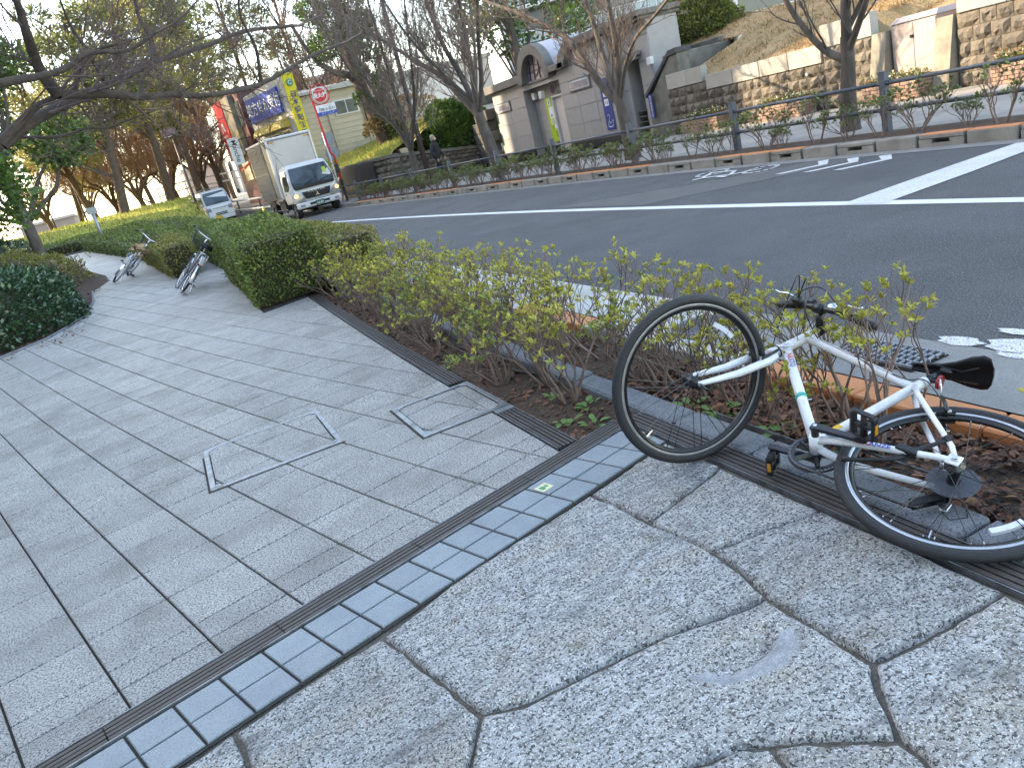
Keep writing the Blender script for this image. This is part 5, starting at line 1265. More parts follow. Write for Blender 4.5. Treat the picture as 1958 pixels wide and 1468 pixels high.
def pedal(c1, side, xd, yd):
    t = bpy.data.objects.new('pedal', None); t.empty_display_size = 0.03; col.objects.link(t); t.parent = bike
    Mp = frame_matrix(c1 + Wv * side * 0.010, Wv * side, yd) ; zd = Wv * side
    X = Vector(xd).normalized(); Yd = Vector(yd).normalized()
    Mp = Matrix.Translation(c1 + Wv * side * 0.012) @ Matrix((Wv * side, X, Yd)).transposed().to_4x4()
    b = MB(); b.tube([Mp @ Vector((-0.01, 0, 0)), Mp @ Vector((0.085, 0, 0))], [0.007, 0.0055], 10); b.build('axle', M_blk, t)
    b = MB(); b.tube([Mp @ Vector((0.01, 0, 0)), Mp @ Vector((0.09, 0, 0))], [0.012, 0.010], 12); b.build('pedal_body', M_blkp, t, True)
    for s2 in (-1, 1):
        b = MB(); b.bbox((0.005, s2 * 0.036 - 0.006, -0.011), (0.098, s2 * 0.036 + 0.006, 0.011), 0.003, Mp); b.build('cage_side', M_blkp, t)
        b = MB(); b.bbox((0.032, s2 * 0.0425, -0.007), (0.072, s2 * 0.0455, 0.007), 0.001, Mp); b.build('pedal_reflector', M_amber, t)
    for xx in (0.006, 0.052, 0.098): b = MB(); b.bbox((xx - 0.005, -0.036, -0.009), (xx + 0.005, 0.036, 0.009), 0.002, Mp); b.build('cage_bar', M_blkp, t)
    b = MB()
    for k in range(10): b.box((0.012 + k * 0.0088, 0.043, 0.0), (0.003, 0.004, 0.026), Mp); b.box((0.012 + k * 0.0088, -0.043, 0.0), (0.003, 0.004, 0.026), Mp)
    b.build('teeth', M_blkp, t, kind='stuff')
cL, dL, nL = crank(179, -0.073, -1); cR, dR, nR = crank(357, 0.073, 1)
pedal(cL, -1, (0.97, 0.15, 0.0), (-0.15, 0.97, 0.0)); pedal(cR, 1, (0.25, 0.97, 0.0), (0.97, -0.25, 0.0))
cw = 0.045
b = MB(); n = 42; m_ = 0; P = []
for k in range(n * 4):
    a = 2 * PI * k / (n * 4); r = 0.088 if k % 4 in (0, 1) else 0.0835
    P.append((r, a))
for w in (cw - 0.0015, cw + 0.0015):
    b.v += [(BBk.x + r * math.cos(a), BBk.y + r * math.sin(a), w) for r, a in P]; b.v += [(BBk.x + 0.072 * math.cos(a), BBk.y + 0.072 * math.sin(a), w) for r, a in P]
N4 = n * 4
for k in range(N4):
    j = (k + 1) % N4
    b.f += [(k, j, N4 + j, N4 + k), (2 * N4 + k, 3 * N4 + k, 3 * N4 + j, 2 * N4 + j), (k, 2 * N4 + k, 2 * N4 + j, j), (N4 + k, N4 + j, 3 * N4 + j, 3 * N4 + k)]
chr_ = b.build('chainring', M_blk, bike)
for k in range(5):
    a = R(20 + 72 * k); b = MB(); d = Vector((math.cos(a), math.sin(a), 0)); b.tube([BBk + Wv * (cw + 0.003) + d * 0.012, BBk + Wv * (cw + 0.001) + d * 0.076], [0.012, 0.008], 6); b.build('spider_arm', M_blk, chr_)
# guard ring
b = MB(); lathe(b, [(0.094, -0.001), (0.094, 0.002), (0.086, 0.002), (0.086, -0.001)], BBk + Wv * (cw + 0.007), 60); b.build('chain_guard_ring', M_blkp, chr_, True)
# cassette, chain, derailleur
b = MB()
for k in range(7): b.disc(RA + Wv * (0.024 + k * 0.0048), Wv, 0.055 - k * 0.0047, 0.002, 30)
b.build('cassette', M_chain, bike)
b = MB(); lathe(b, [(0.022, 0.0), (0.022, 0.0015), (0.077, 0.0015), (0.077, 0.0)], RA + Wv * 0.018, 48); b.build('spoke_protector', M_disc, bike)
g1 = RA + Vector((0.015, -0.065, 0.05)); g2 = RA + Vector((0.062, -0.118, 0.053))
rc = 0.030; ch = MB(); P = []
def arcp(c, r, a0, a1, n, w): return [Vector((c[0] + r * math.cos(R(a0 + (a1 - a0) * k / n)), c[1] + r * math.sin(R(a0 + (a1 - a0) * k / n)), w)) for k in range(n + 1)]
P += arcp(BBk, 0.087, 80, -85, 26, cw); P += [g2 + Vector((0.008, -0.020, 0))] + arcp(g2, 0.020, -80, -190, 6, 0.047) + arcp(g1, 0.020, -40, 60, 6, 0.044) + arcp(RA, rc, -60, -270, 10, 0.044)
Q = []
for i in range(len(P)):
    a, c = P[i], P[(i + 1) % len(P)]; m = max(1, round((c - a).length / 0.0127)); Q += [a.lerp(c, k / m) for k in range(m)]
for i in range(len(Q)):
    a, c = Q[i], Q[(i + 1) % len(Q)]; d = c - a
    if d.length < 1e-5: continue
    Mx = frame_matrix((a + c) / 2, d, Wv.cross(d)); wd = 0.0072 if i % 2 else 0.0048
    ch.box((0, 0, 0), (d.length + 0.004, 0.0075, wd), Mx)
ch.build('chain', M_chain, bike)
dr_ = bpy.data.objects.new('derailleur', None); dr_.empty_display_size = 0.03; col.objects.link(dr_); dr_.parent = bike
b = MB(); b.tube([RA + Vector((0.008, -0.015, 0.068)), RA + Vector((-0.004, -0.045, 0.078)), g1 + Vector((-0.012, -0.004, 0.022))], [0.010, 0.013, 0.010], 10); b.build('derailleur_body', M_blk, dr_, True)
b = MB(); b.bbox((-0.02, -0.085, 0.070), (0.006, -0.045, 0.086), 0.003); b.build('linkage', M_chrome, dr_)
b = MB(); 
for w_ in (0.040, 0.060):
    d = (g2 - g1); Mx = frame_matrix(Vector(((g1.x + g2.x) / 2, (g1.y + g2.y) / 2, w_)), d, (0, 0, 1)); b.box((0, 0, 0), (d.length + 0.03, 0.0018, 0.030), Mx)
b.build('pulley_cage', M_blk, dr_)
for g_ in (g1, g2): b = MB(); b.disc(g_, Wv, 0.019, 0.003, 20); b.build('pulley_wheel', M_blkp, dr_)
b = MB(); b.tube([RA + Vector((0.30, -0.045, 0.05)), RA + Vector((0.15, -0.03, 0.066)), RA + Vector((0.03, -0.012, 0.068)), RA + Vector((-0.05, -0.02, 0.075)), RA + Vector((-0.075, -0.07, 0.078)), RA + Vector((-0.04, -0.105, 0.08)), RA + Vector((-0.008, -0.085, 0.08))], 0.0024, 6); b.build('gear_cable', M_blk, bike, True)
# axle nuts
for (c, M_, hw) in ((RA, Id, 0.072), (FA, MS, 0.060)):
    for s_ in (-1, 1): b = MB(); b.tube([M_ @ (c + Wv * s_ * hw), M_ @ (c + Wv * s_ * (hw + 0.010))], 0.0085, 6); b.build('axle_nut', M_chrome if s_ < 0 else M_blk, bike)
b = MB(); b.tube([MS @ (FA - Wv * 0.066), MS @ (FA - Wv * 0.068 - Nv * 0.03 + Sv * 0.02), MS @ (FA - Wv * 0.066 - Nv * 0.055 + Sv * 0.035)], [0.007, 0.006, 0.004], 8); b.build('quick_release', M_blk, bike, True)
# kickstand on the left stays
ks = bpy.data.objects.new('kickstand', None); ks.empty_display_size = 0.03; col.objects.link(ks); ks.parent = bike
m1 = Vector((0.125, -0.020, -0.062)); 
b = MB(); b.bbox((m1.x - 0.022, m1.y - 0.014, -0.074), (m1.x + 0.045, m1.y + 0.016, -0.044), 0.004); b.build('stay_clamp', M_blkp, ks)
b = MB(); b.tube([m1, Vector((0.06, 0.072, -0.068))], [0.009, 0.006], 8); b.tube([Vector((0.052, 0.08, -0.078)), Vector((0.07, 0.092, -0.052))], 0.012, 10); b.build('strut', M_blkp, ks)
b = MB(); b.tube([Vector((0.135, -0.035, -0.05)), Vector((0.175, -0.068, -0.042)), Vector((0.27, -0.118, -0.038)), Vector((0.295, -0.128, -0.038))], [0.011, 0.007, 0.007, 0.012], 10); b.build('stand_leg', M_blkp, ks, True)
# seat post, saddle, reflector
pd = (ST - BBk).normalized(); sp = ST + pd * 0.095 + Vector((-0.018, 0, 0))
b = MB(); b.tube([ST + pd * 0.01, sp + Vector((0.018, 0, 0))], 0.0150, 14); b.build('seat_post', M_blk, bike, True)
b = MB(); b.bbox((sp.x - 0.022, sp.y - 0.006, -0.022), (sp.x + 0.022, sp.y + 0.022, 0.022), 0.006); b.build('seat_post_clamp', M_blk, bike)
b = MB()
for s_ in (-1, 1): b.tube([sp + Vector((0.085, 0.014, s_ * 0.008)), sp + Vector((0.05, 0.012, s_ * 0.022)), sp + Vector((-0.05, 0.012, s_ * 0.022)), sp + Vector((-0.095, 0.040, s_ * 0.035))], 0.0035, 6)
b.build('saddle_rails', M_blk, bike)
b = MB(); secs = []
for (x, y, hw, th) in ((0.118, 0.006, 0.010, 0.012), (0.108, 0.012, 0.019, 0.020), (0.07, 0.020, 0.022, 0.022), (0.025, 0.030, 0.029, 0.024), (-0.02, 0.042, 0.045, 0.026), (-0.065, 0.060, 0.068, 0.028), (-0.10, 0.072, 0.076, 0.028), (-0.122, 0.074, 0.068, 0.022), (-0.134, 0.068, 0.040, 0.012)):
    r_ = []
    for k in range(16):
        a = 2 * PI * k / 16; yy = math.sin(a); zz = math.cos(a)
        r_.append(sp + Vector((x, y + (th * 0.45 * yy if yy > 0 else th * 0.75 * yy * (0.3 + 0.7 * abs(zz) ** 0.5)) - 0.010 * zz * zz, hw * zz)))
    secs.append(r_)
for r_ in secs: b.v += [tuple(p) for p in r_]
for k in range(len(secs) - 1):
    for i in range(16): j = (i + 1) % 16; b.f.append((k * 16 + i, k * 16 + j, k * 16 + 16 + j, k * 16 + 16 + i))
b.f.append(tuple(range(16))); b.f.append(tuple(len(b.v) - 16 + i for i in range(15, -1, -1)))
b.build('saddle', mat('saddle_vinyl', (0.012, 0.012, 0.013), (0.018, 0.018, 0.02), 60, 0.32, bump=0.1, bscale=300), bike, True)
rp = ST + pd * 0.035 + Vector((-0.035, 0, -0.004)); b = MB(); b.tube([rp, rp + Vector((-0.012, 0, 0))], [0.026, 0.026], 20); b.build('red_reflector', M_redr, bike); b = MB(); b.tube([ST + pd * 0.035, rp], 0.008, 8); b.build('reflector_bracket', M_blkp, bike)
# brakes
def vbrake(c, upd, fwd, M_, nm):
    t = bpy.data.objects.new(nm, None); t.empty_display_size = 0.03; col.objects.link(t); t.parent = bike
    for s_ in (-1, 1):
        b = MB(); a = c + Wv * s_ * 0.042 + fwd * 0.022; e = a + upd * 0.095 - Wv * s_ * 0.010
        b.tube([M_ @ a, M_ @ (a + upd * 0.03), M_ @ e], [0.0085, 0.0075, 0.005], 8); b.build('brake_arm', M_blk, t, True)
        b = MB(); p = a + upd * 0.022 - Wv * s_ * 0.020 ; tt = upd.cross(Wv); b.tube([M_ @ (p - fwd * 0.0 - tt * 0.03), M_ @ (p + tt * 0.03)], 0.006, 8); b.build('brake_pad', M_blkp, t)
        b = MB(); b.tube([M_ @ a, M_ @ (a + fwd * 0.012)], 0.006, 6); b.build('pivot_bolt', M_chrome, t)
    e = c + upd * 0.118 + fwd * 0.022
    b = MB(); b.tube([M_ @ (c + upd * 0.115 + fwd * 0.022 + Wv * 0.032), M_ @ (e - Wv * 0.01), M_ @ (e - Wv * 0.045 + upd * 0.012), M_ @ (e - Wv * 0.06 + upd * 0.04)], 0.0035, 8); b.build('brake_noodle', M_chrome, t, True)
    return t
FAs = FA + Sv * 0.27
vbrake(HB - Sv * 0.115, Sv, Nv, MS, 'front_brake')
rdir = Vector((0.165, 0.265, 0)).normalized(); vbrake(rdir * 0.275, rdir, Vector((-rdir.y, rdir.x, 0)), Id, 'rear_brake')
# cables
h1 = MS @ (cl + Nv * 0.03 + Wv * 0.12); h2 = MS @ (cl + Nv * 0.03 - Wv * 0.12)
for P in ([h2, MS @ (cl + Nv * 0.11 - Wv * 0.06 - Sv * 0.02), MS @ (cl + Nv * 0.10 - Sv * 0.10 + Wv * 0.0), MS @ (HB + Nv * 0.10 + Wv * 0.02), MS @ (HB - Sv * 0.0 + Nv * 0.06 - Wv * 0.05)],
          [h1, MS @ (cl + Nv * 0.13 + Wv * 0.04), MS @ (cl + Nv * 0.05 - Sv * 0.1 - Wv * 0.05), HT + Vector((-0.02, -0.03, -0.045)), TTt.lerp(TTb, 0.12) + Vector((0, 0, -0.022))],
          [TTt.lerp(TTb, 0.82) + Vector((0, 0, -0.018)), TTt.lerp(TTb, 0.95) + Vector((0, 0.005, -0.022)), ST + Vector((-0.02, -0.01, -0.03)), rdir * 0.39 + Vector((-0.02, 0.0, -0.02))],
          [h1, MS @ (cl + Nv * 0.16 + Wv * 0.03 - Sv * 0.05), HB + Vector((0.05, 0.03, 0.03)), DTt.lerp(BBk, 0.2) + Vector((0, 0, 0.024))]):
    # smooth the run
    Q = []
    for i in range(len(P) - 1):
        p0 = P[max(0, i - 1)]; p1 = P[i]; p2 = P[i + 1]; p3 = P[min(len(P) - 1, i + 2)]
        for k in range(8):
            t_ = k / 8; Q.append(0.5 * ((2 * p1) + (p2 - p0) * t_ + (2 * p0 - 5 * p1 + 4 * p2 - p3) * t_ ** 2 + (-p0 + 3 * p1 - 3 * p2 + p3) * t_ ** 3))
    Q.append(P[-1]); b = MB(); b.tube(Q, 0.0024, 6); b.build('brake_cable', M_blk, bike, True)
b = MB(); b.tube([TTt.lerp(TTb, 0.15) - Wv * 0.0195, TTt.lerp(TTb, 0.85) - Wv * 0.017], 0.0012, 5); b.build('cable_wire', M_chain, bike)
# ------------------------------------------------------------------ vegetation
M_azal = mat('azalea_leaf', (0.40, 0.41, 0.06), (0.52, 0.47, 0.09), 5, 0.45, island=0.35, transl=0.25, stain=(0.40, 0.22, 0.05), stain_scale=9, stain_amt=0.35)
M_azal2 = mat('azalea_leaf_green', (0.20, 0.29, 0.05), (0.33, 0.36, 0.07), 4, 0.45, island=0.35, transl=0.25, stain=(0.30, 0.19, 0.08), stain_scale=5, stain_amt=0.4)
M_twig = mat('pinkish_twig', (0.25, 0.17, 0.14), (0.16, 0.11, 0.09), 12, 0.8, island=0.25)
M_hedge = mat('hedge_leaf', (0.125, 0.185, 0.045), (0.19, 0.235, 0.06), 3, 0.4, island=0.45, transl=0.2, stain=(0.17, 0.13, 0.05), stain_scale=1.6, stain_amt=0.4)
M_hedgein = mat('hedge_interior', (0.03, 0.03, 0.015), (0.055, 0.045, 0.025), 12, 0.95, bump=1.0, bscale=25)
M_hedge2 = mat('brownish_hedge_leaf', (0.26, 0.20, 0.06), (0.19, 0.22, 0.05), 3, 0.5, island=0.45, transl=0.2)
M_gloss = mat('dark_glossy_leaf', (0.030, 0.072, 0.034), (0.045, 0.095, 0.04), 3, 0.28, island=0.5, spec=0.7)
M_bark = mat('grey_brown_bark', (0.11, 0.088, 0.073), (0.06, 0.048, 0.041), 9, 0.9, bump=1.0, bscale=30, stretch=(1, 1, 0.3), stain=(0.16, 0.145, 0.125), stain_scale=5, stain_amt=0.4)
M_barkd = mat('dark_bark', (0.095, 0.072, 0.06), (0.055, 0.042, 0.036), 12, 0.9, bump=1.0, bscale=40)
M_twigs = mat('fine_twigs', (0.27, 0.20, 0.17), (0.20, 0.145, 0.12), 3, 0.9)
M_pineb = mat('pine_bark', (0.12, 0.08, 0.055), (0.07, 0.047, 0.035), 6, 0.9, bump=1.0, bscale=14)
M_pine = mat('pine_needles', (0.22, 0.23, 0.07), (0.12, 0.15, 0.045), 0.8, 0.6, island=0.5, transl=0.35)
M_pineo = mat('pine_needles_olive', (0.42, 0.37, 0.13), (0.22, 0.22, 0.075), 0.9, 0.6, island=0.5, transl=0.4)
M_ever = mat('evergreen_leaf', (0.06, 0.12, 0.025), (0.11, 0.17, 0.035), 1.2, 0.4, island=0.5, transl=0.3)
M_litter = mat('fallen_brown_leaf', (0.19, 0.075, 0.04), (0.09, 0.045, 0.03), 9, 0.75, island=0.55, stain=(0.34, 0.17, 0.08), stain_scale=12, stain_amt=0.4)
M_weed = mat('weed_leaf', (0.10, 0.21, 0.05), (0.15, 0.26, 0.06), 12, 0.45, island=0.35, transl=0.2)

class Seg:
    """tapered tubes gathered as arrays"""
    def __init__(s): s.V = []; s.F = []; s.n = 0
    def add(s, P, Rr, k):
        P = np.asarray(P, float); m = len(P); Rr = np.asarray(Rr, float)
        T = np.empty_like(P); T[1:-1] = P[2:] - P[:-2]; T[0] = P[1] - P[0]; T[-1] = P[-1] - P[-2]
        T /= np.linalg.norm(T, axis=1)[:, None] + 1e-12
        a = np.array([0, 0, 1.0]) if abs(T[0, 2]) < 0.9 else np.array([1.0, 0, 0])
        U = np.cross(T, a); U /= np.linalg.norm(U, axis=1)[:, None] + 1e-9; W = np.cross(T, U)
        an = np.arange(k) * 2 * np.pi / k
        V = P[:, None, :] + (U[:, None, :] * np.cos(an)[None, :, None] + W[:, None, :] * np.sin(an)[None, :, None]) * Rr[:, None, None]
        s.V.append(V.reshape(-1, 3)); i = np.arange(m - 1)[:, None] * k; j = np.arange(k)[None, :]; j2 = (j + 1) % k
        s.F.append((np.stack([i + j, i + j2, i + k + j2, i + k + j], -1) + s.n).reshape(-1, 4)); s.n += m * k
    def obj(s, name, mat_, parent, kind=None, smooth=True):
        if not s.V: return None
        return np_obj(name, np.concatenate(s.V), np.concatenate(s.F), mat_, parent, smooth, kind)

def whorls(tips, dirs, nl, ln, wd, seed, spread=0.9):
    """clusters of pointed leaves round each twig tip"""
    rg = np.random.default_rng(seed); T = np.repeat(np.asarray(tips), nl, 0); D = np.repeat(np.asarray(dirs), nl, 0)
    n = len(T); q = rg.normal(size=(n, 3)); side = np.cross(D, q); side /= np.linalg.norm(side, axis=1)[:, None] + 1e-9
    d = D * (0.55 + rg.uniform(-.35, .45, n)[:, None]) + side * spread; d[:, 2] += 0.15; d /= np.linalg.norm(d, axis=1)[:, None]
    w = np.cross(d, D); w /= np.linalg.norm(w, axis=1)[:, None] + 1e-9; nn = np.cross(w, d)
    L = ln * rg.uniform(0.6, 1.25, n)[:, None]; Wd = L * wd
    A = T + D * rg.uniform(-0.012, 0.004, n)[:, None]
    a = A; b1 = A + d * L * 0.55 + w * Wd * 0.5 + nn * L * 0.10; c = A + d * L; b2 = A + d * L * 0.55 - w * Wd * 0.5 + nn * L * 0.10; m = A + d * L * 0.5 - nn * L * 0.02
    V = np.stack([a, b1, c, b2, m], 1).reshape(-1, 3); k = np.arange(n)[:, None] * 5
    F = np.concatenate([k + [0, 4, 1, 1], k + [0, 3, 4, 4]], 1)
    F = np.concatenate([k + np.array([[0, 1, 2, 4]]), k + np.array([[0, 4, 2, 3]])], 0)
    return V, F

def azalea(seed, h=0.6, spread=0.33, nst=5, tipn=70, nl=6, ln=0.036, mat_=None, leafless=0.0):
    r_ = random.Random(seed); sg = Seg(); tips = []; dirs = []
    def grow(p, d, L, r, lev):
        n = 4; P = [p]; q = p.copy()
        for i in range(n):
            d = (d + Vector((r_.gauss(0, .10), r_.gauss(0, .10), r_.gauss(0.05, .06)))).normalized(); q = q + d * L / n; P.append(q.copy())
        sg.add([tuple(x) for x in P], [r * (1 - 0.5 * i / n) for i in range(n + 1)], 5 if r > 0.003 else 3)
        if lev == 0:
            if r_.random() > leafless: tips.append(tuple(P[-1])); dirs.append(tuple(d))
            return
        for k in range(r_.choice((2, 3, 3))):
            i = r_.choice((2, 3, 4, 4)); a = r_.uniform(0, 2 * PI); t = r_.uniform(0.35, 0.8)
            u = d.orthogonal().normalized(); v = d.cross(u); nd = (d + (u * math.cos(a) + v * math.sin(a)) * t + Vector((0, 0, 0.35))).normalized()
            grow(P[i].copy(), nd, L * r_.uniform(0.55, 0.8), r * 0.6, lev - 1)
    for k in range(nst):
        a = 2 * PI * (k + r_.uniform(-.3, .3)) / nst; t = r_.uniform(0.2, 0.75)
        grow(Vector((0.02 * math.cos(a), 0.02 * math.sin(a), -0.02)), Vector((math.cos(a) * t, math.sin(a) * t, 1)).normalized(), h * 0.36, r_.uniform(0.005, 0.008), 3)
    root = empty('azalea_shrub', (0, 0, 0))
    V = np.concatenate(sg.V); T = np.array(tips); sc_ = h / max(0.1, V[:, 2].max()); sp = spread / max(0.05, np.percentile(np.abs(V[:, :2]), 96))
    for A in sg.V: A[:, 2] *= sc_; A[:, :2] *= min(sp, 1.6)
    T[:, 2] *= sc_; T[:, :2] *= min(sp, 1.6)
    sg.obj('stems', M_twig, root)
    V, F = whorls(T, np.array(dirs), nl, ln, 0.36, seed + 1); np_obj('foliage', V, F, mat_ or M_azal, root, kind='stuff')
    return root
protos = [azalea(11, 0.62, 0.34, 7, nl=7, ln=0.033), azalea(12, 0.60, 0.36, 7, nl=8, ln=0.031, leafless=0.1), azalea(13, 0.58, 0.33, 7, nl=7, ln=0.033, mat_=M_azal2), azalea(14, 0.64, 0.30, 6, nl=8, ln=0.034, leafless=0.15)]
sparse = [azalea(21, 0.66, 0.26, 3, nl=10, ln=0.030, leafless=0.1), azalea(22, 0.60, 0.32, 4, nl=10, ln=0.030, leafless=0.2), azalea(23, 0.50, 0.24, 3, nl=9, ln=0.032, leafless=0.1)]
usedp = set()
def place(proto, x, y, rz, s_, label, zs=1.0, group='azalea shrubs in the near bed'):
    z = soil_z(x, y)
    if proto not in usedp: usedp.add(proto); o = proto; o.location = (x, y, z); o.rotation_euler = (0, 0, rz); o['label'] = label
    else: o = copy_thing(proto, (x, y, z), rz, label)
    o.scale = (s_, s_, s_ * zs); o['category'] = 'shrub'; o['group'] = group
ords = ['first', 'second', 'third', 'fourth', 'fifth', 'sixth', 'seventh', 'eighth', 'ninth', 'tenth', 'eleventh', 'twelfth', 'thirteenth', 'fourteenth', 'fifteenth', 'sixteenth', 'seventeenth', 'eighteenth', 'nineteenth', 'twentieth']
y = 3.62; i = 0
while y < 9.6 and i < 18:
    x = 1.66 + 0.10 * math.sin(i * 2.1); place(protos[i % 4], x, y, i * 1.7, 0.96 + 0.12 * math.sin(i * 3.3), 'leafy azalea in the pavement side row, %s going away from the front wheel' % ords[i]); y += 0.40 + 0.05 * math.sin(i * 5); i += 1
y = 3.70; i = 0
while y < 10 and i < 16:
    x = 2.16 + 0.07 * math.sin(i * 1.3); place(protos[(i + 2) % 4], x, y, i * 2.3 + 1, 1.04 + 0.12 * math.sin(i * 2.7), 'leafy azalea in the kerb side row, %s going away from the front wheel' % ords[i]); y += 0.44 + 0.05 * math.cos(i * 4); i += 1
for i, (x, y, k, s_) in enumerate(((2.18, 3.28, 0, 1.0), (2.22, 2.92, 1, 1.0), (2.12, 2.62, 2, 0.95), (2.30, 2.30, 1, 1.02), (2.20, 2.02, 0, 1.0), (2.30, 1.36, 2, 0.95), (2.34, 1.05, 0, 0.9), (2.14, 3.02, 2, 0.85), (2.30, 2.62, 0, 0.92), (2.06, 2.36, 2, 0.6), (2.10, 3.38, 1, 1.0), (2.32, 3.1, 0, 0.95), (2.28, 0.75, 1, 0.9))):
    place(sparse[k], x, y, i * 1.9, s_, 'thin leggy azalea with few leaves behind the fallen bicycle, %s rightward of the front wheel' % ords[i], group='sparse azaleas behind the bicycle')

# leaf litter, weeds, hose
def litter(name, n, fx, seed, mat_, size=0.05, parent=None):
    rg = np.random.default_rng(seed); P = fx(rg, n); n = len(P)
    a = rg.uniform(0, 2 * np.pi, n); d = np.stack([np.cos(a), np.sin(a), rg.normal(0, .28, n)], 1); w = np.stack([-np.sin(a), np.cos(a), rg.normal(0, .35, n)], 1)
    s_ = size * (0.25 + 1.1 * rg.uniform(0, 1, n) ** 1.6)[:, None]; up = np.array([0, 0, 1.0])
    V = np.stack([P - d * s_ * .5, P + w * s_ * .26 + up * s_ * .10, P + d * s_ * .5, P - w * s_ * .26 + up * s_ * .10, P + up * s_ * 0.02], 1).reshape(-1, 3); k = np.arange(n)[:, None] * 5
    F = np.concatenate([k + np.array([[0, 1, 2, 4]]), k + np.array([[0, 4, 2, 3]])], 0)
    return np_obj(name, V, F, mat_, parent, kind='stuff')
def litpos(x0, x1, y0, y1, lift=0.012):
    def f(rg, n):
        x = rg.uniform(x0, x1, n); y = rg.uniform(y0, y1, n); m = rg.uniform(0, 1, n) < np.array([0.35 + 0.9 * (mnoise.noise((a * 3, b * 3, 8)) + 0.3) for a, b in zip(x, y)])
        x, y = x[m], y[m]; return np.stack([x, y, [soil_z(a, b) for a, b in zip(x, y)] + rg.uniform(0.002, lift, len(x))], 1)
    return f
litter('fallen_leaves', 8500, litpos(1.96, 2.42, 0.3, 3.6, 0.03), 1, M_litter, 0.052)
litter('fallen_leaves', 7000, litpos(1.42, 2.42, 3.1, 9.6), 2, M_litter, 0.045)
litter('wood_chips', 2600, litpos(1.42, 2.42, 1.0, 9.0), 3, mat('soil_chips', (0.10, 0.06, 0.04), (0.05, 0.035, 0.025), 20, 0.9, island=0.5), 0.02)
def weed(x, y, n, s_, seed, label):
    r_ = random.Random(seed); t = empty('weed', (x, y, soil_z(x, y))); tag(t, label, 'weed', 'weeds in the bed')
    for k in range(n):
        a = 2 * PI * k / n * 1.618 + r_.uniform(-.3, .3); L_ = s_ * r_.uniform(.7, 1.2); el = r_.uniform(0.15, 0.7); st_ = r_.uniform(0.0, 0.05)
        d = Vector((math.cos(a) * math.cos(el), math.sin(a) * math.cos(el), math.sin(el))); w = Vector((-math.sin(a), math.cos(a), 0)); o = Vector((math.cos(a) * st_, math.sin(a) * st_, st_ * 0.6))
        b = MB(); P = [(0, 0), (.3, .24), (.6, .27), (.85, .14), (1, 0)]
        mid = [o + d * L_ * u + Vector((0, 0, -0.25 * L_ * u * u)) for u, _ in P]
        b.v = [tuple(m) for m in mid] + [tuple(m + w * L_ * hw + Vector((0, 0, L_ * 0.05))) for m, (u, hw) in zip(mid, P)] + [tuple(m - w * L_ * hw + Vector((0, 0, L_ * 0.05))) for m, (u, hw) in zip(mid, P)]
        for i in range(4): b.f += [(i, i + 1, 5 + i + 1, 5 + i), (i, 10 + i, 10 + i + 1, i + 1)]
        b.build('leaf', M_weed, t)
wl = ((1.50, 3.38, 9, .055, 'round leaved weed cluster at the tip of the soil bed'), (1.58, 3.22, 8, .05, 'small weed near the drain corner, lowest of the weeds'), (1.66, 3.44, 9, .06, 'weed tuft against the granite edging left of the front wheel'), (2.02, 3.02, 10, .07, 'weed with broad leaves seen through the upper front wheel'), (1.98, 2.74, 11, .075, 'largest green weed seen through the middle of the front wheel'), (2.08, 2.86, 9, .06, 'weed just below the front hub'), (2.04, 2.42, 9, .07, 'weed just right of the front wheel by the granite'), (2.16, 2.25, 9, .06, 'weed under the down tube of the white bicycle'), (2.0, 2.12, 6, .085, 'grey green broad leaf weed at the metal edging'), (1.62, 3.72, 8, .05, 'weed under the first azalea at the bed tip'), (1.48, 5.1, 7, .05, 'weed beside the slotted drain beyond the access cover'))
for i, (x, y, n, s_, lb) in enumerate(wl): weed(x, y, n, s_, 50 + i, lb)
tp = empty('azalea_shoot', (2.10, 0.99, soil_z(2.1, 1.0) + 0.06)); tag(tp, 'bright green single leaf rosette in the litter behind the rear wheel', 'shoot')
for k in range(8):
    a = 2 * PI * k / 8; b = MB(); d = Vector((math.cos(a), math.sin(a), 0.7)).normalized(); w = Vector((-math.sin(a), math.cos(a), 0)); b.v = [tuple(d * 0.004), tuple(d * .028 + w * .008), tuple(d * .055), tuple(d * .028 - w * .008), tuple(d * 0.027 - Vector((0, 0, .002)))]; b.f = [(0, 1, 2, 4), (0, 4, 2, 3)]; b.build('leaf', M_azal, tp)
b = MB(); hp = [(1.66, 6.9), (1.62, 6.2), (1.68, 5.5), (1.74, 4.9), (1.70, 4.4), (1.95, 3.6), (2.05, 3.3), (1.97, 2.95), (2.03, 2.6)]
b.tube([(x, y, soil_z(x, y) + 0.018) for x, y in hp], 0.008, 8); b.build('irrigation_hose', M_blkp, smooth=True, label='thin black irrigation hose lying on the soil under the azaleas', cat='hose')

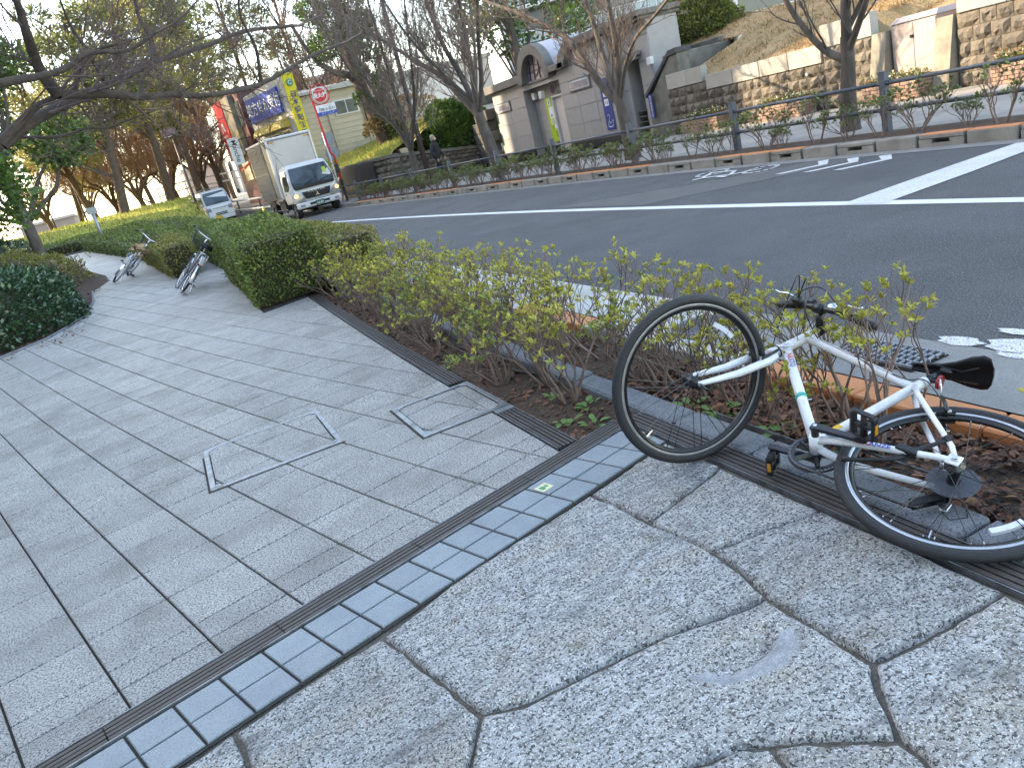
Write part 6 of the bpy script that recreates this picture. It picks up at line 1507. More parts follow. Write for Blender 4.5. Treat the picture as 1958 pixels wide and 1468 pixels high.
# ---- clipped hedges
def hedge(label, P, z0f, h, seed, dens, size, m, group=None, rnd_=0.10, top_wave=0.05, mtop=None):
    """hedge over a footprint polygon P"""
    t = empty('hedge', (P[0][0], P[0][1], z0f(P[0][1]))); tag(t, label, 'hedge', group); ox, oy, oz = t.location
    rg = np.random.default_rng(seed); n = len(P); pts = []; nor = []
    A = area(P); per = sum(math.dist(P[i], P[(i + 1) % n]) for i in range(n))
    xs, ys = [p[0] for p in P], [p[1] for p in P]
    def inside(x, y):
        c = False; j = n - 1
        for i in range(n):
            if (ys[i] > y) != (ys[j] > y) and x < (xs[j] - xs[i]) * (y - ys[i]) / (ys[j] - ys[i]) + xs[i]: c = not c
            j = i
        return c
    def edged(x, y):
        return min(abs((P[(i + 1) % n][0] - P[i][0]) * (P[i][1] - y) - (P[i][0] - x) * (P[(i + 1) % n][1] - P[i][1])) / max(1e-6, math.dist(P[i], P[(i + 1) % n])) for i in range(n))
    def ztop(x, y): return h + top_wave * mnoise.noise((x * 1.5, y * 1.5, seed)) + 0.03 * mnoise.noise((x * 5, y * 5, seed)) - max(0, 0.30 - edged(x, y)) ** 2 * 3.2 + 0.05 * mnoise.noise((x * 12, y * 12, seed))
    while len(pts) < A * dens:
        x, y = rg.uniform(min(xs), max(xs)), rg.uniform(min(ys), max(ys))
        if inside(x, y): pts.append((x, y, z0f(y) + ztop(x, y) - abs(rg.normal(0, 0.03)))); nor.append((0, 0, 1))
    for i in range(n):
        a, c = P[i], P[(i + 1) % n]; L_ = math.dist(a, c); nx, ny = (c[1] - a[1]) / L_, -(c[0] - a[0]) / L_
        for k in range(int(L_ * h * dens)):
            u, v = rg.uniform(), rg.uniform(); x = a[0] + (c[0] - a[0]) * u; y = a[1] + (c[1] - a[1]) * u; zz = v * (h - 0.04) + 0.02
            bul = 0.05 * mnoise.noise((x * 3, y * 3, zz * 4 + seed)) - 0.10 * max(0, (v - 0.85) / 0.15) ** 2 - 0.06 * (1 - v) ** 3
            off = bul - abs(rg.normal(0, 0.025)); pts.append((x + nx * off, y + ny * off, z0f(y) + zz)); nor.append((nx, ny, 0.3))
    Pp = np.array(pts) - [ox, oy, oz]; Nn = np.array(nor); m_ = len(Pp)
    d = Nn + rg.normal(0, .7, (m_, 3)); d /= np.linalg.norm(d, axis=1)[:, None]; q = rg.normal(size=(m_, 3)); w = np.cross(d, q); w /= np.linalg.norm(w, axis=1)[:, None]
    L_ = size * rg.uniform(.6, 1.3, m_)[:, None]; nn = np.cross(d, w)
    V = np.stack([Pp, Pp + d * L_ * .55 + w * L_ * .28 + nn * L_ * .1, Pp + d * L_, Pp + d * L_ * .55 - w * L_ * .28 + nn * L_ * .1], 1).reshape(-1, 3)
    np_obj('foliage', V, np.arange(m_ * 4).reshape(-1, 4), m, t, kind='stuff')
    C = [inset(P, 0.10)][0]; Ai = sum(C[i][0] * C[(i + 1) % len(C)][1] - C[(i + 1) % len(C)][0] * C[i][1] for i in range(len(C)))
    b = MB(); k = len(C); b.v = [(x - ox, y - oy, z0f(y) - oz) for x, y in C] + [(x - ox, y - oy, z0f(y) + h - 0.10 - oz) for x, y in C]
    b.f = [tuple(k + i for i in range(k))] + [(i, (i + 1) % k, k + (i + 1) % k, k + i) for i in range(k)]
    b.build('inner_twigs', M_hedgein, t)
    return t
hedge('bright green clipped box hedge at the inner corner, nearest of the clipped hedges', [(0.66, 9.62), (1.62, 9.72), (1.72, 13.2), (0.64, 13.4)], zp, 0.84, 1, 3000, 0.040, M_hedge, top_wave=0.10)
hedge('brownish green unclipped hedge between the azaleas and the bright corner hedge', [(1.68, 9.5), (2.35, 9.5), (2.3, 16.5), (1.78, 16.5)], lambda y: zp(y) * 0.3 - 0.02, 0.74, 2, 1500, 0.036, M_hedge2, top_wave=0.12)
hedge('rounded green hedge block behind the nearer parked bicycle', [(0.66, 14.8), (1.65, 14.6), (1.55, 20.0), (0.45, 20.0)], lambda y: 0.30, 0.72, 3, 1100, 0.042, M_hedge, top_wave=0.12)
hedge('low brown topped hedge block between the two leaning bicycles', [(-0.16, 15.3), (0.40, 15.2), (0.42, 21.6), (-0.72, 21.6)], lambda y: 0.32, 0.66, 4, 1100, 0.042, M_hedge2)
hedge('long low hedge curving along the far end of the paved path', [(-0.78, 21.8), (0.5, 22.0), (0.1, 27.5), (-1.2, 32.5), (-2.75, 32.0), (-1.75, 27.0)], lambda y: 0.43 + 0.045 * (y - 21.8), 0.53, 5, 420, 0.06, M_hedge)
hedge('dark far hedge in front of the sunlit lawn and white fence', [(1.6, 22.2), (0.9, 30.0), (-0.3, 36.0), (-5.5, 36.5), (-5.5, 34.5), (-1.2, 33.2), (0.2, 27.8), (0.55, 22.3)], lambda y: 0.24 + 0.034 * (y - 22), 0.75, 6, 300, 0.07, M_hedge)
def mound(label, c, rad, n, size, seed, m, name='bush', core=True, cat='bush', aspect=.5):
    t = empty(name, c); tag(t, label, cat); rg = np.random.default_rng(seed)
    u = rg.normal(size=(n, 3)); u /= np.linalg.norm(u, axis=1)[:, None]; u[:, 2] = np.abs(u[:, 2]) if rad[2] > 0 and name == 'bush' else u[:, 2]
    f = np.array([1 + 0.16 * mnoise.noise((a * 2.2, b * 2.2, e * 2.2 + seed)) + 0.07 * mnoise.noise((a * 6, b * 6, e * 6)) for a, b, e in u]) - np.abs(rg.normal(0, .05, n))
    P = u * f[:, None] * np.array(rad); d = u + rg.normal(0, .6, (n, 3)); d /= np.linalg.norm(d, axis=1)[:, None]; q = rg.normal(size=(n, 3)); w = np.cross(d, q); w /= np.linalg.norm(w, axis=1)[:, None]
    L_ = size * rg.uniform(.6, 1.3, n)[:, None]; nn = np.cross(d, w)
    V = np.stack([P, P + d * L_ * .5 + w * L_ * aspect * .5 + nn * L_ * .1, P + d * L_, P + d * L_ * .5 - w * L_ * aspect * .5 + nn * L_ * .1], 1).reshape(-1, 3)
    np_obj('foliage', V, np.arange(n * 4).reshape(-1, 4), m, t, kind='stuff')
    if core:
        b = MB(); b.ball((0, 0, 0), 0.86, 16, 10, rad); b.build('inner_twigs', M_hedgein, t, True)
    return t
mound('large dark glossy leaved bush bulging over the left edge of the paving', (-3.25, 14.3, 0.22), (1.72, 2.15, 1.12), 22000, 0.075, 31, M_gloss)
mound('reddish brown and green bush behind the dark glossy bush', (-3.7, 20.2, 0.4), (1.9, 2.6, 1.15), 9000, 0.07, 32, M_hedge2)
mound('dark green shrub mass at the far left behind the brownish bush', (-5.4, 26.0, 0.6), (2.2, 3.0, 1.7), 7000, 0.10, 33, M_gloss)
o = azalea(41, 0.75, 0.5, 5, nl=5, ln=0.05, mat_=M_hedge2, leafless=0.4); o.location = (-2.0, 19.6, zp(19.6)); tag(o, 'twiggy brown leaved shrub on the grass tip beside the path', 'shrub')
b = MB(); b.poly([(-3.4, 16.6, zp(16.6) + 0.006), (-1.62, 17.2, zp(17.2) + 0.006), (-1.35, 18.6, zp(18.6) + 0.006), (-1.5, 20.0, zp(20) + 0.006), (-2.3, 24.0, zp(24) + 0.006), (-3.2, 31.0, zp(31) + 0.006), (-6.5, 31.0, zp(31) + 0.006)]); b.build('planting_bed', M_soil, kind='structure')
b = MB(); P = [(-3.3, 11.2), (-2.45, 12.0), (-1.95, 12.5), (-1.55, 13.7), (-1.5, 15.3), (-1.62, 17.2), (-3.4, 16.6), (-7, 14)]; b.poly([(x, y, zp(y) + 0.006) for x, y in P]); b.build('planting_bed', M_soil, kind='structure')
b = MB(); b.tube([(x, y, zp(y) + 0.008) for x, y in P[:6]], 0.02, 6); b.build('bed_edging', M_kerbgran, kind='structure')
def lit2(rg, n):
    x = rg.uniform(-3.2, -1.3, n); y = rg.uniform(11.5, 20.5, n); m = (x < -1.45) & (x > -2.0 - 0.3 * (16 - y)); x, y = x[m], y[m]; return np.stack([x, y, [zp(b_) + 0.015 for b_ in y]], 1)
litter('fallen_leaves', 1500, lit2, 9, M_litter, 0.06)

# ---- bare trees
def bare_tree(name, base, trunk, tr, limbs, seed, levels=4, twig_len=1.0, kids=(5, 7), label='', cat='tree', m=None, mt=None, up=0.25, group=None, minr=0.004, tk=3, ang=(0.35, 0.75), tb=None):
    """trunk: polyline, limbs: list of (polyline, radius); twigs are grown along every limb"""
    r_ = random.Random(seed); t = empty(name, base); tag(t, label, cat, group); o = Vector(base)
    loc = lambda P: [tuple(Vector(p) - o) for p in P]
    def smooth(P, n=4):
        P = [Vector(p) for p in P]; Q = []
        for i in range(len(P) - 1):
            p0 = P[max(0, i - 1)]; p1 = P[i]; p2 = P[i + 1]; p3 = P[min(len(P) - 1, i + 2)]
            for k in range(n): u = k / n; Q.append(0.5 * ((2 * p1) + (p2 - p0) * u + (2 * p0 - 5 * p1 + 4 * p2 - p3) * u * u + (-p0 + 3 * p1 - 3 * p2 + p3) * u ** 3))
        Q.append(P[-1]); return Q
    if trunk:
        T = smooth(trunk); n = len(T); sg = Seg(); sg.add(loc(T), [tb + (tr * 0.8 - tb) * (i / (n - 1)) ** 0.5 for i in range(n)] if tb else [tr * (1.25 - 0.55 * (i / (n - 1)) ** 0.6) * (1 + 0.25 * max(0, 1 - i / 3)) for i in range(n)], 12); sg.obj('trunk', m or M_bark, t)
    tw = Seg()
    def grow(p, d, L, r, lev):
        n = 4; P = [p]; q = p.copy(); dd = d
        for i in range(n): dd = (dd + Vector((r_.gauss(0, .13), r_.gauss(0, .13), r_.gauss(up * 0.25, .10)))).normalized(); q = q + dd * L / n; P.append(q.copy())
        tw.add(loc(P), [max(minr, r * (1 - 0.6 * i / n)) for i in range(n + 1)], 5 if r > 0.015 else tk)
        if lev <= 0: return
        for k in range(r_.randint(*kids)):
            i = r_.choice((1, 2, 2, 3, 3, 4)); a = r_.uniform(0, 2 * PI); u = dd.orthogonal().normalized(); v = dd.cross(u); s_ = r_.uniform(*ang)
            grow(P[i].copy(), (dd + (u * math.cos(a) + v * math.sin(a)) * s_ + Vector((0, 0, up))).normalized(), L * r_.uniform(.5, .8), r * 0.5, lev - 1)
    for (P, r) in limbs:
        Q = smooth(P); n = len(Q); sg = Seg(); rr = [r * (1 - 0.65 * i / (n - 1)) for i in range(n)]; sg.add(loc(Q), rr, 9); sg.obj('limb', m or M_bark, t)
        Ln = sum((Q[i + 1] - Q[i]).length for i in range(n - 1)); nb = max(3, int(Ln / 0.28)) 
        for k in range(nb):
            i = min(n - 2, int(n * (0.15 + 0.85 * (k + r_.random()) / nb))); d0 = (Q[i + 1] - Q[i]).normalized(); a = r_.uniform(0, 2 * PI); u = d0.orthogonal().normalized(); v = d0.cross(u)
            grow(Q[i].copy(), (d0 * 0.8 + (u * math.cos(a) + v * math.sin(a)) * r_.uniform(.5, .9) + Vector((0, 0, up))).normalized(), twig_len * r_.uniform(.6, 1.1), max(minr, rr[i] * 0.35), levels - 1)
        grow(Q[-1].copy(), (Q[-1] - Q[-2]).normalized(), twig_len, rr[-1], levels - 1)
    tw.obj('twigs', mt or M_twigs, t, kind='stuff')
    return t
bare_tree('street_tree', (9.95, 9.25, 0.1), [(9.95, 9.25, 0.0), (9.93, 9.22, 0.6), (9.92, 9.15, 1.15), (9.9, 9.12, 1.5)], 0.125,
          [([(9.9, 9.12, 1.15), (9.85, 9.45, 1.35), (9.8, 9.75, 1.7), (9.7, 10.05, 2.3), (9.6, 10.3, 3.2), (9.5, 10.6, 4.4)], 0.065), ([(9.9, 9.12, 1.35), (9.92, 9.1, 1.9), (9.95, 9.05, 2.6), (10.0, 9.1, 3.8), (10, 9.2, 5.0)], 0.085),
           ([(9.9, 9.1, 1.30), (9.85, 8.85, 1.6), (9.8, 8.6, 1.95), (9.7, 8.2, 2.7), (9.7, 7.8, 3.6)], 0.06), ([(9.93, 9.1, 1.6), (10.1, 8.9, 2.0), (10.4, 8.6, 2.8), (10.6, 8.5, 3.8)], 0.045)], 5, 3, 0.8, (2, 3),
          'bare street tree right of the middle with a dark forked trunk between planters', m=M_bark, mt=M_bark)
bare_tree('street_tree', (9.8, 15.15, 0.1), [(9.8, 15.15, 0.0), (9.8, 15.2, 0.7), (9.8, 15.25, 1.25), (9.8, 15.28, 1.55)], 0.15,
          [([(9.8, 15.3, 1.35), (9.75, 15.75, 1.75), (9.7, 16.15, 2.3), (9.6, 16.5, 2.9), (9.4, 17.1, 3.4), (9.2, 18.0, 3.9), (9.0, 19.0, 4.4)], 0.095), ([(9.8, 15.3, 1.5), (9.85, 15.6, 2.1), (9.9, 15.85, 2.9), (9.9, 16.1, 3.9), (9.9, 16.2, 5.2)], 0.08),
           ([(9.8, 15.25, 1.5), (9.8, 15.05, 2.2), (9.75, 14.95, 3.1), (9.7, 14.9, 4.2), (9.7, 14.9, 5.4)], 0.085), ([(9.8, 15.2, 1.45), (9.75, 14.8, 1.95), (9.7, 14.2, 2.45), (9.6, 13.2, 2.75), (9.5, 12.2, 3.05), (9.5, 11.2, 3.3)], 0.05),
           ([(9.8, 15.3, 1.4), (9.9, 15.7, 1.8), (10.2, 16.4, 2.1), (10.4, 17.0, 2.3)], 0.04)], 6, 4, 0.9, (2, 4),
          'bare street tree with a thick forking trunk in front of the station building', m=M_bark, mt=mat('brown_twigs', (0.16, 0.12, 0.10), (0.11, 0.08, 0.07), 3, 0.9))
bare_tree('street_tree', (9.5, 21.9, 0.1), [(9.5, 21.9, 0.0), (9.45, 22.0, 0.9), (9.4, 22.15, 1.7), (9.4, 22.25, 2.2)], 0.19,
          [([(9.4, 22.2, 1.9), (9.3, 23.0, 2.6), (9.2, 24.0, 3.4), (9.0, 25.3, 4.1), (8.8, 27.0, 5.0), (8.6, 29, 6.0)], 0.11), ([(9.4, 22.3, 2.2), (9.4, 22.8, 3.1), (9.3, 23.4, 4.2), (9.3, 23.9, 5.6), (9.3, 24.2, 7.4)], 0.10),
           ([(9.4, 22.2, 2.2), (9.45, 22.1, 3.2), (9.5, 22.0, 4.4), (9.5, 21.8, 5.8), (9.5, 21.6, 7.4)], 0.10), ([(9.4, 22.2, 2.0), (9.4, 21.5, 2.8), (9.3, 20.8, 3.8), (9.2, 20.0, 4.8), (9.2, 19.5, 6.0)], 0.08),
           ([(9.4, 22.3, 2.3), (9.9, 22.8, 3.3), (10.4, 23.4, 4.6), (10.8, 24, 6.0)], 0.07), ([(9.4, 22.3, 2.3), (8.8, 22.8, 3.4), (8.2, 23.2, 4.6), (7.8, 23.6, 6.0)], 0.06)], 7, 4, 1.25, (3, 4),
          'tall bare street tree with a wide twiggy crown left of the station building', m=M_bark, minr=0.005)
bare_tree('street_tree', (8.62, 27.0, 0.1), [(8.62, 27.0, 0.0), (8.6, 27.0, 0.6), (8.6, 27.0, 1.2), (8.6, 27.05, 1.6)], 0.13,
          [([(8.6, 27.0, 1.5), (8.5, 27.6, 2.3), (8.4, 28.4, 3.4), (8.2, 29.2, 4.8), (8.0, 30, 6.2)], 0.08), ([(8.6, 27.0, 1.6), (8.6, 27.0, 2.6), (8.6, 27.1, 3.8), (8.6, 27.2, 5.2), (8.6, 27.3, 6.8)], 0.08),
           ([(8.6, 27.0, 1.5), (8.7, 26.4, 2.2), (8.8, 25.7, 3.2), (8.9, 25.2, 4.6), (9.0, 24.8, 6.0)], 0.07), ([(8.6, 27, 1.8), (9.2, 27.2, 2.8), (9.8, 27.6, 4.0), (10.2, 28, 5.4)], 0.06), ([(8.6, 27, 1.9), (8.0, 27.2, 3.0), (7.4, 27.4, 4.4), (7.0, 27.6, 5.8)], 0.05)], 8, 4, 1.1, (3, 4),
          'slender bare tree behind the fence between the black boards and the walking person', m=M_bark, minr=0.005)
# overhanging cherry limbs at upper left
A_ = [(-3.0, 6.7, 0.0), (-2.7, 6.75, 1.0), (-2.1, 6.9, 1.75), (-1.4, 7.0, 2.05), (-0.84, 7.0, 2.23)]
L0 = [(-0.84, 7.0, 2.23), (-0.70, 7.0, 2.32), (-0.53, 7.0, 2.42), (-0.39, 7.0, 2.46), (-0.35, 7.0, 2.48)]
bare_tree('cherry_tree', (-3.0, 6.7, 0.0), A_, 0.055,
          [(L0, 0.040), ([(-0.35, 7.0, 2.48), (-0.39, 6.9, 2.61), (-0.39, 6.8, 2.71), (-0.37, 6.6, 2.83), (-0.35, 6.5, 2.94), (-0.34, 6.4, 3.05), (-0.33, 6.3, 3.4)], 0.048),
           ([(-0.35, 7.0, 2.48), (-0.24, 7.1, 2.47), (-0.02, 7.2, 2.44), (0.2, 7.4, 2.4), (0.47, 7.6, 2.39), (0.78, 7.8, 2.35), (1.32, 8.2, 2.4), (1.93, 8.6, 2.6), (2.4, 9.0, 2.72)], 0.040),
           ([(-0.84, 7.02, 2.22), (-0.65, 7.1, 2.33), (-0.48, 7.3, 2.41), (-0.32, 7.5, 2.48), (-0.19, 7.7, 2.53), (0.0, 8.0, 2.63), (0.2, 8.2, 2.7), (0.42, 8.4, 2.79), (0.65, 8.6, 2.85), (1.06, 8.9, 2.94), (1.51, 9.3, 3.07), (2.13, 9.8, 3.12)], 0.050),
           ([(-1.0, 6.5, 2.5), (-0.64, 6.5, 2.54), (-0.47, 6.5, 2.54), (-0.35, 6.5, 2.54), (-0.21, 6.5, 2.56), (-0.06, 6.5, 2.62), (0.04, 6.5, 2.62), (0.22, 6.5, 2.60), (0.44, 6.5, 2.68)], 0.032),
           ([(-1.1, 7.5, 2.35), (-0.88, 7.5, 2.35), (-0.68, 7.5, 2.28), (-0.45, 7.5, 2.24), (-0.28, 7.5, 2.26), (-0.12, 7.5, 2.23), (0.01, 7.5, 2.25), (0.24, 7.5, 2.28)], 0.018),
           ([(-0.24, 7.1, 2.47), (-0.16, 7.05, 2.60), (-0.02, 7.0, 2.72), (0.2, 7.0, 2.74)], 0.022), ([(0.0, 8.0, 2.63), (-0.05, 7.9, 2.9), (-0.1, 7.8, 3.1), (-0.1, 7.6, 3.3)], 0.02),
           ([(0.47, 8.4, 2.8), (0.5, 8.3, 3.0), (0.46, 8.2, 3.15), (0.5, 8.1, 3.4)], 0.03), ([(1.32, 8.2, 2.4), (1.36, 8.1, 2.7), (1.3, 8.0, 3.0), (1.4, 7.9, 3.3)], 0.02), ([(0.2, 7.4, 2.4), (0.35, 7.5, 2.6), (0.7, 7.8, 2.78), (1.1, 8.1, 2.9)], 0.016)], 9, 4, 0.55, (3, 4),
          'bare cherry tree whose crooked limbs reach in over the upper left corner', m=M_barkd, mt=mat('cherry_twigs', (0.16, 0.11, 0.10), (0.11, 0.08, 0.072), 6, 0.85), up=0.10, minr=0.0020, ang=(0.5, 1.0), tb=0.15)
b = MB(); b.prism([(-3.0 + 0.6 * math.cos(2 * PI * k / 20), 6.7 + 0.6 * math.sin(2 * PI * k / 20)) for k in range(20)], -0.02, 0.045); b.build('tree_pit', M_soil, kind='structure')

# ---- pines and other trees in the distance
def crown_tree(name, base, trunk, tr, clumps, per, size, m, mb, label, seed, aspect=0.5, flat=0.45, group=None, limb_r=0.07):
    r_ = random.Random(seed); t = empty(name, base); tag(t, label, 'tree', group); o = Vector(base)
    T = [Vector(p) - o for p in trunk]; sg = Seg(); n = len(T); sg.add([tuple(p) for p in T], [tr * (1.2 - 0.75 * i / (n - 1)) for i in range(n)], 9); sg.obj('trunk', mb, t)
    ls = Seg(); rg = np.random.default_rng(seed); Ps = []; Ds = []
    for (c, rad) in clumps:
        c = Vector(c) - o; j = min(range(n), key=lambda k: (T[k] - c).length + max(0, T[k].z - c.z) * 2); a = T[max(0, j - (1 if j > 1 else 0))]
        mid = a.lerp(c, 0.5) + Vector((r_.uniform(-.3, .3), r_.uniform(-.3, .3), r_.uniform(-.3, .2))); ls.add([tuple(a), tuple(mid), tuple(c)], [limb_r, limb_r * .7, limb_r * .35], 5)
        k = int(per * rad ** 1.6); u = rg.normal(size=(k, 3)); u /= np.linalg.norm(u, axis=1)[:, None]; f = rg.uniform(0.25, 1.0, k) ** 0.6
        P = np.array(c) + u * f[:, None] * np.array([rad, rad, rad * flat]); Ps.append(P); Ds.append(u * [1, 1, .6] + rg.normal(0, .4, (k, 3)) + [0, 0, .25])
        for q in range(3): e = c + Vector((r_.uniform(-1, 1), r_.uniform(-1, 1), r_.uniform(-.3, .3))) * rad * .7; ls.add([tuple(mid.lerp(c, .6)), tuple(e)], [limb_r * .3, limb_r * .1], 3)
    ls.obj('limbs', mb, t, kind='stuff')
    P = np.concatenate(Ps); d = np.concatenate(Ds); d /= np.linalg.norm(d, axis=1)[:, None]; q = rg.normal(size=d.shape); w = np.cross(d, q); w /= np.linalg.norm(w, axis=1)[:, None]; L_ = size * rg.uniform(.5, 1.3, len(P))[:, None]; nn = np.cross(d, w)
    V = np.stack([P, P + d * L_ * .5 + w * L_ * aspect * .5 + nn * L_ * .08, P + d * L_, P + d * L_ * .5 - w * L_ * aspect * .5 + nn * L_ * .08], 1).reshape(-1, 3)
    np_obj('foliage', V, np.arange(len(P) * 4).reshape(-1, 4), m, t, kind='stuff')
    return t
def clumps_for(r_, top, z0, z1, sp, n, rr=(0.7, 1.4)):
    out = []
    for k in range(n):
        z = z0 + (z1 - z0) * (k + r_.random()) / n; a = r_.uniform(0, 2 * PI); d = sp * (1.05 - 0.5 * (z - z0) / (z1 - z0)) * r_.uniform(.35, 1); out.append(((top[0] + d * math.cos(a), top[1] + d * math.sin(a), z), r_.uniform(*rr)))
    return out
pines = [  # base x, y, z, lean x, height, crown start, spread, label
 (-1.5, 46, 1.6, 0.5, 12, 5.5, 3.0, 'pine with the thickest trunk on the sunlit lawn left of the white van'),
 (0.95, 49, 1.7, 0.3, 13, 6.0, 3.2, 'tall straight pine just left of the white van'),
 (2.7, 52, 1.5, 0.2, 13.5, 6.4, 3.0, 'pine directly behind the white van roof'),
 (4.5, 57, 1.3, 0.1, 14, 6.5, 3.2, 'pine behind the white hanging sign of the shop'),
 (-3.0, 52, 1.7, -0.8, 11, 5.0, 2.8, 'leaning pine at the far left beyond the hedge end'),
 (3.6, 62, 1.3, 0.3, 15, 6.0, 3.4, 'farther pine whose trunk shows between two nearer pines'),
 (8.5, 62, 1.3, 0.3, 16, 7.5, 3.6, 'pine rising behind the blue pharmacy sign'),
 (12.0, 60, 1.3, 0.3, 16, 7.0, 3.8, 'pine rising behind the pale roof of the pharmacy'),
 (-5.0, 64, 1.5, 0.6, 12.5, 4.5, 3.2, 'pale olive pine at the far left beyond the brown trees'),
 (0.2, 70, 1.2, -0.4, 14, 5.0, 3.6, 'distant pine seen between the trunks on the lawn'),
 (6.3, 70, 1.2, -0.4, 17, 8.5, 3.6, 'distant pine above the red shop building')]
for i, (x, y, z, ln, h, cs, sp, lb) in enumerate(pines):
    r_ = random.Random(100 + i); T = []
    for k in range(9):
        u = k / 8; T.append((x + ln * u * 2 + 0.35 * math.sin(u * 5 + i) * u, y + 0.3 * math.sin(u * 4 + i * 2), z - 0.3 + (h - z) * u * 0.95))
    crown_tree('pine_tree', (x, y, z), T, 0.23 if i < 2 else 0.17, clumps_for(r_, T[-3], cs, h, sp, 17), 390, 0.30, M_pineo if i in (1, 4, 5, 8, 9) else M_pine, M_pineb, lb, 200 + i, 0.30, 0.5, 'pines beyond the hedges')
# big leaning tree with ivy
r_ = random.Random(77)
cl_ = [((10.8 + r_.uniform(-.5, .9), 37.4 + r_.uniform(-.5, .5), z), r_.uniform(.3, .6)) for z in [2.6, 3.0, 3.4, 3.8, 4.3, 4.8, 5.4, 6.0, 6.4, 6.8, 7.2, 7.6]] + [((10.3 + r_.uniform(-1.2, 1.4), 38 + r_.uniform(-1, 1), z), r_.uniform(.7, 1.2)) for z in [6.8, 7.4, 8, 8.6, 9.2, 9.8, 10.4, 11]]
crown_tree('leaning_tree', (11.05, 38, 1.6), [(11.15, 38, 1.4), (11.0, 38, 2.2), (10.83, 38, 3.24), (10.55, 38, 4.75), (10.48, 38, 6.63), (10.45, 38, 8.66), (10.2, 38, 11)], 0.36, cl_, 1500, 0.16, M_ever, M_pineb, 'massive leaning trunk with ivy on the sunlit grass bank', 301, 0.6, 0.9)
sg = Seg(); sg.add([(10.5, 38, 5.2), (10.14, 38, 5.42), (9.51, 38, 5.66), (8.9, 38, 6.2), (8.5, 38, 7.0), (8.2, 38, 8)], [.2, .17, .14, .12, .1, .07], 8)
lo = sg.obj('limb', M_pineb, bpy.data.objects['leaning_tree']); lo.matrix_parent_inverse = Matrix.Translation((-11.05, -38, -1.6))
mound('big dark green evergreen bush beside the walking person', (13.4, 35.0, 0.9), (2.0, 1.7, 2.2), 16000, 0.16, 61, M_ever)
mound('orange brown scrub behind the evergreen bush on the bank', (12.2, 38.0, 2.6), (2.2, 1.2, 1.4), 2500, 0.14, 62, mat('orange_scrub', (0.34, 0.20, 0.07), (0.20, 0.15, 0.05), 2, 0.7, island=0.5, transl=0.3), core=False)
mound('evergreen bush with pale glints above the low wall right of the station', (17.2, 21.9, 2.55), (0.9, 2.0, 1.6), 12000, 0.10, 63, mat('bush_leaf_light', (0.13, 0.17, 0.035), (0.20, 0.22, 0.06), 2, 0.35, island=0.5, transl=0.3))
for i, (x, y, z, h, s_, lb) in enumerate(((-3.9, 16.5, 0.4, 3.6, 1.9, 'dark evergreen tree at the left edge above the bushes'), (-3.2, 25, 0.6, 6.0, 2.2, 'leafy evergreen tree farther back at the left edge'))):
    r_ = random.Random(400 + i); T = [(x, y, z + h * k / 4) for k in range(5)]
    crown_tree('evergreen_tree', (x, y, z), T, 0.14, clumps_for(r_, T[-1], z + h * 0.42, z + h, s_, 16, (.5, .95)), 2300 if i == 0 else 1100, 0.10 if i == 0 else 0.14, M_ever, M_bark, lb, 410 + i, 0.6, 0.8)
crown_tree('evergreen_tree', (16.5, 33.0, 0.2), [(16.5, 33, 0), (16.4, 33, 2.5), (16.4, 33, 5), (16.3, 33, 8)], 0.25, clumps_for(random.Random(430), (16.4, 33, 8), 4.5, 9.5, 3.0, 16, (.8, 1.4)), 420, 0.22, M_ever, M_bark, 'dark evergreen tree rising behind the arched roof', 431, 0.6, 0.7)
# brownish bare trees in the far distance
for i, (x, y, h, lb) in enumerate(((-2.2, 58, 6.5, 'brown bare tree in the distance left of the lawn'), (-0.6, 54, 6.0, 'low spreading bare tree on the lawn between the two left pines'), (-6.5, 60, 7.0, 'bare tree at the far left end of the lawn'), (1.6, 60, 7.5, 'bare tree just left of the slim lamp post'), (3.4, 56, 7.0, 'bare tree above the roof of the white van'), (-4.6, 72, 7.5, 'farthest brown bare tree at the left'), (1.8, 76, 9.0, 'brown bare tree between distant pines'), (5.2, 64, 9.5, 'brown bare tree behind the shop sign'), (14.0, 52, 9.0, 'bare tree behind the shed and the leaning trunk'), (11.0, 50, 10.0, 'bare tree showing over the pharmacy roof'))):
    r_ = random.Random(500 + i); limbs = []
    for k in range(6):
        a = 2 * PI * k / 6 + r_.uniform(-.3, .3); s_ = h * r_.uniform(.18, .34); limbs.append(([(x, y, 1.5 + h * 0.18), (x + s_ * .4 * math.cos(a), y + s_ * .4 * math.sin(a), 1.5 + h * .38), (x + s_ * math.cos(a), y + s_ * math.sin(a), h * .7), (x + s_ * 1.2 * math.cos(a), y + s_ * 1.2 * math.sin(a), h * .95)], 0.10))
    bare_tree('bare_tree', (x, y, 1.2), [(x, y, 0.9), (x + .1, y, 1.5 + h * .1), (x, y, 1.6 + h * .2)], 0.2, limbs, 510 + i, 3, 1.5, (3, 5), lb, m=M_pineb, mt=mat('warm_twigs', (0.28, 0.17, 0.11), (0.21, 0.13, 0.09), 1, 0.9), group='bare trees in the distance', minr=0.012)
